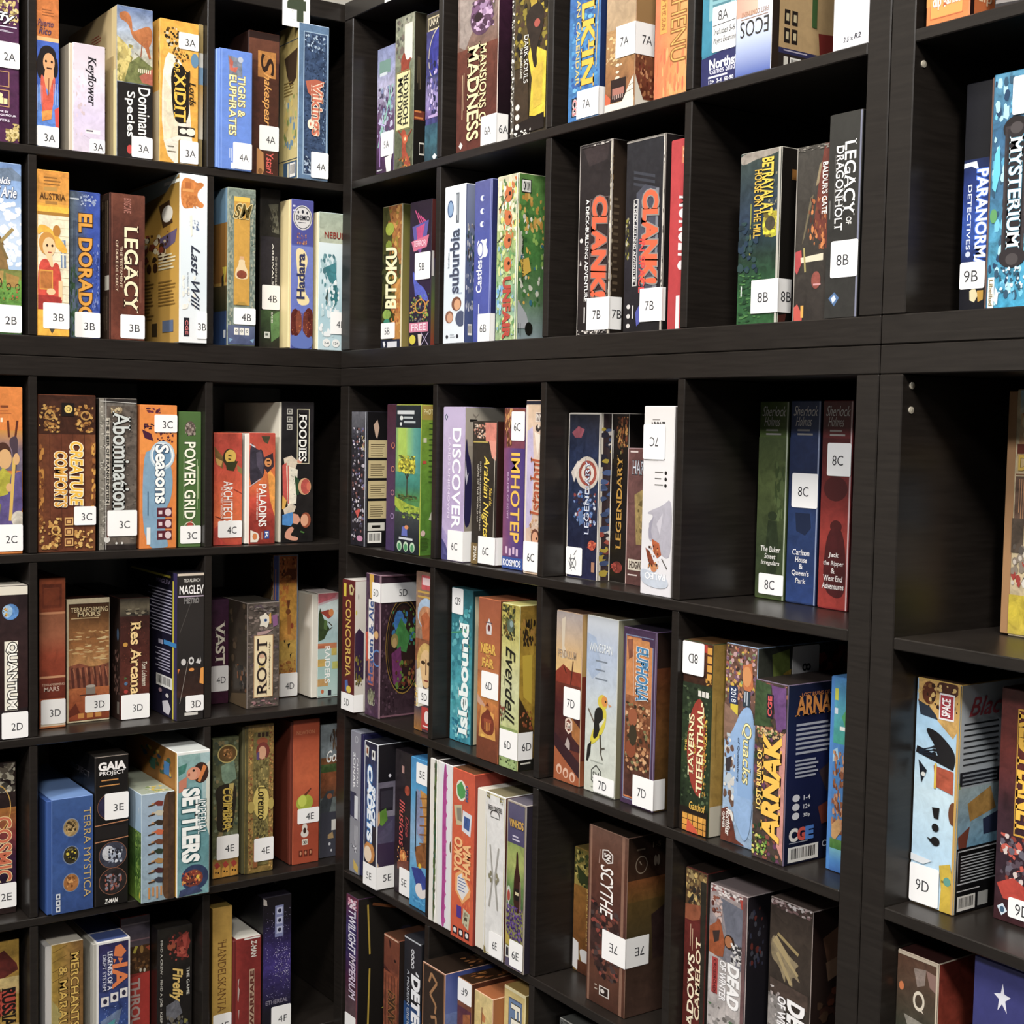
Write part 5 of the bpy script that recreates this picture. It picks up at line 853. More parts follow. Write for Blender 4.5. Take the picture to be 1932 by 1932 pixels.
game('mansions', 'thick reddish brown box with a purple monster and cream title, with a 6A sticker', '5c2c20.3', '24101a', '3a1c18', [
    G(0, 0, 1, .35, '8a7a74.4', '7a5a4c.4'), G(0, .33, 1, 1, '6a3626.3', '5a2c20.3', '602a1c.3'), P('9a8c84.3', .05, 0, .4, 0, .42, .2, .2, .33, .05, .3), P('6a5c50.4', .45, 0, .95, 0, .9, .18, .6, .22), E(.6, .15, .28, .12, '5a3a54.4'), B(.35, .04, .9, .24, 26, .08, .03, '7a5478 4a2c44 a080a4 c8a8c8', 2), E(.52, .15, .1, .03, '2a141c'), T('MANSIONS OF', .58, .33, .74, .87, 'efd9a0', 'd', '2c140c', 0, .01, .04), T('MADNESS', .28, .32, .56, .93, 'f2dca4', 'd', '2c140c', 0, .02, .04), R(.14, .49, .16, .78, 'c8a884'), LV(.18, .48, .22, .8, 1, '9a7a60', .5), P('e0dcd8', .08, .95, .13, .925, .18, .95, .13, .975)],
    [G(0, 0, 1, 1, '3a1830.3', '24101c.3', '100808')], edge='c8b4a8')
game('darksouls', 'black and yellow wasteland box with small white title, right of the monster box', '3a3020.5', '1a1612', '2c261c', [
    R(0, 0, .1, 1, '5a544a.5'), B(0, 0, .09, 1, 46, .035, .016, 'efece4 2a2620 c8c4b8', 3), G(.1, 0, 1, .5, '6a5a1c.5', '4a3c1c.5', '5a4a1c.5'), B(.1, .0, 1, .5, 60, .1, .04, '2a2018 8a7a1c 4a3424 b8a020 1c1612', 4), P('d8c020.2', .48, .42, .6, .36, .98, .44, .98, .9, .55, .86, .6, .6), P('b89a1c.3', .5, .0, .75, .0, .7, .1, .55, .12), P('2c2018.4', .35, .12, .8, .06, .95, .2, .7, .4, .75, .52, .65, .54, .55, .36), E(.72, .22, .08, .03, 'a84a3c'), P('3a2c1c.4', .12, .52, .5, .48, .52, .88, .12, .9), P('1c1410.3', .12, .9, .95, .86, .95, .97, .12, .98), P('cfae28.2', .6, .55, .9, .5, .88, .8, .66, .82), T('DARK SOULS', .38, .28, .5, .62, 'f4f0e4', 'd', '1c1814', 0, .0, .03), T('THE BOARD GAME', .28, .36, .34, .58, 'd8d4c4', 'd'), *[E(.22, .78 + i * .07, .06, .022, 'e4e0d4') for i in range(3)], B(.1, .95, .6, .99, 8, .05, .01, 'e8e4d8', 8)])
game('tzolkin', 'blue box with fat golden vertical title, leftmost in 7A', '2f6aa8.3', '142c58', '2c5c94', [
    G(0, 0, 1, 1, '2f74b4.3', '2a62a4.3', '3a80b8.3', '2c70b0.3'), B(.1, .05, .95, .95, 34, .12, .03, '4a94c8 2458a0 6ab0d8 1c4c90', 2), T("TZOLK'IN", .42, -.55, .84, .72, 'e8b028', 'd', '6a4410', 0, .03, .04), T('THE MAYAN CALENDAR', .24, -.4, .36, .7, 'd8b868', 'd'), LN(.94, .05, .9, .6, .002, 'c8a85c'), R(.13, .8, .33, .95, '17181f'), T('CG', .17, .815, .3, .94, 'e05050', 'd', 'f0f0f0')], [G(0, 0, 1, 1, '1a3468', '12244c')])
game('teotihuacan', 'sandy brown box with a white stepped pyramid at its lower corner', 'a8845c.3', '7a4a28', '8a6a48', [
    G(0, 0, 1, .3, 'b8a084.1', 'b09470.2'), G(0, .28, 1, .9, 'b88c54.3', '9a6c3c.3', '8a5430.3'), LN(.0, .56, .36, .47, .002, 'c8a878'), B(.05, .3, .5, .6, 14, .08, .02, 'c8a468 a07c48 d8bc88', 2), E(.42, .6, .07, .014, 'd8ccb8'), E(.42, .66, .06, .012, 'd8ccb8'), E(.42, .71, .08, .013, 'd8ccb8'), E(.54, .6, .03, .01, 'd8ccb8'), R(.2, .72, .72, .92, '2c1c18.2'), R(.26, .8, .66, .86, 'a86c5c'), LV(.27, .86, .66, .9, 6, 'c8a89c', .5), P('c8582c', 0, .82, .2, .88, .2, .93, 0, .94), P('e4dcc8', .98, .72, .98, .93, .6, .93, .7, .88, .76, .84, .86, .78), LN(.72, .86, .99, .84, .001, '6a5c4a'), LN(.82, .81, .99, .79, .001, '6a5c4a'), R(0, .93, 1, 1, 'e4dccc')],
    [G(0, 0, 1, .3, 'a88450', '9a7444'), G(0, .3, 1, .92, '8a5430.4', '6a2c18.4'), B(0, .3, .6, .9, 30, .06, .04, 'a86a3c 5a2414 c88a5c 7a3420', 3), P('e4dcc8', .0, .72, 0, .93, .26, .93, .2, .88, .15, .84, .08, .78), R(0, .93, 1, 1, 'e4dccc')])
game('tekhenu', 'orange box with large outlined vertical capitals beside the pyramid box', 'e0813c.2', '8a4a20', 'd8783a', [
    H(0, 0, 1, 1, 'dc6a3c.1', 'e08844.1', 'dc9c54.1'), B(.05, .5, .95, .98, 16, .05, .12, 'd8743c e8a05c cf6438', 2), R(.16, -.1, .36, .35, 'd89a3c'), T('OBELISK OF THE SUN', .2, -.3, .32, .31, '9a5a20', 'd'), T('TEKHENU', .48, -.35, .92, .66, 'e0a24c', 'd', '8a5a20', 0, -.02, .03)])
game('northstar', 'teal and navy box with handwriting on its tall 8A sticker', '2c7c94.1', '16304c', '4a98a8', [
    G(0, 0, 1, .66, '8ab8bc.1', '3c8ca4.1', '2f829c.1'), R(.2, .02, .98, .3, '7fb0b8'), L(.3, .08, .85, .2, 2, '4a7c88', .4), P('26295c.1', 0, .69, 1, .62, 1, 1, 0, 1), T('Northstar', .25, .72, 1.25, .82, 'f4f4f8', 'h', None, 0, .03), T('Games Studio', .26, .81, 1.1, .875, 'd0d0e0'), L(.22, .895, .95, .93, 1, 'd8d8e8', .6), T('12+  2-4  60-90', .24, .935, .95, .975, 'f0f0f4', 'h', None, 0, .02)], scv=.22)
game('ecos', 'pale box printed upside down with pink to blue gradient in 8A', 'd8d8dc.1', '3a2c24', 'b8b4b4', [
    G(0, 0, 1, 1, 'e0a070', 'e0b488.1', 'dccfc4', 'd8d8de', 'b8c4e0', '4a60a8'), H(0, .0, .6, .35, 'dc9884', 'dcb49c'), T('ECOS', .12, .4, .92, .58, '33302c', 'x', None, 0, .0), R(.14, .375, .9, .385, '8a6a50'), T('FIRST CONTINENT', .14, .3, .9, .355, '9a7a60', 'x')],
    [R(0, 0, .12, 1, '2c2018'), G(.12, 0, 1, .8, 'c0a070', 'b89868.1'), R(.12, .74, 1, .8, '2c2c54'), L(.2, .755, .7, .79, 1, 'b8b0c0', .4), *[R(.2 + .12 * (i % 2), .32 + .2 * (i // 2), .29 + .12 * (i % 2), .48 + .2 * (i // 2), '241c18') for i in range(4)], *[R(.225 + .12 * (i % 2), .36 + .2 * (i // 2), .27 + .12 * (i % 2), .44 + .2 * (i // 2), 'c8b890') for i in range(4)], R(.12, .8, 1, 1, '2c2420'), BAR(.3, .83, .48, .98), R(.2, .83, .27, .98, 'd8d4c8'), E(.55, .88, .05, .05, 'b85a50'), P('3c5c30', .62, .0, .72, 0, .72, .45, .64, .45), P('7a2018', .75, .5, 1, .4, 1, .74, .78, .74)])
game('whitebox', 'plain white box with tiny handwriting near its foot, rightmost in 8A', 'dcdbe0', '8a8a90', 'c8c8cc', [
    G(0, 0, 1, 1, 'd4d4da', 'e0dfe4', 'd8d8dc'), R(.05, .47, .95, .476, 'c0c0c8'), FR(.35, .66, .75, .75, .01, .004, 'cccad2'), T('2 5', .3, .82, .45, .89, '3a3840', 'h', None, .2), T('x', .5, .84, .56, .88, '3a3840'), T('R2', .6, .8, .78, .87, '3a3840', 'h', None, .2)])
game('dlp', 'bright orange box foot with white publisher lettering at the top right corner', 'e0762a.1', '8a3c18', 'd06a24', [
    G(0, 0, 1, .6, 'd8682a', 'e88a30'), R(.1, .2, .85, .85, 'e8963a'), FR(.1, .2, .85, .88, .01, .02, 'b0541c'), T('dlp games', .16, .4, .8, .7, 'fbe8d0', 'h', 'b0501c', 0, .02)], [R(0, 0, .06, 1, '2a1410'), G(.06, 0, .4, 1, 'e07a2c', 'd86c24'), T('dlp', .1, .45, .28, .7, 'f8d8b0'), R(.4, 0, 1, 1, '2a1c18')])
game('darknine', 'dark grey box foot at the top right edge beyond the orange one', '3a3634.3', '1c1a1a', '2a2828', [G(0, 0, 1, 1, '4a4444.3', '302c2c.3'), LN(.02, .8, .9, .95, .004, '8a8480')])
# row B
game('bitoku', 'slim green and orange box with cream brush title reading upward in 5B', '4a4a20.4', 'c9b48c', '8a7a4a', [
    P('a8682c.3', .3, 0, 1, 0, 1, .42, .6, .3, .45, .12), B(.3, .0, 1, .6, 30, .12, .03, 'b8782c 8a4c1c d89a44 a08828', 2), B(.0, .3, .5, .9, 24, .12, .04, '2c2c18 3c4020 1c1c10', 3), E(.4, .16, .22, .045, 'a8b43c.2'), E(.36, .27, .16, .03, '8a9c34.2'), P('c88a34.3', .7, .55, 1, .5, 1, .95, .6, .92, .75, .75), B(.5, .64, 1, .92, 20, .08, .02, 'c87a28 a85a1c d8a050', 5), T('BITOKU', .25, .29, .78, .71, 'f6efc0', 'u', '242010', .1, .04, .04), E(.3, .75, .22, .035, '8aa848.3'), E(.3, .8, .16, .02, '3c8a70'), R(0, .925, 1, 1, '24283c'), P('e8e8ec', .1, .94, .2, .935, .26, .96, .18, .98), R(.35, .94, .85, .98, 'e0e0e4')], [R(0, 0, .05, 1, 'ece2c4'), G(.05, 0, 1, 1, '6a6a30', '8a7a40')], edge='d8cca0')
game('dinosaur', 'black box with pink neon emblem and blue dinosaur, with a 5B sticker', '211726.2', '3c1c24', '2a2028', [
    G(0, 0, 1, 1, '2a1e2c.2', '2c1a34.2', '281838.2', '1c1420.2'), *[LN(.25 + .12 * i, .06 + .02 * i, .5 + .1 * i, .16, .003, 'c8407c') for i in range(4)], P('5a54a0', .12, .17, .88, .14, .78, .27, .22, .28), P('c8407c.2', .3, .18, .7, .16, .6, .25, .35, .26), P('d86a88', .08, .27, .9, .24, .8, .32, .2, .34), T('TERROR', .2, .27, .78, .31, 'f8d0dc'), P('7a4a90', .38, .33, .58, .325, .5, .37), P('4a58c0.3', .15, .49, .22, .47, .32, .55, .75, .6, .95, .7, .6, .67, .42, .63, .3, .66, .24, .58), B(.05, .64, .95, .83, 30, .08, .015, '5a8a34 8aa83c c88a3c 3c6c2c 6a6a70', 4), RING(.55, .72, .26, .05, .2, 'c8882c'), R(.05, .83, .92, .895, 'd87c98'), T('FREE', .15, .84, .82, .885, 'f4d8e0', 'h', None, 0, .02), E(.2, .945, .15, .033, 'd8c82c'), P('d8c8b8', .45, .91, .65, .91, .6, .99, .5, .99), LN(.6, .9, .95, .99, .002, 'a89ab8'), LN(.6, .99, .95, .9, .002, 'a89ab8')],
    [G(0, 0, 1, .4, '5a2420', '3a1a1c'), G(0, .4, 1, 1, '3a2c50', '5a6a34', '8a2c1c'), R(.0, .35, .2, .52, 'c8c4c0')])
game('suburbia', 'thick white box with grey-blue title reading upward and cartoon heads, leftmost in 6B', 'e3eaef.1', '3c4868', 'e8eef0', [
    G(0, 0, 1, 1, 'dfe6ea', 'e6eef4', 'dce8ef', 'e4ebf0'), E(.28, .145, .15, .055, '34507c'), E(.28, .145, .11, .045, '8aa8cc'), R(.55, .05, .7, .24, '6a7078'), LV(.57, .06, .69, .23, 2, 'dde4ea', .4), T('suburbia', .3, .28, .74, .68, '3f4658', 'u', '9aa8c4', 0, .02, .04), T('2nd edition', .2, .42, .27, .52, '4a5468', 'u'), R(.72, .68, .9, .69, 'a8b8cc'), E(.64, .75, .24, .045, '7a4a34'), E(.68, .755, .16, .034, 'd8a074'), E(.3, .83, .2, .04, '8a5a44'), E(.33, .835, .14, .03, 'cf9a78'), E(.85, .845, .25, .05, '4a5470'), E(.2, .955, .06, .012, '33343c'), E(.7, .955, .06, .012, '33343c'), L(.35, .94, .6, .97, 2, 'b8c0c8', .4)],
    [R(0, 0, .05, 1, 'e8eef2'), R(.05, 0, .1, 1, '3c4470'), G(.1, 0, 1, 1, '7a829c', '4c5878', '3c4c7c'), B(.1, .25, .8, .55, 20, .08, .03, '2c4a3c 8a7a6c c8c4c0 3a3434', 3), B(.1, .55, .8, .8, 16, .08, .03, '2c4c8a c8c8d0 7a8090', 4), BAR(.3, .88, .6, .95)], edge='f0f4f6')
game('castleblue', 'violet blue box with white castle crest reading upward, with a 6B sticker', '4450a0.1', '242a5c', '5a60a0', [
    G(0, 0, 1, 1, '585c98.1', '46519f.1', '4450a4.1', '3f4c9c.1'), *[E(.45, .11 + i * .08, .13, .018, 'e0e4f0') for i in range(3)], *[E(.52, .11 + i * .08, .06, .012, '4450a0') for i in range(3)], P('e4e6f2', .15, .4, .25, .36, .32, .38, .45, .36, .55, .37, .8, .36, .68, .4, .85, .44, .7, .48, .55, .47, .4, .49, .2, .46), RING(.36, .425, .18, .05, .2, '4450a0'), T('Castles', .16, .49, .48, .69, 'eceef6', 'u', '2c3468', 0, .02, .02), LV(.3, .76, .4, .84, 1, 'd0d4e8', .6), R(.93, 0, .96, 1, 'a0a8d8')], None, edge='8088c0')
game('unfair', 'light green comic box with red stamped vertical title beside the blue one', 'b9c090.4', '3a6a34', 'c8cca0', [
    G(0, 0, 1, .35, 'd8d0b0.3', 'd0d8a8.4'), G(0, .33, 1, 1, 'b0c078.4', '9ab878.4', '8ab098.4', 'a8c088.4'), B(.1, .02, .98, .4, 44, .1, .03, 'd8d870 e8e0c0 c8702c 7a9a50 f0ecd8 5a7c4a', 2), B(.05, .4, .95, .97, 60, .1, .03, 'a8c070 8ab0c0 d0d890 6a9a5c c8d8a8', 3), *[E(.55, .12 + i * .14, .18, .045, 'c8682c') for i in range(4)], *[E(.62, .115 + i * .14, .06, .012, '2a1c14') for i in range(4)], LN(.1, .2, .5, .12, .002, '4a4434'), LN(.05, .4, .4, .36, .002, '4a4434'), B(.05, .6, .35, .9, 6, .08, .03, '6aa8d8 a8d0e8', 5), T('UNFAIR', .38, .62, .72, .985, 'b03a28', 'd', 'e8dcb8', 0, .05, .04), R(.1, .03, .25, .12, 'e8e0d0'), LN(.97, .0, .97, 1, .003, 'e8e8d8')],
    [G(0, 0, 1, 1, '5c8a40.3', '4c8038.4', '3f7434.3', '587a50.3', '8a9aa0'), B(.02, .1, .95, .35, 12, .1, .04, 'c8983c d0a850 b8862c', 2), B(.05, .2, .95, .8, 30, .09, .03, '3c7030 2c5c2c 8ab050 c8c8b8 d8a83c 2c6a80 e8e4d8', 3), R(.1, .035, .45, .115, '161616'), R(.12, .04, .43, .11, 'efeee6'), T('CM ON', .16, .05, .4, .1, '161616', 'h', None, 0, .03), P('b8b8a8', 0, .32, .18, .4, .1, .52, 0, .54), P('d0a838', .1, .52, .4, .5, .5, .58, .2, .62), T('Designed by Joel Finch', .14, .38, .22, .66, '20241c', 'd'), P('a8acb0', 0, .76, .35, .84, .5, .93, 0, .93), E(.45, .93, .14, .04, '14140f'), LV(.06, .9, .2, .98, 2, '20241c', .3)], edge='e0e0b8')
game('clank', 'worn black box with orange-red slanted title and white scuffed edges, left in 7B', '2a2222.3', '3a2c20', '3a3434', [
    G(0, 0, 1, 1, '2c2626.3', '241e1e.3', '2a2020.3', '1f1a1a.3'), P('3a3030.3', .1, .02, .9, .02, .85, .1, .3, .12), P('332626', .3, .3, .85, .28, .88, .82, .34, .82), FR(.36, .29, .92, .83, .012, .003, '6a5c5c'), T('CLANK!', .46, .29, .86, .8, 'd8501c', 'd', '7a6a64', .1, .05, .1), T('A DECK-BUILDING ADVENTURE', .24, .29, .34, .82, 'e8e4e0', 'd', None, 0, .02), E(.1, .5, .05, .012, 'd8d4d0'), P('d8d4d0', .06, .63, .12, .63, .09, .6), LV(.22, .85, .3, .96, 1, 'c8c4c0', .5), LN(.01, .0, .01, 1, .0025, 'b8b0a8'), LN(.985, .0, .985, 1, .005, 'cfc6b4'), B(.95, .02, .995, .98, 26, .03, .02, 'e8e0d0 8a7a60 c8bca8', 4), B(.02, .97, .98, .995, 16, .06, .006, 'd8d0c8 5a5450', 5), B(.02, .003, .98, .02, 14, .08, .006, 'c8c0b8 4a4442', 6)],
    [G(0, 0, 1, 1, '2a2018', '3a2c20', '1c1612'), B(0, .02, .12, .98, 30, .04, .02, 'a8844c 6a5434 d8c8a8', 2), L(.2, .3, .7, .8, 14, '5a4a38', .4)], edge='9a928a')
game('clankspace', 'tall black box with orange-red title over angled grey panels, middle of 7B', '232122.3', '1c1a1a', '2c2a2c', [
    G(0, 0, 1, 1, '2a2a2e.3', '222024.3', '26222a.3', '1c1a1c.3'), *[P('3a3c44', .2, .16 + i * .03, .75, .2 + i * .03, .75, .215 + i * .03, .2, .175 + i * .03) for i in range(3)], P('4a4c58.2', .28, .28, .5, .24, .85, .27, .82, .76, .6, .82, .3, .7), P('7a7c84', .78, .27, .86, .27, .85, .78, .62, .83, .8, .74), B(.02, .4, .12, .62, 18, .04, .02, '8a8430 3a3424 b8b0a0', 3), T('CLANK!', .48, .28, .84, .75, 'd8521c', 'd', '8a8680', .1, .05, .1), T('IN SPACE', .4, .52, .55, .8, 'c8302c', 'd', None, .1, .02), FR(.22, .31, .34, .76, .02, .004, 'd0ccc8'), T('A DECK-BUILDING ADVENTURE', .245, .33, .315, .74, 'e0dcd8', 'd'), P('4a50a0', .32, .9, .45, .85, .46, .95, .36, .97), *[E(.14, .865 + i * .05, .05, .012, 'd0ccc8') for i in range(3)], LV(.24, .86, .3, .95, 1, 'c8c4c0', .6), LN(.985, 0, .985, 1, .005, 'c8c0b4'), LN(.0, .01, 1, .01, .002, '9a948c'), B(.96, .02, .995, .98, 20, .02, .02, '4a4440 d8d0c8', 6)], [G(0, 0, 1, 1, '201c1c', '161414')], edge='7a746c')
game('redwhite', 'bright red box with white capitals half hidden by the upright in 7B', 'b82c30.1', '6a1c1c', 'b02c2c', [
    G(0, 0, 1, 1, 'b83034.1', 'b52a2e.1', 'b22c30.1'), R(.55, .04, .95, .13, 'd8784c'), L(.6, .05, .9, .12, 2, 'f0b890', .4), T('MONULTC', .5, .3, 1.3, .69, 'e8dcdc', 'd', None, .2, .04), R(.42, .82, .6, .995, 'e6e2e2')])
game('betrayal', 'dark green-blue box with yellow title and a glowing yellow ring, with an 8B sticker', '22342f.4', '14140f', '6a645c', [
    G(0, 0, 1, 1, '3a4640.3', '2c3a40.4', '26364a.4', '22382c.4', '24502c.4', '2c5a30.4'), P('9a9084.3', 0, 0, 1, 0, 1, .02, .7, .04, .4, .045, .1, .07, 0, .06), B(.6, .1, .98, .4, 14, .04, .015, '4a5450 8a8468 2a342c', 3), T('BETRAYAL AT', .56, .05, .82, .37, 'd8b830', 'd', '2c2a14', 0, .03, .04), T('HOUSE ON THE HILL', .38, .11, .55, .5, 'd0a82c', 'd', '2c2a14', 0, .02, .03), E(.82, .43, .24, .075, 'b8b41c.4'), B(.6, .36, .98, .5, 18, .08, .025, 'd8d020 a8981c 6a5c20', 5), E(.77, .425, .12, .04, '4a4434.4'), R(.28, .3, .31, .6, '8a8a3c'), B(.05, .7, .6, .98, 34, .09, .01, '3a6a34 1c3c24 4a7a40', 6), R(.1, .77, .13, .83, 'd0d8d0'), B(0, .4, .5, .7, 12, .15, .04, '24384c 1c2c34 2c4444', 7), LN(.97, .0, .97, 1, .005, 'b8b4a8')], [G(0, 0, 1, 1, '1a1612', '12100d'), P('8a5a1c', .3, .12, .5, .12, .5, .18, .3, .18), P('4a2018', .02, .95, .25, .94, .2, 1, .02, 1)], edge='a8a498')
game('baldur', 'dark grey box with slanting red-brown streak and a red cross-like figure in 8B', '3a3630.3', '24201c', '4a4640', [
    G(0, 0, 1, 1, '44403a.3', '3a352f.3', '322c28.3'), P('6a3024.3', .85, 0, 1, 0, 1, .6, .55, .5, .7, .2), P('8a7a5c.2', .7, .12, .78, .1, .7, .22, .6, .24), P('6a6048', .45, .3, .55, .28, .3, .52, .22, .56), B(.4, .3, .95, .6, 22, .06, .03, '7a4424 a85c28 4a2820 c87838', 3), T("BALDUR'S GATE", .82, .11, .98, .4, 'e8e4dc', 'd', None, 0, .02), P('b03a3c.2', .02, .6, .22, .59, .25, .66, .1, .73, .02, .7), P('d8ccb0', .2, .635, .9, .62, .9, .66, .22, .665), LN(.3, .58, .36, .72, .003, 'a89a5c'), E(.7, .77, .14, .05, '8a4438.3'), R(.62, .79, .85, .8, 'c89090'), P('c04a3c', .02, .92, .14, .9, .3, .96, .3, .995, .05, .995), P('d8a03c', .25, .91, .34, .91, .34, .98, .26, .98), LN(.01, 0, .01, 1, .003, '9a948a'), B(.02, .003, .98, .03, 12, .08, .008, '8a847a 5a554e', 7)])
game('dragonholt', 'tall charcoal box with big white serif title, rightmost in 8B', '2c2b28.2', '1c1b1a', '3a3836', [
    G(0, 0, 1, 1, '34332f.1', '2d2c29.2', '2f2e2b.2'), T('LEGACY', .5, .14, .84, .5, 'efece8', 'd', None, 0, .015), T('OF', .6, .51, .76, .545, 'dcd8d4', 'd'), T('DRAGONHOLT', .24, .16, .48, .57, 'efece8', 'd', None, 0, .01), R(.2, .2, .21, .5, '6a6864'), LV(.06, .42, .12, .54, 1, '6a6864', .6), LN(.985, .0, .985, 1, .005, '7a7c90'), P('4a6c98', .12, .9, .3, .87, .45, .9, .3, .94), P('d0d8e0', .2, .9, .3, .885, .36, .905, .26, .925)])
game('paranormal', 'black to electric blue box with glowing white vertical title in 9B', '101018.2', '0a0a10', '181820', [
    G(0, 0, 1, .34, '12121a', '0e0e14'), G(0, .33, 1, .8, '10204c.2', '14307c.3', '1c48a0.3', '10183c.3'), P('e4ecf8', 0, .345, .5, .34, .6, .38, .3, .36, 0, .365), T('PARANORMAL', .56, .38, .98, .84, 'f0f4fc', 'd', '2c68d8', 0, .03, .09), T('DETECTIVES', .2, .44, .36, .72, 'd8e0f0', 'd', None, 0, .01), E(.28, .74, .1, .012, 'c8d0e8'), R(0, .88, 1, 1, '101018'), P('d8cca0', .4, .9, .6, .885, .75, .92, .6, .95, .42, .94), P('c8982c', .7, .9, .95, .9, .95, .94, .75, .95)], None)
game('mysterium', 'vivid cyan ghostly box with dark ornamental plaque at the right edge of row B', '2c6c8c.4', '5a4438', '4a98b4', [
    G(.04, 0, 1, 1, '4a8cac.4', '2c5c80.4', '34688c.4', '3c90b0.4', '2ca0c8.4'), B(.05, .02, .98, .98, 60, .1, .04, '6ac0dc 1c3c5c 4aa0c4 2c5068 a8d8e8', 2), P('5cc4dc', .1, .34, .2, .3, .24, .42, .14, .5, .06, .48), E(.12, .6, .08, .03, '5c9a5c'), E(.55, .24, .28, .05, '221c1c'), R(.36, .24, .78, .78, '2a2426'), FR(.32, .23, .82, .79, .05, .012, '3c3436.4'), E(.57, .78, .3, .045, '2c2628'), E(.57, .24, .14, .025, '4a4444'), E(.57, .79, .14, .025, '4a4444'), T('MYSTERIUM', .44, .28, .72, .74, 'e8eef0', 'd', '3c7c94', 0, .02, .05), R(.06, .86, .2, .995, 'f0ece0'), T('Libellud', .09, .87, .17, .98, '8a7a50', 'd'), P('e0ecf0', .22, .9, .3, .93, .28, .98, .2, .96), B(.3, .82, .95, .93, 16, .05, .012, '1c3c50 d0e8f0 2c5468', 6)], None, seam=('L', .004, '6a4c40'))
# row C
game('marvelblack', 'black box covered in tiny figures with cream text cards on its side, in 5C', '24232a.4', '131214', '6a6a70', [
    G(0, 0, 1, .2, '6a6a70.3', '33323a.4'), B(.1, .12, .9, .96, 80, .1, .018, 'b8b4bc 4a4854 8a5a54 1c1a20 6a6890 d8d0d8 3a3848', 2), B(.7, .18, .9, .3, 6, .05, .012, 'c8b070', 3), P('c84a40', .3, .74, .7, .72, .5, .79), E(.65, .94, .2, .022, 'c88aa8'), LN(.96, 0, .96, 1, .003, 'c8ccd4')],
    [R(0, 0, .04, 1, 'b0b4bc'), R(.04, 0, 1, 1, '131113'), P('c8a890', .32, .1, .5, .06, .6, .12, .5, .2, .42, .18), *[[R(.1, .21 + i * .15, .98, .34 + i * .15, 'c9b684'), L(.2, .24 + i * .15, .9, .335 + i * .15, 6, '4a3c24', .3, i)] for i in range(4)], R(.1, .82, .9, .88, 'd8d4c8'), R(.3, .84, .7, .86, '1c1a18'), BAR(.1, .89, .75, .97)])
game('purplethin', 'slim dull purple box with fine orange strokes beside the tree picture box', '4a2c44.2', '2a1a28', '3c2438', [
    G(0, 0, 1, 1, '4a2430.2', '4a2a44.2', '4a3458.2', '44345c.2'), *[RING(.72, .28 + i * .16, .2, .02, .25, ('d87a4c', 'c87a5c', 'b87a80', 'a890b8')[i]) for i in range(4)]])
game('photosyn', 'bright green forest box with a lone yellow tree, right in 5C', '4a8a4c.2', '4c7a24', 'b8b080', [
    R(0, 0, 1, .155, '232a30.2'), L(.05, .04, .95, .075, 1, 'd0d4d4', .7), E(.22, .09, .07, .015, 'd8dcd8'), E(.2, .13, .05, .012, 'd8dcd8'), L(.32, .08, .8, .14, 2, 'b8c0c0', .45), H(0, .155, 1, .62, '6aa068.1', 'd8d43c.1', '8ac070.1', '5aa090.1', '3c8a84.1'), P('a8c850.1', .1, .155, .4, .155, .5, .45, .1, .45), G(0, .45, 1, .64, '3c9484.2', '2c7c6c.2', '4a8a3c.3'), R(.46, .44, .5, .62, '33281c'), LN(.48, .5, .36, .44, .003, '33281c'), LN(.48, .5, .6, .44, .003, '33281c'), E(.46, .41, .36, .05, 'b0a824.4'), B(.14, .34, .8, .46, 34, .1, .018, 'e0d830 b8b428 8a8c28 5c6424', 3), B(.1, .6, .9, .64, 12, .1, .008, '3c5028 2c3c20 5a7030', 5), P('a0b42c.3', 0, .62, .5, .66, 1, .68, 1, .78, .5, .76, 0, .68), G(0, .72, 1, 1, '3a4444.3', '242c34.2', '1c242c.2'), B(.3, .68, 1, .76, 16, .08, .012, '8aa42c 5a7c28 a8c03c', 6), P('5a68b8', .32, .82, .52, .81, .54, .88, .3, .88), E(.5, .82, .08, .014, 'd8884c'), R(.2, .89, .75, .905, 'd0d4d8'), *[E(.22 + i * .26, .95, .1, .034, 'c8e0c0') for i in range(3)], *[E(.22 + i * .26, .955, .07, .024, '4a9460') for i in range(3)]],
    [R(0, 0, .03, 1, 'b8c030'), G(.03, 0, 1, .1, 'b09440', 'a8903c'), T('PHOTO', .16, .03, .9, .065, 'e8dca0'), G(.03, .1, 1, .98, '7a9a28.2', '5c8a28.2', '4a7824.2'), *[R(.5, .12 + i * .035, .85, .13 + i * .035, '3c5c1c') for i in range(12)], R(.15, .22, .35, .25, 'd0ccb0'), R(.12, .37, .35, .39, 'b83c28'), P('d8d8c0', .55, .76, .9, .64, .95, .78), E(.2, .85, .14, .02, 'd8b8b0'), L(.05, .88, .6, .97, 10, '3a541c', .4)], edge='a8b038')
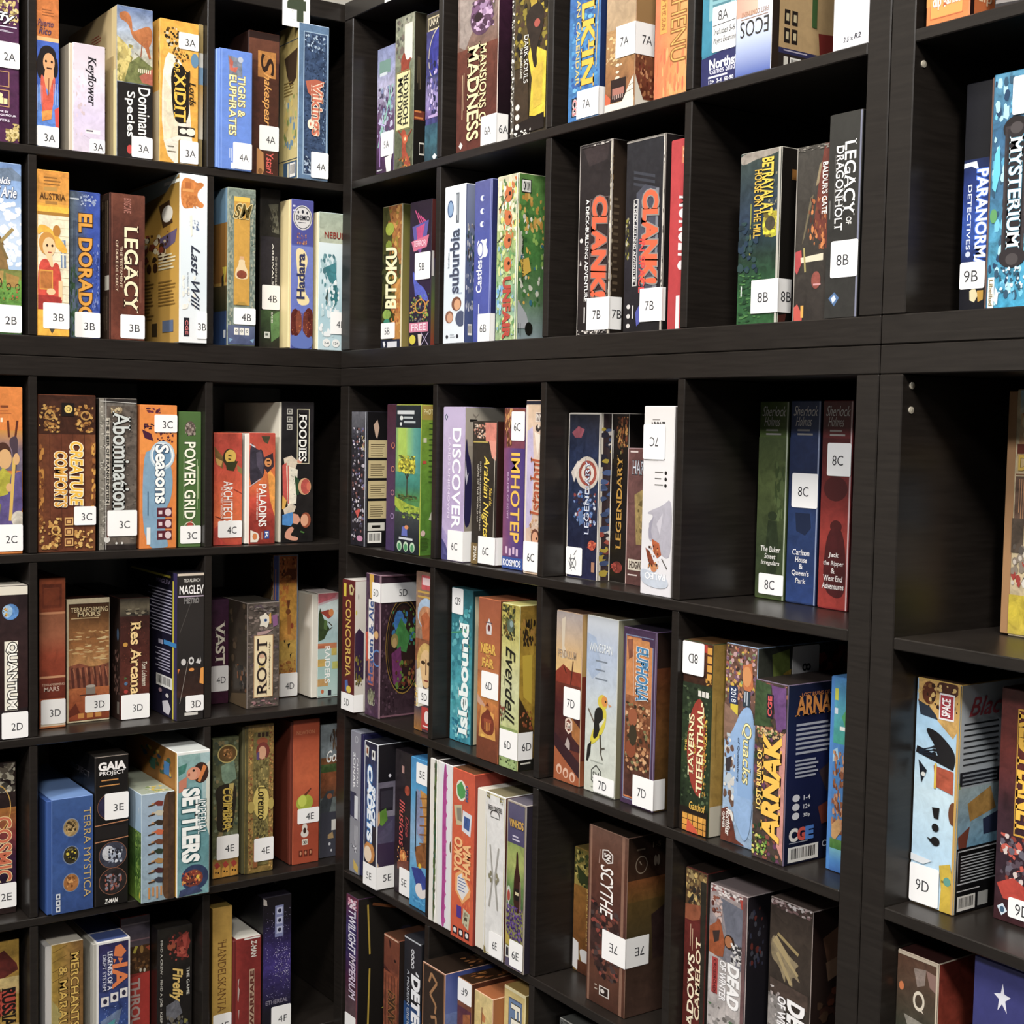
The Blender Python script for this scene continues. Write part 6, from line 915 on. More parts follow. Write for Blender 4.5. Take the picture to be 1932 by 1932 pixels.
game('discover', 'soft lilac box with wide white vertical title, leftmost in 6C', 'c3b2d4.1', '9a9080', 'cfc0dc', [
    G(0, 0, 1, 1, 'c8b8d8', 'c0aed0.1', 'b8a4cc.1', 'c4b4d4.1'), P('33405c', .06, .065, .14, .045, .22, .065, .14, .09), P('d8d4e4', .1, .065, .14, .055, .18, .065, .14, .08), T('DISCOVER', .46, .14, .84, .78, 'fbf8fb', 'd', None, 0, .02), T('LANDS UNKNOWN', .26, .2, .36, .72, 'e4d8ec', 'd'), P('a090c0.2', 0, .78, .3, .85, .2, .92, 0, .88), P('4a4880.2', 0, .86, .2, .9, .35, .96, .3, 1, 0, 1), P('5a5890', .05, .9, .3, .97, .1, .96)],
    [G(0, 0, 1, .25, 'b0a898', 'a89c8c'), P('8a8074', .35, .04, .5, .06, .62, .04, .6, .055, .48, .075, .36, .055), P('241f4a', .05, .26, .1, .18, .16, .3, .35, .36, .35, .76, 0, .78, 0, .4), P('c8c4d0', .06, .34, .14, .44, .2, .42, .12, .5, .04, .44), R(.22, .08, .55, .095, '22201e'), G(.35, .25, 1, 1, 'a0988c', '8c8478')])
game('arabian', 'black box with gold calligraphic title under a pink market scene, second in 6C', '2c2620.3', '2a100e', '3c302c', [
    G(0, 0, 1, 1, '3a342c.3', '2a2620.3', '302a24.3'), P('d8806c.2', .5, .01, .98, .01, .98, .25, .8, .22, .7, .14, .55, .14), B(.05, .02, .55, .12, 30, .06, .012, 'd8a88a 5a3a34 c8806a 2c2422 e8d0b8', 2), P('e0907c.1', .68, .13, .98, .14, .98, .27, .82, .25), R(.04, .14, .64, .15, 'b8a450'), LN(.94, .24, .92, .86, .002, 'b8b0a0'), T('Arabian Nights', .44, .24, .72, .8, 'e8c83c', 'd', None, .3, .01), T('Tales of the', .74, .46, .84, .58, 'e0bc3c', 'd', None, .3), T('ENTER THE LEGENDARY STORYTELLING', .34, .28, .39, .76, 'c8c0b0', 'd'), T('GAME OF THE WORLD OF', .24, .3, .29, .7, 'c8c0b0', 'd'), R(0, .85, .28, 1, '7a6234'), T('ZMAN', .12, .87, .24, .97, 'e8e0d0', 'd', None, 0, .02)], [G(0, 0, 1, 1, '34140f', '24100c')])
game('imhotep', 'purple gradient box with gold capitals and blue publisher foot in 6C', '5a3a70.2', '2a1a34', '7a3c34', [
    G(0, 0, 1, .3, '8a4430.3', '7a3c58.2'), H(0, .25, 1, .92, '86486c.1', '5c3f7c.1', '43307a.1'), B(.05, .0, .38, .24, 24, .05, .03, 'c8884c 7a4a24 e0a860 5a3018', 2), T('IMHOTEP', .38, .28, .8, .83, 'e9b93a', 'd', None, 0, .015), T('BUILDER OF EGYPT', .2, .4, .28, .69, 'c8a8c8', 'd'), *[R(.16 + i * .17, .86 + .01 * (i % 2), .26 + i * .17, .905 + .01 * (i % 2), 'd8b8d0') for i in range(4)], R(0, .925, 1, 1, '2c4f9c'), T('KOSMOS', .06, .94, .92, .98, 'f4f4f8', 'h', None, 0, .02)])
game('ishanbul', 'cream bordered pale violet box with rust title reading upward in 6C', 'd4b89c.2', '3a2c28', '1c1c2c', [
    R(0, 0, 1, .025, '1f2030'), G(.12, .03, .97, 1, 'dcbc9c.1', 'd8c0b0.1', 'd0b4a0.1', 'd8b898.1'), R(0, .03, .13, 1, 'e4d4c4'), P('c0b4d4.1', .1, .18, .4, .15, .5, .38, .42, .72, .1, .74), R(.55, .07, .94, .125, '4a2c28'), FR(.55, .07, .94, .125, .04, .006, 'e0d0c0'), T('PNM', .62, .08, .9, .118, 'ece0d4', 'h', None, 0, .02), E(.7, .16, .14, .02, '3c3430'), E(.74, .15, .06, .012, 'd8c8b8'), P('e8dccc', .5, .18, .9, .2, .7, .32), T('Istanbul', .36, .33, .94, .66, 'a8481f', 'u', 'e8ccaa', .1, .02, .03), B(.3, .68, .95, .8, 14, .1, .02, 'c89a70 e0ccb0 a87850', 3), E(.66, .785, .24, .05, '6a3c2c'), E(.66, .79, .18, .04, 'd89a74'), E(.74, .79, .04, .008, '241410')])
game('heroes', 'worn navy-black box with a striped disc and a white cat doodle sticker in 7C', '1f2233.4', '3a2c30', '55524e', [
    G(0, 0, 1, 1, '26262c.3', '222c48.4', '26304c.4', '1c2038.4', '232444.4'), P('8a4450.3', .1, .12, .3, .08, .5, .1, .4, .15, .2, .15), E(.6, .36, .36, .1, 'c8bcae.2'), E(.62, .36, .28, .076, '9a4434.3'), E(.62, .36, .2, .055, 'd8ccc0'), E(.62, .36, .11, .03, '8a3c30'), P('d8ccc0.2', .1, .36, .3, .29, .45, .3, .3, .36, .2, .42), B(.2, .46, .9, .68, 30, .08, .02, '4a6aa0 7a90c0 c8ccd8 3a2c34 8a3c34 24305c', 3), P('56709c.3', .35, .6, .5, .58, .52, .66, .4, .68), P('56709c.3', .6, .5, .75, .55, .7, .6), E(.8, .79, .12, .03, 'b8442c.3'), B(.66, .76, .95, .82, 6, .05, .012, 'd86c3c 8a2c20', 5), R(.8, .89, .9, .95, 'a8785c'), T('LEGENDARY', .56, .28, .7, .73, 'd8dce4', 'u', '26366c', 0, .0, .03), LN(.015, 0, .015, 1, .003, 'd8d0c4'), LN(.985, 0, .985, 1, .004, 'd8d0c4'), LN(.02, .006, .98, .006, .002, 'd0c8bc')],
    [LN(.01, 0, .01, 1, .005, 'd8d0c0'), B(0, .02, .3, .98, 60, .06, .03, 'a84838 d8d0c8 4a6090 b8a030 2c2c3c 7a3430 3c5078', 4), R(.22, 0, .28, 1, '8a7a50')], edge='cfc6b8')
game('legendary', 'black box with dark gold title reading upward behind the mauve one in 7C', '17120f.3', '0f0c0a', '6a6258', [
    G(0, 0, 1, 1, '1c1612.2', '15110e.2', '18130f.2'), B(.3, .02, .95, .2, 30, .08, .025, '7a3c1c a86428 3a2014 c89048 4a2c18', 2), B(.3, .1, .7, .24, 10, .05, .02, '8a7a40 5a3418', 3), T('LEGENDARY', .4, .25, .7, .8, 'b8882c', 'u', None, 0, .015), E(.5, .91, .3, .035, '7a2c20.4'), B(.1, .88, .5, .94, 8, .08, .012, 'a84030 5a2018', 5), R(.12, .1, .14, .27, 'd0ccc4'), LN(.02, 0, .02, 1, .004, 'd8d0c0'), B(.0, .9, .06, .98, 8, .03, .02, 'e0d8c8', 6)], edge='bfb6a8')
game('hogwarts', 'low mauve-brown box with parchment picture and small white print in 7C', '6a4640.3', '3a2424', '8a6a64', [
    G(0, 0, 1, 1, '6a4440.3', '6c4844.3', '5c3a36.3'), L(.1, .02, .5, .045, 1, 'd8c8c0', .5), T('HARRY', .2, .09, .95, .19, 'd0d4dc', 'h', '2c2428', 0, .0, .03), P('a08850.3', .3, .34, .6, .3, .98, .32, .98, .7, .4, .7), B(.4, .35, .95, .68, 20, .08, .03, 'b89c5c 8a7440 6a5830', 2), R(.1, .81, .95, .89, 'd8ccb8'), T('HOGWARTS', .16, .825, .92, .875, '3a2824', 'h', None, 0, .02), L(.1, .92, .6, .94, 1, 'd8c8c0', .5), LN(.015, 0, .015, 1, .003, 'c8a8a0')], edge='a8888a')
game('paleo', 'white box printed upside down with a grey mammoth and orange hunter in 7C', 'e2dfdf.1', '8a8480', 'e8e4e0', [
    G(0, 0, 1, 1, 'e0dcd8', 'e6e3e2', 'dedbdc', 'e4e1e4'), T('Z-MAN', .26, .085, .7, .125, '26221f', 'x', None, .1, .03), L(.28, .07, .6, .08, 1, '8a8480', .5), R(.02, .285, .5, .29, 'c8c4c0'), *[L(.4, .345 + i * .033, .68, .355 + i * .033, 1, '6a6662', .6, i) for i in range(3)], *[E(.76, .35 + i * .033, .04, .01, '22201e') for i in range(3)], P('b0acb6.1', 1, .47, .7, .52, .3, .55, .15, .57, .4, .57, .3, .62, .2, .66, .28, .72, .5, .7, .6, .76, .8, .8, 1, .78), P('9a96a4', .25, .62, .4, .58, .32, .66, .38, .7, .26, .7), P('c8c4cc', .5, .62, .7, .56, .62, .68), P('b85a28.3', .35, .7, .6, .72, .68, .78, .55, .8, .42, .77), P('8a3c1c.3', .15, .75, .3, .77, .5, .84, .45, .87, .25, .82), E(.44, .855, .1, .02, 'c87a48'), B(.25, .73, .6, .86, 12, .05, .012, '5a2c18 d08848 3a2014', 4), LN(.7, .8, .88, .85, .002, '5a5450'), P('c4ccd8.1', 0, .86, .3, .87, .8, .89, .95, .92, .9, .95, .6, .96, .2, .95, 0, .92), T('PALEO', .16, .88, .84, .915, 'f6f4f4', 'x', 'a8b0bc', 0, .01, .03)], smode='x')
SHT = [T('Sherlock', .1, .025, .92, .075, 'd0ccc8', 'h', None, .4, -.005), T('Holmes', .18, .078, .72, .125, 'd0ccc8', 'h', None, .4, -.005), L(.24, .14, .78, .18, 2, '9a9690', .45)]
game('sherlockgreen', 'olive green slim box with white serif subtitle and 8C sticker at its foot', '4a5a2c.2', '2c381c', '5a6a3c', SHT + [G(0, .18, 1, .99, '444f2e.2', '525e34.3', '3f4a2a.3', '343f28.3', '434e2e.3'), B(.6, .3, .95, .6, 16, .08, .04, '3c4a28 55643a', 2), E(.55, .575, .16, .022, '2a3420'), P('2c3622.3', .4, .6, .7, .6, .78, .72, .7, .9, .4, .9, .35, .72), LN(.98, 0, .98, 1, .004, 'a8b098')] + [T('The Baker', .18, .73, .86, .758, 'e8e4dc', 'h', None, .15, .01), T('Street', .32, .767, .7, .793, 'e8e4dc', 'h', None, .15, .01), T('Irregulars', .2, .802, .84, .83, 'e8e4dc', 'h', None, .15, .01)], dep=.24)
game('sherlockblue', 'navy blue slim box with white serif subtitle between the green and red ones', '1e2f58.2', '121f40', '2c4478', SHT + [G(0, .18, 1, .99, '1c2a4e.2', '1b284a.2', '203764.2', '1e325e.2', '223c74.2'), P('182440', .25, .55, .75, .55, .8, .62, .6, .66, .3, .64), LN(.98, 0, .98, 1, .004, '8a94b0')] + [T('Carlton', .2, .73, .78, .758, 'e8e4e4', 'h', None, .1, .01), T('House', .3, .767, .7, .793, 'e8e4e4', 'h', None, .1, .01), T('&', .44, .8, .56, .825, 'e8e4e4'), T("Queen's", .2, .833, .78, .862, 'e8e4e4', 'h', None, .1, .01), T('Park', .32, .872, .68, .897, 'e8e4e4', 'h', None, .1, .01)], dep=.24)
game('sherlockred', 'red slim box with a cloaked silhouette, rightmost of the 8C trio', '8a1c1e.2', '4a1012', '6a1c1c', [R(0, 0, 1, .99, '5a1618.2')] + SHT + [G(0, .18, 1, .99, '4a1416.2', '641a1a.2', '7c211a.2', '9a2a1e.2', '88241e.2', '9c2a1e.2'), E(.5, .42, .4, .06, '4a1616'), E(.55, .6, .2, .03, '4a1414'), P('4a1416.2', .4, .6, .72, .6, .9, .7, .95, .92, .6, .95, .15, .9, .2, .68), LN(.98, 0, .98, 1, .004, 'c8a8a8')] + [T('Jack', .34, .725, .68, .753, 'e8e0dc', 'h', None, .1, .01), T('the Ripper', .16, .765, .86, .793, 'e8e0dc', 'h', None, .1, .01), T('&', .44, .8, .56, .825, 'e8e0dc'), T('West End', .18, .835, .84, .862, 'e8e0dc', 'h', None, .1, .01), T('Adventures', .14, .872, .88, .9, 'e8e0dc', 'h', None, .1, .01)], dep=.24)
game('tower', 'sand and sky coloured box with tan lid rim at the right edge of row C', 'c8b48c.3', '8a6a44', 'a8845c', [
    G(.08, 0, 1, .24, '9ac0d0.3', 'd8c8a0.4', 'c88a4c.4'), B(.1, .03, .98, .25, 26, .08, .04, 'd8b078 b8643c e8d8a8 7aa8c8 8a4a2c', 2), R(.05, .22, 1, .27, '6a2c1c'), R(.06, .26, 1, .33, 'd0b078'), T('DRESDEN', .1, .265, 1.2, .325, 'd8b040', 'h', '6a4420', 0, .03, .04), R(.04, .34, 1, .345, '8a5a3c'), R(.04, .35, .3, .55, '6a5040.4'), LV(.12, .36, .3, .54, 4, 'c89060', .3), R(.3, .36, 1, .6, 'a8c0d0.4'), R(.22, .325, .8, .37, '2a2a30'), R(.0, .52, .25, .66, '55483c.4'), B(.02, .62, .98, .8, 26, .1, .03, 'c8bcac a03428 8a7c6c 5c544c d8d0c4', 4), G(0, .83, 1, .99, 'c8b028.3', 'd0b820.3', 'b8a030.3'), E(.7, .93, .3, .06, '1c241c'), P('4aa03c', .5, .92, .7, .89, .9, .94, .6, .97), R(.7, .66, 1, .8, 'ecebee')], None, seam=('L', .014, 'a87c50'), dep=.22)
# row D
game('concordia', 'slim dark red box with gold capitals jutting forward, leftmost in 5D', '5c1a1c.1', 'd8d0c4', 'e8e2d8', [
    G(0, 0, 1, 1, '62201f.1', '581819.1', '5c1a1c.1'), R(.1, .03, .32, .13, 'd8c02c'), P('c8b878', .55, .04, .75, .03, .95, .06, .85, .11, .6, .11), E(.75, .07, .08, .02, '5c1a1c'), T('CONCORDIA', .3, .15, .72, .74, 'd8b24c', 'd', None, 0, .012), P('4a68a8', .28, .77, .5, .76, .6, .85, .3, .85), E(.6, .83, .2, .028, 'd8c040')],
    [G(0, 0, 1, .38, 'dcd6cc', 'cfc8bc'), E(.12, .24, .05, .02, 'c8c040'), P('33203c', 0, .4, .3, .36, .6, .4, .6, .75, 0, .75), B(0, .55, .5, .8, 12, .08, .03, '6a6820 4a4428 8a7a2c', 2), E(.24, .12, .02, .02, '3a3030')])
game('heaven', 'plum stone-look box with round stained-glass window on its side, with a 5D sticker', '4a3048.3', '37242e', '4a3440', [
    B(.02, .02, .98, .98, 40, .12, .03, '5a3c54 3a2438 6a4a64 4a3040', 2), P('d8a83c', .25, .0, .55, .0, .55, .18, .3, .17), P('c8462c.2', .02, .42, .3, .4, .38, .6, .1, .62), E(.75, .42, .14, .03, 'd8a868'), R(.22, .18, .6, .78, 'efe8e0.1'), T('Heaven & Ale', .26, .19, .56, .77, '34508a', 'u', None, 0, .02), G(.22, .6, .6, .78, 'c8846c', 'b85a48'), RING(.82, .58, .3, .06, .2, '4a78b8'), E(.42, .86, .2, .06, '8a8a6a.4'), B(.3, .8, .7, .92, 10, .06, .02, '6a7a4c a8a890 3a2c34', 4), LN(.98, 0, .98, 1, .004, '9a7a84')],
    [G(0, 0, 1, 1, '3a2630.3', '33202a.3', '3a2830.3'), B(.03, .2, .5, .98, 44, .05, .02, '4a3440 2a1a22 553c48', 2), E(.62, .5, .48, .34, '1c1416'), RING(.62, .5, .48, .34, .03, '8a6a28'), RING(.62, .5, .43, .31, .02, '6a5020'), E(.62, .5, .4, .285, '2c1a18'), B(.3, .24, .98, .5, 26, .06, .03, '2c5c34 4a8a3c 2c6a9a 3c7a50 6a9a3c', 4), E(.5, .33, .14, .08, '2c68a8.3'), P('3c7c3c.3', .4, .4, .55, .3, .8, .44, .7, .55, .45, .52), P('6a2c5c.3', .3, .55, .55, .5, .6, .7, .5, .8, .36, .76), E(.38, .46, .1, .05, '8a7a40'), E(.38, .475, .06, .035, 'b09058'), B(.4, .6, .95, .8, 20, .06, .03, '6a2c1c 8a5a28 4a3018 5a7a2c', 6), FR(0, 0, 1, .99, .02, .012, '7a5460')], edge='a88a94')
game('oracle', 'mosaic figure box with a long pale face, wedged by the upright in 5D', '8a6a50.4', '4a3a34', '8a6a54', [
    G(0, 0, 1, 1, '8a6a58.3', '9a7a60.4', '6a5a60.4', '5a4048.4'), R(.3, .02, .98, .11, 'c8484c.2'), L(.35, .035, .9, .1, 1, 'f0d0d0', .7), L(.1, .12, .95, .18, 2, 'c8a040', .4), E(.6, .26, .5, .1, 'a8c0d8.2'), E(.6, .28, .42, .07, 'c88a5c.3'), P('b05a28.3', .3, .28, .6, .24, .9, .3, .8, .42, .4, .42), R(0, .42, 1, .56, '8a5030.4'), E(.6, .57, .5, .13, 'c8a458.3'), E(.62, .6, .36, .12, 'e0b880.1'), LN(.62, .54, .62, .64, .004, '6a4428'), E(.46, .565, .12, .012, '3a2818'), E(.8, .565, .12, .012, '3a2818'), R(.52, .67, .76, .68, '8a3c2c'), P('e4ddc8.2', .1, .62, .3, .6, .5, .74, .9, .7, 1, .8, .1, .86), B(.02, .7, .2, .86, 10, .05, .012, 'd8a83c e8c868', 4), G(0, .85, .45, 1, '4a4450.3', 'a8702c.3'), R(.42, .84, 1, .98, 'b83028'), E(.72, .9, .14, .04, 'f0e0dc'), L(.5, .955, .9, .97, 1, 'f0d8d4', .6)])
game('islebound', 'teal watercolour box with white title reading upward and an upside-down 6D sticker', '3c8c98.3', '1c4c50', '1f4448', [
    G(0, 0, 1, 1, '246068.3', '2c7480.3', '3f98a4.3', '4aa4ac.3', '3c98ac.3'), B(.05, .1, .95, .95, 34, .14, .03, '5ab0b8 2c7a88 3c98a0 68bcc0', 2), LN(.0, .3, .9, .26, .003, '4a9a70'), LN(.5, .26, .95, .38, .003, '5aa060'), T('Islebound', .42, .22, .84, .94, 'eef6f2', 'u', '2c6c78', 0, .04, .04), B(.1, .85, .95, .99, 14, .12, .02, '7ac8cc 2c88a4 1c6c84', 5)], [G(0, 0, 1, 1, '1c4448', '163438'), R(.02, .04, .1, 1, 'cfc4a4')], smode='x', edge='2a5c64')
game('nearfar', 'terracotta box with gold lettering and a temple, middle of 6D', 'a8582c.2', '6a3c20', '7a4424', [
    G(0, 0, 1, .45, '9a5030.1', 'a85a30.1', 'b86c34.1'), G(0, .45, 1, 1, 'a86030.2', 'c87c30.3', 'b06428.3', '7a3c20.2', '70381e.2'), P('d8d0cc', .36, .17, .5, .12, .64, .17, .62, .22, .38, .22), E(.5, .18, .06, .02, '6a2c24'), R(.34, .145, .66, .15, '3c3444'), T('NEAR', .14, .28, .84, .335, 'd8a83c', 'h', '7a3c18', 0, .05, .04), T('AND', .38, .345, .6, .36, 'd8a83c'), T('FAR', .22, .37, .76, .42, 'd8a83c', 'h', '7a3c18', 0, .05, .04), P('c89a80', 0, .6, .4, .66, .3, .68, 0, .65), P('d89a40.2', .2, .66, .8, .7, .9, .86, .1, .86), P('7a3018.2', .2, .72, .4, .7, .45, .68, .6, .68, .64, .71, .84, .74, .8, .84, .2, .83), R(.34, .74, .7, .76, '9a4420'), LV(.38, .76, .66, .82, 4, 'd89038', .35), P('7a3018', .4, .66, .5, .64, .58, .66), E(.3, .85, .1, .01, 'e8b848')], None)
game('everdell', 'yellow-green woodland box with black script title and two 6D labels, right of 6D', 'a0a050.3', '7a6418', 'c8c070', [
    G(0, 0, 1, 1, 'b0a040.4', 'c8c070.2', 'd0d0a0.2', 'c4c888.2', 'a8b868.2'), B(.02, .01, .75, .22, 40, .1, .02, '3c3c24 5a6030 8a8438 6a5020 2c3020', 2), E(.5, .13, .2, .04, '5c6c58.4'), E(.55, .12, .09, .02, '8aa0a0'), T('Everdell', .28, .26, .8, .72, '1f1d16', 'd', None, .35, .01), T('the', .2, .44, .25, .5, '4a4a38', 'd'), B(.02, .6, .3, .74, 12, .06, .02, '4a4028 8a3c28 c8c8a0', 5), G(0, .75, 1, 1, '8a9a58.3', '9ab070.3'), B(.05, .93, .9, .99, 10, .08, .01, '5a7038 a8c080 3c4828', 6)],
    [G(0, 0, 1, 1, '8a6a1c.3', 'b08c20.3', 'a8841c.3', '6a5218.3'), B(0, .08, .5, .25, 24, .05, .03, '241c12 3a2c18 a87a2c', 2), P('3a2c18', .0, .55, .4, .7, .5, .78, 0, .78), P('c8a828', .1, .3, .4, .3, .4, .6, .15, .55), B(.05, .64, .45, .76, 8, .05, .02, 'b0602c 8a4420', 3), R(0, .93, 1, 1, '1c1a16'), L(.1, .95, .5, .97, 1, 'd8d4c8', .5)], edge='c8c890')
game('sunsetbox', 'maroon and sunset orange box with cream upper part, leftmost in 7D', '6a3020.2', '8a5a28', '6a4c38', [
    G(0, 0, 1, .37, 'b0a4a0.1', 'c0a890.1', 'd8b078.1', 'e0b870.1'), P('d8c8b0', .2, .05, .35, .03, .32, .2, .45, .26, .25, .28), P('8a3018.2', 0, .36, .3, .31, .6, .34, 1, .34, 1, .45, 0, .45), T('PENDULUM', .1, .225, .8, .27, '8a6a58', 'h', 'd8c4a0', 0, -.01, .02), LN(.6, .42, .68, .28, .003, '4a2018'), LN(.32, .32, .42, .36, .003, '5a2414'), G(0, .42, 1, .8, '6a2c1c.2', '4a1c1c.3', '4a2420.2', '3c2024.2'), P('a8682c.3', .6, .6, 1, .66, 1, .76, .7, .72), P('e4ccb8', .42, .63, .56, .605, .7, .63, .7, .685, .56, .71, .42, .685), P('7a3c2c', .46, .64, .56, .62, .66, .64, .66, .68, .56, .695, .46, .68), T('SM', .48, .64, .64, .68, 'f0e0d0'), P('b8a8a0', .42, .78, .52, .73, .62, .76, .62, .8, .44, .81), P('a8582c.1', 0, .8, 1, .95, 1, 1, 0, 1), P('3a2024', .0, .72, 1, .86, 1, .95, 0, .8), *[E(.22 + i * .26, .93 + i * .012, .11, .03, 'e0b498') for i in range(3)], *[E(.22 + i * .26, .935 + i * .012, .06, .018, 'a8582c') for i in range(3)]], [G(0, 0, 1, .36, 'c8a060', 'b8904c'), G(0, .36, 1, .9, '7a2c18', '5a2018'), G(0, .85, 1, 1, '8a4820', 'a8582c')], edge='c8a888')
game('wingspan', 'pale sky coloured box with a yellow and black songbird, middle of 7D', 'cfd4cf.1', '8a8468', '6a5c44', [
    G(0, 0, 1, 1, 'd0d4d8', 'b4c0d4.1', 'c0cad4.1', 'ccd0c8.1', 'd0d4c8.1', 'd0d2c0.1'), P('a8b8d0.1', .0, .1, .3, .12, .5, .3, .2, .36, 0, .3), T('WINGSPAN', .1, .15, .84, .2, 'eef0f0', 'h', 'b4bec8', 0, -.01, .02), *[L(.3, .245 + i * .05, .7, .26 + i * .05, 1, '7a8490', .6, i) for i in range(3)], E(.56, .475, .16, .042, 'd8c02c.1'), E(.62, .468, .1, .03, 'd88a30'), P('c88a5c', .74, .475, .86, .485, .76, .495), E(.66, .468, .02, .007, '1c1814'), P('d8c828.1', .42, .5, .7, .5, .68, .6, .5, .68, .2, .74, .16, .7, .35, .6), P('24221f', .3, .52, .55, .5, .6, .56, .5, .62, .42, .68, .26, .7, .3, .62), P('d8d8c8', .46, .6, .64, .56, .62, .58, .48, .63), P('24221f', .1, .74, .22, .71, .2, .78, .12, .83, .06, .83), LN(.5, .66, .54, .76, .004, '4a4438'), LN(.52, .76, .6, .8, .003, '5a5448'), LN(.54, .74, .66, .73, .003, '5a5448'), LN(.1, .53, .3, .6, .003, '6a5c50'), L(.2, .815, .75, .83, 1, 'b8bcb0', .4), P('4a4a44', .24, .87, .4, .835, .56, .865, .56, .925, .4, .96, .24, .93), P('ccd0c4', .265, .873, .4, .845, .535, .87, .535, .92, .4, .948, .265, .925), T('SM', .3, .878, .5, .92, '4a4a44'), L(.24, .965, .56, .975, 1, '8a8c80', .5)], [G(0, 0, 1, 1, 'a8a488', '8a8468', '7a7458')], edge='dcdcd0')
game('euphoria', 'purple framed box with an orange city panel and blue slanted title, right of 7D', '4a3450.2', '2c1c18', '2c2430', [
    R(.1, .05, .88, .96, 'c8743c.3'), FR(.07, .04, .9, .97, .025, .007, '7a84a0'), G(.11, .055, .87, .38, 'd08848.2', 'cc8044.2'), G(.11, .38, .87, .95, '9a5c34.4', '7a4424.5', '5a3424.5', '4a2c28.4'), P('4a3450', .55, .045, .9, .045, .9, .09, .8, .09, .78, .06, .55, .06), P('8a5038.4', .12, .07, .3, .06, .3, .16, .18, .18), B(.12, .42, .86, .8, 60, .08, .02, 'c08858 6a3a20 a06840 3c3020 d8a878 7a7850', 3), E(.35, .5, .14, .05, '9a5430'), E(.3, .68, .16, .05, '8a4424'), E(.36, .6, .12, .06, '3c3424'), T('EUPHORIA', .44, .1, .76, .4, '3f7ca8', 'd', 'e8e4dc', .1, .03, .07), LN(.32, .12, .36, .38, .002, 'd8b090'), LN(.99, 0, .99, 1, .003, '8a7a94')], [R(0, 0, .06, 1, '1f1620'), G(.06, 0, 1, .2, '241814', '2c1c14'), G(.06, .2, 1, 1, '5a2c10.3', '6a4418.3', '4a3814.3')], edge='6a5474')
game('taverns', 'dark green box with red lens and cream title reading upward, leftmost in 8D', '2c3a24.4', 'b08c3c', '5a3c1c', [
    G(0, 0, 1, .22, '5a2c1c.4', '3c2418.4'), *[R(.82, .02 + i * .045, .98, .055 + i * .045, 'd8982c') for i in range(4)], R(.6, .01, .82, .05, 'b83020'), B(.78, .18, 1, .26, 8, .06, .012, 'c8902c 3a2414', 2), G(0, .22, 1, .9, '2a3424.4', '2c3c24.4', '263020.4'), B(.02, .24, .98, .88, 50, .08, .015, '3c4c2c 1c2418 48583a 5a6a48', 3), P('9a301c.1', .5, .3, .66, .29, .8, .34, .86, .56, .76, .78, .6, .81, .3, .72, .18, .54, .3, .38), T('TAVERNS', .28, .38, .46, .7, 'f0e4b0', 'u', None, 0, .02), T('THE', .16, .52, .22, .58, 'e8c848', 'u'), T('OF', .48, .53, .53, .58, 'e8c848', 'u'), T('-TIEFENTHAL-', .58, .31, .78, .8, 'f0e4b0', 'u', None, 0, .025), B(.74, .36, .9, .8, 36, .04, .012, 'c8982c e0b83c 8a6420', 5), *[R(.56 + .13 * i, .25, .66 + .13 * i, .28, 'e0dcd0') for i in range(3)], R(0, .87, 1, 1, '241c16.3'), T('Gasthof', .36, .835, .92, .875, 'd8a838', 'h', None, .2), G(.12, .9, .94, .995, 'e0a02c.2', 'd08820.2'), *[R(.12, .9 + i * .032, .94, .904 + i * .032, '4a3010') for i in range(3)], *[R(.3 + i * .18, .9, .32 + i * .18, .995, '4a3010') for i in range(4)], P('d04a20', .3, .93, .6, .97, .7, .998, .28, .998)],
    [R(0, 0, .05, 1, '5a2414'), G(.05, 0, 1, .84, 'a07c30.2', 'b08c3c.2', 'a88438.2'), R(.05, .84, 1, 1, 'ccc4b0'), LV(.3, .3, .4, .6, 2, '6a5020', .3)], smode='x')
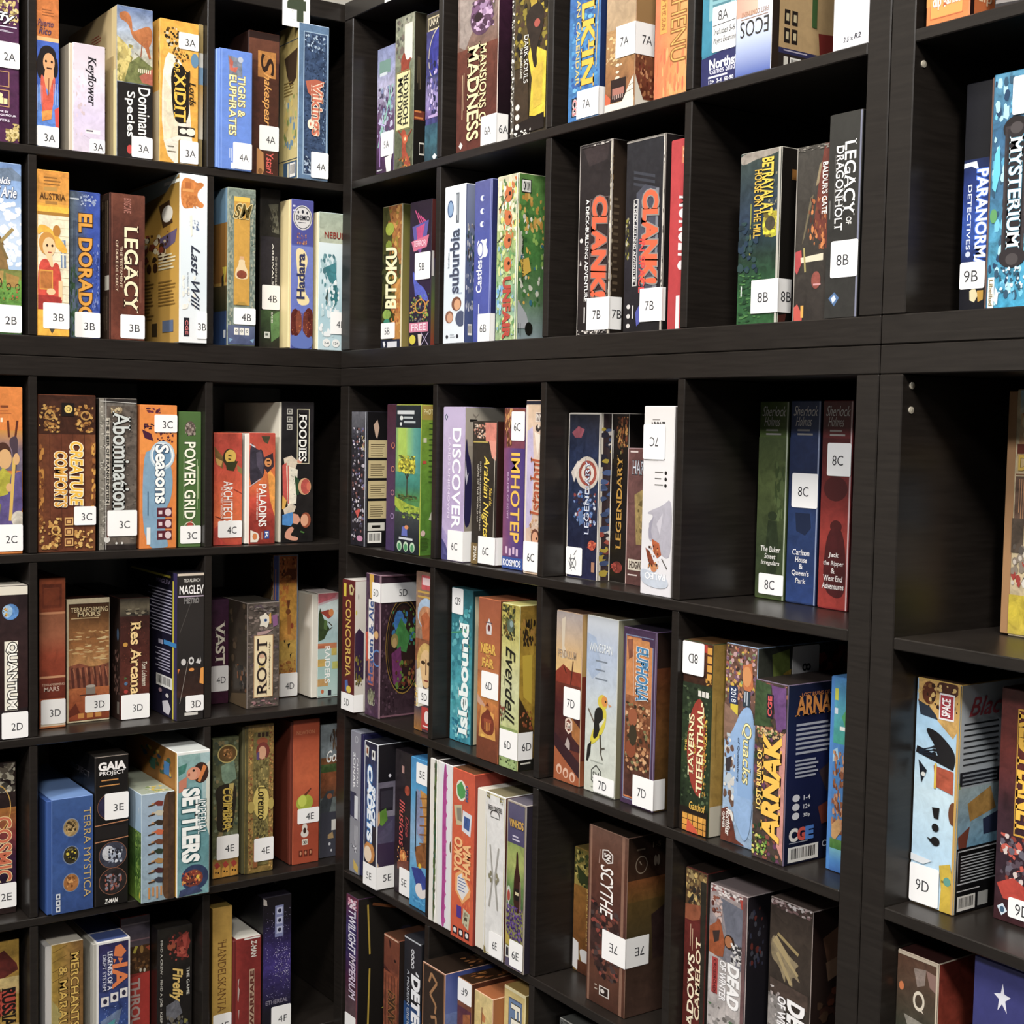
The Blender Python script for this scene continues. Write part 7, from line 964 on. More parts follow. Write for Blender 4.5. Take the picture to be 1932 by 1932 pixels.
game('quacks', 'pale blue alpine sky box with cream title and juggler at top, second in 8D', '9ab4d0.3', '2c3024', '4a4038', [
    G(0, 0, 1, .38, '6a4a3c.5', '7a5444.5', '5a4440.5'), B(.02, .01, .98, .28, 60, .08, .018, 'd8b430 a85a48 7a5a70 c88a5c 3c2c28 8a9a6c c8a0a0', 2), P('c06a34.3', .55, .1, .85, .08, .9, .2, .7, .24, .58, .2), E(.7, .15, .14, .05, 'd89050'), R(.15, .21, .42, .3, '26355c'), T('2018', .22, .22, .38, .29, 'e0e4ec', 'd'), P('d8c028', .2, .3, .44, .3, .44, .37, .32, .35, .2, .37), R(.6, .22, .82, .3, '33404a'), LV(.64, .225, .78, .295, 2, 'c8d0d8', .4), P('8a6a58.3', .0, .3, .5, .36, .4, .5, 0, .48), P('8fb0d8.1', .92, .3, .98, .45, .98, .85, .8, .99, .5, .9, .3, .8, .05, .5, .28, .44, .6, .3), G(.5, .45, .97, .75, '8fb2dc', '84a8d4'), B(.05, .45, .4, .95, 18, .12, .03, 'e0dcd4 b8c4cc 6a4c3c d0ccc4', 4), P('3a3438', .1, .58, .3, .56, .25, .64, .12, .64), T('Quacks', .6, .38, .9, .68, 'efe2a4', 'd', '7a7434', .15, .0, .03), T('of Quedlinburg', .46, .46, .54, .68, '3c4a5c', 'd', None, .15), P('6a3424.3', 0, .84, .2, .82, .4, .9, .5, .97, .8, .99, 0, 1), T('NorthStar', .16, .83, .3, .965, 'f4f0e8', 'd', None, .1, .02), T('GAMES', .06, .85, .13, .93, 'f4f0e8', 'd')],
    [G(0, 0, 1, 1, '3a3c34.3', '2a2c26.3'), P('7a8a3c.3', .1, .04, .22, .02, .23, .2, .12, .24), P('b8982c.3', .18, .14, .235, .12, .23, .25), R(.04, .18, .2, .28, '16181a'), T('2018', .1, .2, .18, .27, 'c8ccd0', 'd'), R(.04, .2, .06, .27, 'b8bcc0'), B(.43, .02, 1, .4, 30, .06, .05, '8a2c18 5a1c14 a83c20', 3)])
game('arnak', 'jungle box with huge yellow title reading upward and navy blue side, middle of 8D', '4a3c34.5', '141c40', '2c2420', [
    B(.02, .01, .98, .99, 80, .12, .025, '2c4028 5a4a2c 6a3c5c 8a4a3c 3c3430 24382c a86a4c', 2), P('6a4478.3', .5, .02, .95, .02, .98, .24, .7, .26), P('3c5030.4', 0, .0, .5, .02, .5, .25, 0, .26), B(.05, .26, .95, .32, 14, .08, .015, 'c8a068 5a7038 d8b888', 5), P('c8887c.2', .82, .3, .98, .26, .98, .97, .8, .9), T('ARNAK', .34, .3, .84, .88, 'f0b838', 'u', '4a2410', .1, .05, .06), T('LOST RUINS OF', .14, .38, .28, .72, 'f0c860', 'u', '4a2c14', 0, .03, .04), R(.38, .07, .58, .2, '20242c'), T('CGE', .42, .08, .54, .19, 'd04848', 'u', 'e0e4ec', 0, .03, .02), B(.02, .86, .5, .98, 22, .06, .014, '6a9a3c a8c04c 3c5c28 d8c868', 6)],
    [G(0, 0, 1, 1, '161c38', '141c48', '121a40', '10142c'), T('ARNAK', .1, .07, .62, .17, 'd8862c', 'h', '3a1c14', .0, .04, .04), T('LOST RUINS OF', .16, .05, .5, .068, 'c8783c'), *[R(.11, .22 + i * .026, .5 + .03 * (i % 3), .233 + i * .026, 'b4b8c4') for i in range(7)], *[R(.11, .42 + i * .022, .36 + .03 * (i % 2), .431 + i * .022, 'b4b8c4') for i in range(5)], P('3a2c30', .4, .5, .7, .4, .8, .6, .5, .62), *[E(.13, .63 + i * .05, .045, .02, 'e4e4e8') for i in range(3)], *[T(('1-4', '12+', '30/p')[i], .22, .62 + i * .05, .3, .645 + i * .05, 'e4e4e8') for i in range(3)], T('C', .06, .8, .15, .865, 'e8e4dc', 'h', None, 0, .06), T('G', .16, .8, .25, .865, 'd04838', 'h', None, 0, .06), T('E', .26, .8, .34, .865, '3c78c8', 'h', None, 0, .06), L(.06, .875, .36, .885, 1, 'b4b8c4', .5), BAR(.05, .9, .42, .985), T('C E', .46, .895, .58, .93, 'd8dce4'), P('6a2c1c', .4, .7, .6, .66, .7, .78, .45, .8)], edge='6a5c70')
game('bluethin', 'slim blue edged box with brown wooden figures beside the right upright in 8D', '3c78b4.2', '2c5c94', '4a88c0', [
    R(0, 0, .22, 1, '3c7cc0.1'), G(.22, 0, 1, .34, '3c80b8.2', '4aa0b0.2', '3c9a84.2'), R(.25, .06, .45, .12, 'c8c83c'), R(.25, .16, .45, .19, 'd0d8e0'), P('4aa060', .7, .2, .95, .16, .95, .26), R(.6, .25, 1, .27, 'f0f0e8'), P('9ac0d8', .22, .38, .5, .36, .6, .42, .22, .44), B(.25, .38, .98, .8, 34, .12, .03, '8a5030 a86c44 6a3820 c0885c', 3), P('c8985c.2', .3, .76, .7, .72, .9, .78, .5, .84, .3, .82), G(.22, .83, 1, .88, '5a8a3c.3', '3c7030.3'), G(.22, .88, 1, 1, '6aa8b8.1', '3c7cb8.1', '2c60a8.1')])
game('pirate', 'sky blue comic box with black gloved hand and red square emblem in 9D', 'b8d4e4.2', 'aab4bc', '4a3424', [
    G(0, 0, 1, 1, '8ab4d4.1', 'a8cce4.1', 'c8e0ea.1', 'b8d8ec.1', 'c4dcec.1'), P('c89c50.3', .03, .0, .95, .0, .95, .2, .85, .24, .3, .14, .05, .12), E(.28, .06, .16, .05, '5a2c18.3'), E(.7, .03, .25, .04, '4a2414.3'), B(.03, .01, .95, .13, 18, .06, .015, 'd8b468 3a2418 8a5c2c', 2), P('2c3440', .04, .1, .3, .12, .45, .15, .5, .17, .1, .16), R(.52, .05, .86, .165, 'e8e4e4'), R(.545, .058, .835, .157, 'a82434.1'), T('SPACE', .6, .07, .78, .148, 'f4e8e8', 'u', None, .1, .03), P('1c1a1c', .24, .21, .5, .22, .75, .26, .92, .3, .92, .36, .7, .37, .55, .34, .45, .28, .28, .24), LN(.04, .315, .9, .36, .009, '1c1a1c'), *[E(.45, .29 + i * .014, .05, .006, '1c1a1c') for i in range(4)], *[LN(.1, .32 + i * .004, .44, .29 + i * .014, .0015, '1c2430') for i in range(4)], P('1c2028', .1, .36, .3, .4, .24, .43, .18, .46), E(.22, .42, .05, .01, 'd8d8d0'), P('a84828.3', .45, .37, .9, .38, .9, .48, .5, .46), R(.47, .36, .52, .47, 'd8b430'), E(.92, .56, .1, .05, '6a3c20'), P('1a1818', .45, .555, .62, .55, .6, .6, .5, .6), E(.54, .64, .08, .018, '1a1818'), E(.55, .7, .1, .02, '1a1818'), P('1a1818', .35, .69, .5, .695, .45, .71), P('e4e8ea', .0, .78, .5, .79, .3, .815, 0, .81), P('c8a828.2', .66, .8, .9, .78, .96, .84, .96, 1, .7, 1, .72, .9), R(.72, .86, .94, .87, '8a7018'), E(.85, .86, .08, .02, '5c9a8c'), LN(.985, 0, .985, 1, .006, 'c89c48')],
    [G(0, 0, 1, .45, 'c4ccd2', 'b4bec6'), T('Blac', .12, .06, .62, .14, 'a83c48', 'h', None, .4), *[R(.06, .17 + i * .025, .6, .178 + i * .025, '2c3034') for i in range(8)], R(.02, .38, .8, .44, '20242c'), *[R(.06, .39 + i * .018, .6, .398 + i * .018, '8a929a') for i in range(3)], P('8ab03c', 0, .42, .08, .52, .12, .7, 0, .7), G(0, .45, 1, .72, 'a4b8bc.3', '6aa0c0.3'), P('b0843c.3', .15, .52, .5, .46, .6, .56, .2, .6), P('28304c', .4, .6, .8, .56, .8, .66, .42, .67), P('7a3c28', .02, .66, .2, .62, .15, .72, .04, .72), R(0, .71, 1, 1, '0f0e10'), FR(.03, .72, .75, .87, .008, .006, 'c8ccd0'), *[R(.08, .745 + i * .013, .6, .75 + i * .013, 'c0c4c8') for i in range(9)], L(.03, .895, .5, .905, 1, 'd0d0d0', .5), BAR(.04, .92, .32, .985), R(.36, .92, .52, .98, 'a8a8a4')], edge='c8a048')
game('redplanet', 'maroon box with boxed gold vertical title at the right edge of 9D', '4a2426.4', '2a1414', '5a2c28', [
    G(0, 0, 1, 1, '5a2420.3', '6a2820.3', '3c2028.4', '34222c.4', '3c1c20.3'), T('RED PLANET', .42, .1, .84, .6, 'f0b828', 'd', '4a1c10', 0, .04, .06), FR(.36, .08, .9, .62, .025, .008, 'd8a020'), B(.1, .62, .98, .84, 40, .1, .025, '5a4a54 8a3424 2c2028 c8503c 6a6470 d8c8c0', 3), P('b83420.2', .05, .84, .4, .8, .98, .86, .98, .9, .2, .9), P('d8e4ec', .08, .94, .2, .92, .3, .95, .18, .975), E(.19, .948, .05, .014, '3c5c78')])
# row E
game('sonar', 'slim grey box with white capitals, leftmost in 5E', '8a8c98.1', '2c2c3c', '9a9ca8', [
    G(0, 0, 1, .5, '8c8e9a', '8a8c98', '92949e'), RING(.6, .055, .14, .025, .2, 'd8dce0'), T('SONAR', .3, .15, .52, .4, 'f0f2f4', 'd', None, 0, .015), T('CAPTAIN', .66, .18, .8, .38, 'f0f2f4', 'd'), P('2c3050.2', .02, .43, .6, .43, .7, .48, .7, .62, .02, .6), R(.45, .45, .8, .61, 'dce0e4'), G(0, .62, 1, 1, '8a8c94', '92949c', '8c8e98'), LV(.5, .66, .9, .8, 3, 'd0d2d8', .25), B(.1, .8, .8, .85, 6, .08, .012, '3a3c48 e0e2e8', 2), P('d0b050', .4, .9, .9, .94, .88, .99, .45, .97)], None, seam=('R', .009, '22224c'))
game('cadets', 'white framed dark box with bubbly light blue title and wraparound 5E sticker', '2c3048.3', '4c4460', '24242c', [
    G(0, 0, 1, 1, '24283c.3', '34406c.3', '3c4470.3', '2c2c3c.2', '342c34.2'), LN(.02, 0, .02, 1, .004, 'd8dce4'), P('e0dcd0', .1, .03, .34, .04, .3, .11, .1, .1), P('8a4a2c', .16, .05, .24, .045, .28, .09, .14, .085), R(.54, .05, .8, .115, 'e4e4e0'), E(.66, .08, .06, .018, '24242c'), T('CADETS', .28, .17, .6, .68, 'f2f6fa', 'd', '2c7cc0', .1, .06, .12), T('SPACE', .62, .3, .84, .56, 'f2f6fa', 'd', '2c7cc0', .1, .05, .1), P('2a242c', .5, .6, .95, .5, .95, .72, .55, .72), E(.45, .76, .4, .075, 'c8843c.2'), E(.34, .775, .28, .055, 'f0d8bc'), LN(.985, 0, .985, 1, .004, 'e8e4e8')],
    [G(0, 0, 1, .28, '1f1c20', '16141a'), G(0, .26, 1, .5, '6a6474.2', '8a8490.2'), R(.12, .3, .9, .46, '24202a'), R(.2, .32, .85, .44, '33303a'), E(.7, .22, .08, .012, 'e0dce4'), P('d8a878', .0, .47, .12, .45, .18, .53, .02, .56), P('5c8a2c.2', .15, .46, .5, .44, .6, .52, .3, .56, .16, .55), P('55506a.2', 0, .62, .9, .52, .9, .68, 0, .74), G(0, .68, 1, 1, '3c2c48', '33263c'), E(.03, .84, .08, .03, 'd8b890')], edge='d8dce0')
game('illusions', 'black box with thin red handwritten title and warm sparks in 5E', '2a2026.3', '1a1418', '2c262a', [
    G(0, 0, 1, 1, '302a2c.3', '2a2026.3', '2c1c22.3', '2a2028.3'), R(.4, .1, .55, .15, 'b88a80'), E(.75, .26, .16, .035, 'a03c20.4'), T('Illusions', .3, .34, .62, .66, 'c84a44', 'd', None, .2), T('Dice', .68, .44, .86, .58, 'a83c3c', 'd', None, .3), E(.55, .73, .22, .05, 'd8782c.4'), P('f0b860', .5, .72, .6, .69, .66, .73, .58, .76), B(.2, .66, .9, .8, 14, .06, .014, 'c8582c 7a2c20 f0a850', 4), P('7a3c28.3', .2, .78, .9, .74, .9, .81, .2, .83)], None)
game('blueship', 'bright blue box with a brown sailing ship half behind the upright in 5E', '3c94c8.2', '2c6c9c', '2f80b8', [
    G(0, 0, 1, 1, '3a8cc4.1', '48a0d0.1', '8ab0d0.2', '58a4d0.2', '3494c8.1'), P('8a90b0.3', .3, .2, .8, .24, .75, .55, .35, .5, .3, .35), P('c88a34.3', .5, .2, .95, .22, .98, .6, .7, .62, .75, .4), *[LN(.5, .26 + i * .06, .9, .24 + i * .06, .003, '8a5418') for i in range(6)], P('8a5424.4', .25, .6, .8, .54, .98, .62, .98, .7, .4, .72), LN(.3, .22, .3, .62, .004, '1c2834'), E(.55, .71, .08, .02, 'e0c020'), P('2c3c8c.2', .1, .74, .6, .72, .98, .78, .98, .9, .5, .9), E(.62, .87, .3, .05, 'e8e0dc'), P('2c4aa0', .6, .8, .9, .84, .7, .86), B(.2, .92, .9, .98, 8, .1, .01, '5ab0dc 2c80b8', 4)])
game('whitegreen', 'slim white box with ragged green painted stripe, leftmost in 6E', 'e8e4dc.1', 'd8d4cc', '2c2826', [
    R(0, 0, .55, 1, 'ece6dc'), P('4a5a34.5', .6, .0, .95, 0, .9, .2, .98, .5, .85, .7, .8, 1, .6, 1, .62, .5), B(.58, .02, .95, .95, 34, .1, .03, '5a7a34 3c6a4c 7a7c44 2c5c50 4a4828', 2)])
game('whitepink', 'white box with a jagged magenta stripe beside the green striped one', 'ebe7e4.1', 'd8d0c8', '302828', [
    H(0, 0, 1, 1, 'ece8e0', 'e4e4ec', 'ece8e4'), P('b03a8c.2', .4, 0, .62, 0, .6, .3, .66, .6, .58, .85, .6, 1, .36, 1, .4, .7, .34, .4), *[P('c8529c', .6, .05 + i * .08, .7, .07 + i * .08, .6, .09 + i * .08) for i in range(12)], E(.97, .49, .07, .035, '6a4c24')])
game('yokohama', 'orange-red box with pasted stamps and cream blocky title reading upward in 6E', 'cf4c20.1', '9a2c18', '6a4428', [
    G(0, 0, 1, 1, 'cc4a24.1', 'd2501f.1', 'd85a20.1', 'c84820.1'), B(.05, .2, .95, .9, 14, .08, .03, 'd8642c c84018 e07030', 2), E(.4, .12, .24, .062, 'e8e4d0'), P('4a9a4c.1', .2, .1, .4, .065, .6, .11, .58, .15, .4, .17, .24, .15), T('OPEN', .62, .08, .74, .17, '24447c', 'd', 'e8e4d0', 0, .03, .04), P('c8b890', .08, .22, .45, .2, .5, .32, .2, .33), P('8a8474', .2, .23, .42, .22, .45, .3, .25, .3), P('e0e0e4', .5, .23, .92, .24, .86, .37, .46, .35), P('3c5c9c.3', .56, .26, .84, .265, .8, .34, .54, .33), T('YOKO', .16, .4, .5, .6, 'f0b878', 'u', 'b84818', 0, .05, .03), T('HAMA', .56, .42, .88, .62, 'f0b878', 'u', 'b84818', 0, .05, .03), P('f0a860', .2, .62, .5, .58, .92, .68, .88, .72, .54, .78, .2, .72), P('e8e4e0', .3, .63, .5, .6, .84, .68, .54, .76, .28, .71), L(.34, .63, .7, .72, 5, '5a6ca0', .3), R(.28, .8, .5, .87, '4a2c8c'), P('c8c0a0', .6, .8, .9, .82, .84, .92, .55, .89), B(.62, .82, .84, .9, 7, .06, .015, '4a4434 8a8468', 4), *[R(.12 + i * .28, .93, .32 + i * .28, .975, '1c1c28') for i in range(3)], *[E(.22 + i * .28, .952, .07, .015, 'e4e0dc') for i in range(3)]], [G(0, 0, 1, 1, '9a3018', '7a2414')])
game('brew', 'thick white box with arched black emblem and two curved wheat stalks in 6E', 'e4e2de.1', '5a2c14', '8a8060', [
    R(0, 0, 1, 1, 'e6e4e0.1'), FR(.06, .01, .98, .99, .02, .005, 'c8b868'), E(.5, .1, .36, .04, 'ece8e4'), T('BREW CRAFTERS', .18, .075, .86, .105, '1f1c1a', 'h', None, 0, .02), RING(.5, .13, .24, .03, .2, '3a3632'), R(.3, .13, .7, .17, 'e6e4e0'), R(.28, .145, .74, .15, '3a3632'), *[LN(.28 + .18 * math.sin(i * .5), .33 + i * .04, .28 + .18 * math.sin(i * .5 + .5), .37 + i * .04, .006, 'a8a49c') for i in range(0)], *[LN(.28 + .16 * (1 - abs(i - 5) / 5), .32 + i * .038, .28 + .16 * (1 - abs(i - 4) / 5), .358 + i * .038, .005, 'a8a49c') for i in range(10)], *[LN(.72 - .16 * (1 - abs(i - 5) / 5), .32 + i * .038, .72 - .16 * (1 - abs(i - 4) / 5), .358 + i * .038, .005, 'a8a49c') for i in range(10)], *[E(.5 + dx, .51 + dy, .05, .016, '8a8468') for dx, dy in ((-.22, 0), (-.14, .02), (-.15, -.02), (.22, 0), (.14, .02), (.15, -.02))], B(.07, .005, .25, .04, 8, .04, .008, 'a89c60 6a6240', 3), B(.75, .01, .95, .05, 6, .04, .008, 'a89c60 6a6240', 4), P('8a7a40', .06, .95, .14, .96, .18, 1, .06, 1)], [G(0, 0, 1, 1, '5a2814', '4a2010')], seam=('L', .03, 'e8e2d2'), tart=[E(.6, .45, .3, .2, '1c1814'), RING(.6, .45, .27, .17, .08, '6a6040'), E(.6, .45, .18, .09, '3a3424')])
game('vinhos', 'wine bottle picture box with violet top and purple grapes, rightmost in 6E', '4a4058.2', '2a2430', '6a6470', [
    R(.04, .02, .94, .99, '8a8850.2'), FR(0, 0, 1, 1, .05, .012, 'a89a88'), G(.05, .015, .93, .25, '5a5470.1', '4a4468.1'), T('VINHOS', .16, .105, .9, .15, 'd8a83c', 'h', '3a2c3c', 0, .02, .03), L(.3, .2, .7, .24, 2, 'd0c8d8', .45), G(.05, .25, .93, .62, '8a9a50.2', 'a8b060.2', '6a8a48.3', '4a6a40.3'), P('3a1c14.1', .52, .29, .62, .29, .64, .38, .8, .46, .82, .66, .4, .64, .42, .44, .52, .38), R(.46, .51, .78, .58, '1c1614'), L(.5, .53, .74, .56, 1, 'd8c89c', .6), LN(.76, .46, .78, .63, .003, 'a88878'), E(.16, .56, .1, .05, 'c8ccc0.1'), E(.16, .57, .08, .035, 'a83c28'), LN(.16, .6, .18, .67, .003, 'c8ccc0'), B(.06, .62, .92, .82, 70, .06, .014, '4a2c70 5c3c88 38205c 7858a0', 3), P('b8a03c', .06, .78, .4, .84, .92, .86, .92, .88, .06, .86), R(.05, .87, .93, .94, 'd0ccc0'), *[R(.1 + i * .2, .88, .22 + i * .2, .93, '24202c') for i in range(4)], R(.05, .94, .93, .99, '5a5068')], edge='a8a098')
game('viticulture', 'olive-gold box with thin vertical lettering and torn white foot, behind the tall brown one', '7a5a1c.3', '4a3a18', '6a5828', [
    G(0, 0, 1, .3, '6a5c24.4', 'a08c40.4'), B(.02, .02, .98, .3, 30, .1, .03, '3c4420 b0a050 5a5a28 24280f', 2), P('2c3418', .1, .14, .6, .22, .9, .16, .7, .26, .2, .28), G(0, .3, 1, .82, '8a5c1c.3', '7a4c18.3', '6a4014.3'), T('VITICULTURE', .5, .3, .72, .76, 'c8a858', 'u', None, 0, -.015), P('d8d4d0', 0, .74, .22, .76, .25, .95, .18, .985, 0, .97), P('d0ccc8', .25, .8, .6, .8, .9, .82, .85, .92, .5, .9, .42, .95, .32, .88), G(.2, .9, 1, 1, '5a3018.3', '4a2818.3'), R(0, .94, .1, .97, 'd8d4d0')])
game('scythe', 'tall warm brown box with italic white title and upside-down 7E stickers', '5c3626.2', '4a3018', '2a2018', [
    G(.0, 0, 1, 1, '6a4a3c.2', '5c3626.2', '522e24.2', '4a2c24.3', '5a3424.2', '4a2c20.2'), R(.04, 0, .09, 1, '8a6450.1'), R(.86, 0, .93, 1, '8a6450.1'), LN(.3, .12, .28, .2, .002, 'a88a7c'), P('e4dcd4', .36, .115, .5, .105, .64, .125, .64, .17, .5, .185, .36, .165), P('4a2c20', .39, .12, .5, .112, .61, .13, .61, .166, .5, .177, .39, .16), T('SM', .42, .128, .58, .165, 'f0e8e0', 'd', None, 0, .02), T('SCYTHE', .34, .2, .66, .48, 'f2ece6', 'd', None, .2, .01), P('3a2420.4', .1, .4, .4, .46, .82, .5, .82, .72, .3, .8, .1, .7), B(.1, .42, .84, .84, 40, .1, .025, '5a3028 3a2622 7a4434 8a3c30 4a3a38 241a1a', 3), R(.36, .88, .62, .935, 'd8d0c8'), R(.39, .886, .59, .93, '2a1c18'), E(.45, .907, .05, .012, 'd8d0c8'), L(.24, .885, .32, .93, 2, 'b8a898', .3)],
    [G(0, 0, 1, .24, '261a12.2', '3a2416.3'), RING(.28, .16, .12, .05, .12, '8a7a68'), LN(.28, .16, .24, .14, .002, '8a7a68'), E(.56, .15, .03, .03, '8a7a68'), E(.62, .15, .03, .03, '8a7a68'), L(.18, .07, .4, .085, 1, '6a5a48', .6), T('1-5', .5, .045, .66, .075, '7a6a58'), G(0, .24, 1, .36, '7a4418.3', '6a4a1c.3'), G(0, .36, 1, .7, '5a441c.2', '4a3c20.2', '3a2c1c.2'), P('33221f.3', .5, .45, .8, .4, .9, .7, .55, .72), G(0, .7, 1, 1, '3c2a20.2', '4a342a.2')], smode='x', edge='7a5a4a')
game('camelot', 'dark red medieval box with cream lettering reading upward, leftmost in 8E', '5a1c16.3', '24201c', '2c221c', [
    G(0, 0, 1, .22, '6a5030.5', '5a4028.5'), B(.02, .01, .98, .22, 34, .12, .025, 'c8a860 3c2c20 8a7040 2c2824 a08858', 2), E(.85, .1, .12, .03, '3c58a0.3'), P('8a4a2c.3', 0, .2, .8, .18, .7, .26, 0, .3), G(0, .28, 1, 1, '62201a.3', '541a14.3', '5a1c16.3'), P('2c2820.3', .72, .05, .98, .05, .98, .95, .82, .95, .78, .6), T('SHADOWS', .22, .46, .52, .98, 'efe0c0', 'u', '3a120c', .05, .02, .04), T('CAMELOT', .58, .36, .8, .8, 'e8d4b0', 'u', '3a120c', .05, .02, .04), T('OVER', .6, .82, .76, .95, 'd8a050', 'u'), R(.28, .3, .31, .42, 'c8a888'), R(.38, .32, .41, .44, 'c8a888')], None)
game('winterred', 'grey snow scene box with an orange coated man and blood red rim in 8E', '7a6a64.4', '24222a', '8a7a78', [
    G(0, 0, 1, 1, 'a89894.4', '7a7880.3', '8a8484.3', '9a9490.4'), B(.02, .005, .98, .05, 20, .08, .012, 'd8ccc8 8a4440 6a5a58 e8e0dc', 2), P('a83424.2', .8, .03, .98, .02, .98, .1, .85, .08), P('6a6c78.2', .3, .06, .9, .08, .9, .3, .5, .28), B(.05, .06, .35, .2, 14, .08, .02, '8a4a34 c8b0a8 5a2c24', 3), P('9a4c20.3', .02, .24, .3, .18, .45, .3, .4, .38, .02, .4), P('3a2c28', .1, .26, .3, .24, .28, .3, .16, .32), E(.56, .285, .14, .04, '3a2418'), E(.54, .285, .1, .032, 'a8683c'), B(.6, .28, .95, .42, 20, .07, .015, 'c8c4c0 3c3a3c e0dcd8', 5), P('b4aca8.3', .02, .38, .5, .4, .9, .42, .9, .98, .02, .98), T('DEAD', .56, .4, .84, .64, 'f2f0ee', 'd', '1c1a1c', .15, .05, .06), T('OF WINTER', .34, .4, .5, .62, 'f0ecec', 'd', '1c1a1c', .1, .03, .04), R(.12, .4, .28, .6, 'a83430.2'), T('CROSSROADS', .17, .41, .24, .6, '5a1c1c', 'd'), B(.05, .66, .95, .98, 34, .1, .02, '6a6460 c8c0bc 4a6a48 8a8480', 8), R(.9, 0, .995, 1, '6a4c4c.3')], [G(0, 0, 1, 1, '241f24', '1a1a20'), B(.0, .05, .4, .4, 12, .06, .03, '6a2c24 3a3c50 4a4a54', 2)], edge='b8a8a4')
game('winterbrown', 'brown grim box with a skeletal hand and torn paper rim, right of 8E', '3a3028.3', '1c1814', '5a4c44', [
    G(0, 0, 1, 1, '443830.3', '3c322a.3', '342c26.3', '4a4038.4', '5a504a.4'), B(.02, .003, .98, .05, 26, .08, .012, 'c8b4b0 8a6a68 e0d8d4 5a4440', 2), P('8a7a5c.3', .05, .2, .2, .2, .5, .28, .75, .3, .6, .33, .8, .4, .55, .36, .6, .45, .4, .36, .42, .44, .25, .34, .05, .32), LN(.15, .2, .5, .3, .006, 'a89468'), LN(.2, .28, .55, .42, .006, 'a89468'), LN(.1, .22, .7, .36, .005, 'a89468'), LN(.2, .18, .7, .25, .005, '9a8658'), P('4a3c34.3', .05, .42, .95, .44, .95, .52, .05, .5), P('8a8480.4', .02, .5, .4, .52, .4, .98, .02, .98), T('DEAD', .5, .5, .86, .76, 'f2f0ee', 'd', '1c1a1c', .15, .05, .06), T('OF WINTER', .26, .5, .44, .76, 'f0ecec', 'd', '1c1a1c', .1, .03, .04), B(.02, .46, .3, .98, 16, .08, .02, 'c8c0bc 6a6460 a89c98', 7)], [G(0, 0, 1, 1, '2c1c18', '241a16'), P('6a4834', .15, .15, .4, .1, .45, .3, .25, .34), P('8a6a50', .2, .28, .4, .26, .36, .36, .24, .38), B(.1, .4, .9, .9, 16, .1, .04, '5a2c1c 3a2018 4a3424', 3)], edge='a89890')
game('brownq', 'short worn brown box with orange-red side and pale ring mark in 9E', '4a3c2c.3', '8a3420', '3a1c18', [
    G(0, 0, 1, 1, '5a3c2c.3', '3c3c30.3', '44382e.3', '7a3c24.3'), P('8a7a70.3', .4, .06, .7, .05, .68, .12, .5, .14), P('8a6a60', .7, .05, .98, .06, .98, .14, .8, .12), RING(.55, .2, .14, .045, .35, 'd8ccb8'), P('d8ccb8', .58, .24, .68, .25, .62, .23), E(.12, .16, .06, .02, 'c87038'), P('8a8478.3', .2, .28, .9, .3, .8, .34, .3, .33), P('7a3018.4', .02, .4, .3, .38, .4, .7, .02, .8), P('8a3420.4', .6, .4, .95, .36, .95, .8, .7, .7), T('Zoo', .4, .42, .85, .56, 'e0d8c8', 'h', None, .3, .02), B(.1, .5, .9, .95, 24, .1, .03, 'a84c28 5a2c1c c8a080 3a3028', 3), LN(.02, .01, .98, .01, .004, 'c8b8a0'), LN(.99, 0, .99, 1, .005, 'c8b8a0')], [G(0, 0, 1, 1, '8a2c1c.3', '9a3c20.3', 'a84824.3'), B(.1, .2, .9, .95, 16, .1, .05, '7a2418 b85028 5a1c14', 2), P('100c0a', .55, .3, .8, .28, .85, .5, .6, .62, .5, .5)], edge='c8b8a0')
game('treasure', 'indigo box with white star emblem and capitals at the lower right corner', '2f3068.1', '1c1c40', '3c3c78', [
    G(0, 0, 1, 1, '383a78.1', '2e2f6a.1', '2c2c64.1'), PS('e8e8f0', .56, .07, .6, .11, .72, .115, .62, .135, .66, .18, .56, .15, .48, .18, .5, .135, .4, .12, .53, .11), T('TREASURE', .56, .22, .76, .62, 'f2f2f6', 'd', None, .1, .03), T('ISLAND', .3, .26, .5, .56, 'f2f2f6', 'd', None, .1, .03)])
# row F
game('purpletitle', 'slim box crowded with white and pink lettering on violet, leftmost in 5F', '4a2c48.3', '1a1410', '24201c', [
    G(0, 0, 1, 1, '6a2c40.3', '3c3060.4', '3a2c5c.4', '4a2038.3', '5a4448.3', '4a3438.3'), B(.15, .02, .85, .09, 10, .14, .018, 'e8a0b4 f0e0e8', 2), T('TWILIGHT', .22, .1, .8, .4, 'e8e4ec', 'd', '5a58a0', .1, .02, .03), T('IMPERIUM', .3, .41, .82, .72, 'd8c8d8', 'd', '5a3c70', .1, .02, .03), LN(.95, 0, .95, 1, .003, '8a4044')], [G(0, 0, 1, 1, '24201c', '1a1614'), LN(.08, .05, .1, .4, .004, 'b8982c'), LN(.1, .5, .09, .95, .004, 'b8982c'), LN(.12, .05, .6, .18, .006, 'a8602c'), B(.3, .25, .9, .9, 20, .1, .04, '4a2c44 6a3c2c 2c2834 7a6a5c', 3), P('b0a838', .2, .8, .35, .74, .3, .82), P('b0a838', .5, .8, .62, .76, .58, .82)])
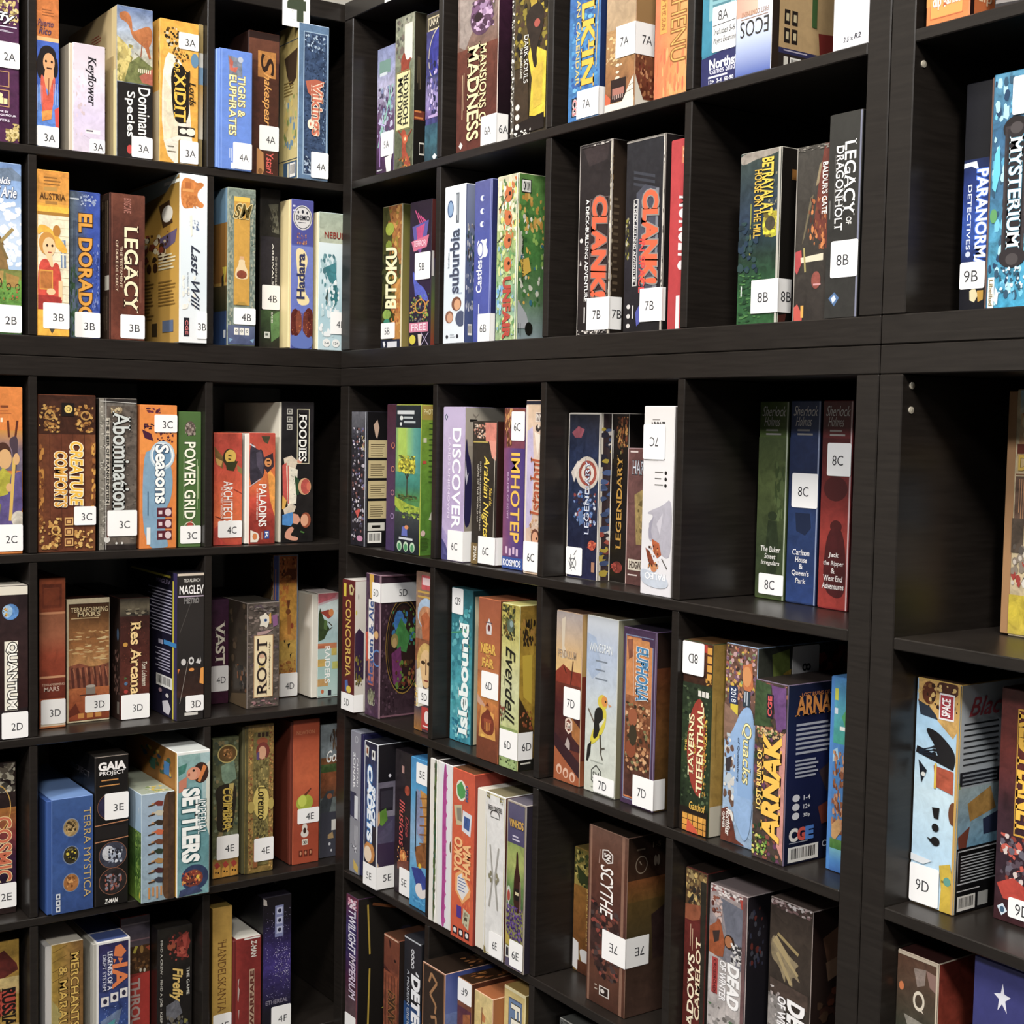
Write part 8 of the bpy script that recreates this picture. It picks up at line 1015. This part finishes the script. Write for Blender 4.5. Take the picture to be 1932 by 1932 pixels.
game('treasurewood', 'reddish wood-grain box with carved lettering, in front of the dark art in 5F', '7a3c24.3', '3a2018', '4a2c1c', [
    G(0, 0, 1, .26, '7a4028.2', '6a3420.2'), P('3a1c14', .3, .02, .5, .05, .4, .1), E(.75, .17, .08, .012, '2a1410'), P('4a2018', .0, .24, .5, .28, .98, .32, .98, .34, .0, .27), G(0, .28, 1, 1, '8a4424.4', '7a3c20.4', '9a5030.4'), *[LN(.15 + .2 * i, .3, .18 + .2 * i, .98, .002, '4a2214') for i in range(5)], T('CLANK!', .34, .42, .8, .8, '3a2410', 'u', 'b07838', .1, .03, .05), LN(.02, .008, .98, .008, .004, 'e0b898')], [G(0, 0, 1, 1, '241a14', '1c1410')], dep=.25)
game('detective', 'black box with bold white vertical title and blue lower part, right in 5F', '1f1f24.2', '141418', '2c2c32', [
    G(0, 0, 1, .5, '2a2a30.1', '202024.1'), G(0, .48, 1, 1, '1c3c6a.3', '1c5ca0.3', '1c4888.3'), *[E(.5, .09 + i * .035, .09, .018, 'd8d8dc') for i in range(4)], *[E(.5, .09 + i * .035, .05, .009, '26262a') for i in range(4)], T('DETECTIVE', .48, .26, .92, .98, 'f2f2f4', 'd', '101014', .08, .06, .04), T('A MODERN CRIME BOARD GAME', .2, .24, .34, .98, 'b8bcc4', 'd'), LN(.02, .008, .98, .008, .004, 'c8ccd0'), P('e8e8ec', .7, .22, .9, .24, .86, .25, .7, .24)])
game('runes', 'dark brown box with bronze rune strokes and misty blue side in 6F', '3a2c24.2', '4a5a8a', '2a1e16', [
    FR(0, 0, 1, 1, .05, .012, '9a6a48'), R(.05, .012, .95, .988, '33261f.2'), *[LN(a, b, c, d, .006, 'a8784c') for a, b, c, d in ((.3, .12, .4, .05), (.4, .05, .65, .1), (.65, .1, .35, .2), (.35, .2, .62, .26), (.62, .26, .58, .32), (.4, .36, .62, .34), (.62, .34, .66, .44), (.66, .44, .36, .42), (.36, .42, .3, .52), (.3, .52, .62, .6), (.4, .62, .7, .66), (.7, .66, .5, .78), (.5, .78, .3, .74))]],
    [G(0, 0, 1, .3, '3c4a8c', '5c6ca8'), G(0, .28, 1, 1, '6a7cb0.2', '55668f.3', '3a4468.3'), P('c8b8c8', .1, .36, .3, .3, .4, .4, .2, .46), P('d8d4e0', .2, .2, .28, .16, .3, .26)], edge='c8a088', tart=[B(.2, .3, .9, .8, 10, .1, .05, '8a5424 a8682c 4a2c14', 2), L(.3, .6, .9, .75, 1, 'c8b490', .4)])
game('copper', 'copper brown box topped by a white sticker, second in 6F', '7a4424.3', '4a2414', '3a2412', [
    G(0, 0, 1, .2, '6a3c24.3', '7a4428.3'), G(0, .2, 1, 1, '5a2c3c.3', '8a4c28.3', '7a3c20.3'), P('a8602c.3', .4, .25, .9, .22, .95, .6, .5, .6)], None, edge='9a6a48', tart=[B(.1, .4, .9, .95, 16, .12, .06, '8a4c1c c8802c 3a2412 a86424', 4)], smode='x')
game('creamart', 'cream yellow box with orange flag and teal figure in 6F', 'd8b868.2', 'a8642c', 'b06430', [
    G(0, 0, 1, 1, 'dcc484.2', 'e0c070.2', 'd8a848.3'), P('c8783c', .42, .13, .62, .16, .58, .2, .44, .2), LN(.42, .1, .4, .3, .003, '8a5a34'), P('2c6a5c.2', .3, .34, .46, .3, .6, .36, .64, .48, .36, .48), P('b08a54', .55, .32, .8, .34, .75, .46), B(.1, .4, .9, .95, 20, .1, .03, '2c6a6c c8883c e8d08c 8a5424', 3)], None, edge='e0b490')
game('flbox', 'pale yellow box with blue label plate, rightmost in 6F', 'dcc47c.1', '8a7434', 'b8944a', [
    R(.22, .06, .86, .98, '6a86ac.1'), FR(.22, .06, .86, .98, .025, .008, '5a5a68'), T('FLICK', .36, .1, .78, .62, 'f2ecd8', 'd', '4a4428', 0, .02, .05), LV(.06, .26, .14, .5, 1, '8a7a4a', .4), LN(.02, .01, .98, .01, .005, 'f4e8b8')], edge='f0e0a8')
game('palebottom', 'pale box top just peeking above the bottom edge in 7F', 'c8c4b8.2', '6a665c', '5a5a54', [G(0, 0, 1, .3, '7a7a74.4', '4a4a48.4'), B(.05, .005, .95, .05, 14, .08, .01, 'e8e4dc a8a49c 4a4a48', 2)])

# ------------------------------------------------------------------ extras: handwriting, doodle and the unit number card
def extra_text(key, items):
    t = [o for o in bpy.data.objects if o.get('label') == key][0]
    return t
def number_card(label, code, xc, zc, ang):
    """leafy number card taped across the top rail of a unit on the left wall"""
    w_, h_ = .062, .1
    t = thing('number_card', label, 'sign', (XL + .0008 if ang else xc, xc if ang else -.0008, zc - h_ / 2), math.pi / 2 if ang else 0, 'unit number cards')
    F = Face((-w_ / 2, -.001, h_), (w_, 0, 0), (0, 0, -h_), (0, -1, 0)); mb = MB()
    mb.box(-w_ / 2, w_ / 2, -.001, 0, 0, h_, hx('f2f2ea'), b=.0003)
    put_art(mb, F, [B(.15, .1, .85, .85, 46, .012, .01, '5a6a44 8a9a70 3c4a30', 5)])
    mb.build('card', PAPER, t)
    m2 = MB(); put_text(m2, F, T(code, .22, .1, .78, .82, '3c4634', 'h', None, 0, .05), EPS * 20); m2.build('card_number', INK, t)
number_card('white number card with leafy 4 taped on the top rail of the left shelf', '4', YB + .176, SEAM + UH - .016, True)
number_card('white number card on the top rail above compartment 5A', '5', TK + .165, SEAM + UH + .012, False)

def find_sticker(lab):
    r = [o for o in bpy.data.objects if o.get('label', '').startswith(lab)][0]
    return r, [c for c in r.children if c.name.startswith('location_sticker')][0]
r_, s_ = find_sticker('teal and navy box')
g_ = GEO['northstar']; w_ = g_[5] - g_[4]; h_ = TALL['northstar']
F_ = Face((-w_ / 2, 0, h_), (w_, 0, 0), (0, 0, -h_), (0, -1, 0)); m_ = MB()
zmax = -min(v.co.y for v in s_.data.vertices)
for a in (T('Includes 5-6', .36, .728, .96, .757, '2c2b2c', 'h', None, .2), T('Players Expansion', .36, .772, .99, .808, '2c2b2c', 'h', None, .2)): put_text(m_, F_, a, zmax + EPS * 2)
F_.k = (zmax + EPS) / EPS; put_art(m_, F_, [LN(.33, .712, .98, .706, .0012, '2c2b2c')]); m_.build('handwriting', INK, s_)
r_, s_ = find_sticker('worn navy-black box')
g_ = GEO['heroes']; w_ = g_[5] - g_[4]; h_ = g_[6]
F_ = Face((-w_ / 2, 0, h_), (w_, 0, 0), (0, 0, -h_), (0, -1, 0)); m_ = MB()
F_.k = (-min(v.co.y for v in s_.data.vertices) + EPS) / EPS
put_art(m_, F_, [LN(.12, .88, .32, .95, .0014, '26242a'), LN(.3, .87, .14, .95, .0014, '26242a'), RING(.24, .91, .1, .03, .15, '26242a'), LN(.26, .86, .34, .83, .0014, '26242a'), LN(.1, .9, .2, .96, .0012, '26242a'), LN(.16, .86, .16, .9, .0012, '26242a')])
m_.build('doodle', INK, s_)
# grey sticker carrying 8D on the side of the alpine sky box
r_ = [o for o in bpy.data.objects if o.get('label', '').startswith('pale blue alpine')][0]
g_ = GEO['quacks']; w_ = g_[5] - g_[4]; h_ = g_[6]
F_ = Face((w_ / 2, 0, h_), (0, .295, 0), (0, 0, -h_), (1, 0, 0)); m_ = MB()
slab(m_, F_, .24, .01, .43, .27, EPS * 20, .0003, hx('f0ede8')); s_ = m_.build('location_sticker', PAPER, r_)
m_ = MB(); put_text(m_, F_, T('8D', .31, .1, .37, .2, '2c2b2c', 'd'), EPS * 20 + .0004); m_.build('sticker_lettering', INK, s_)
print('objects', len(bpy.data.objects))
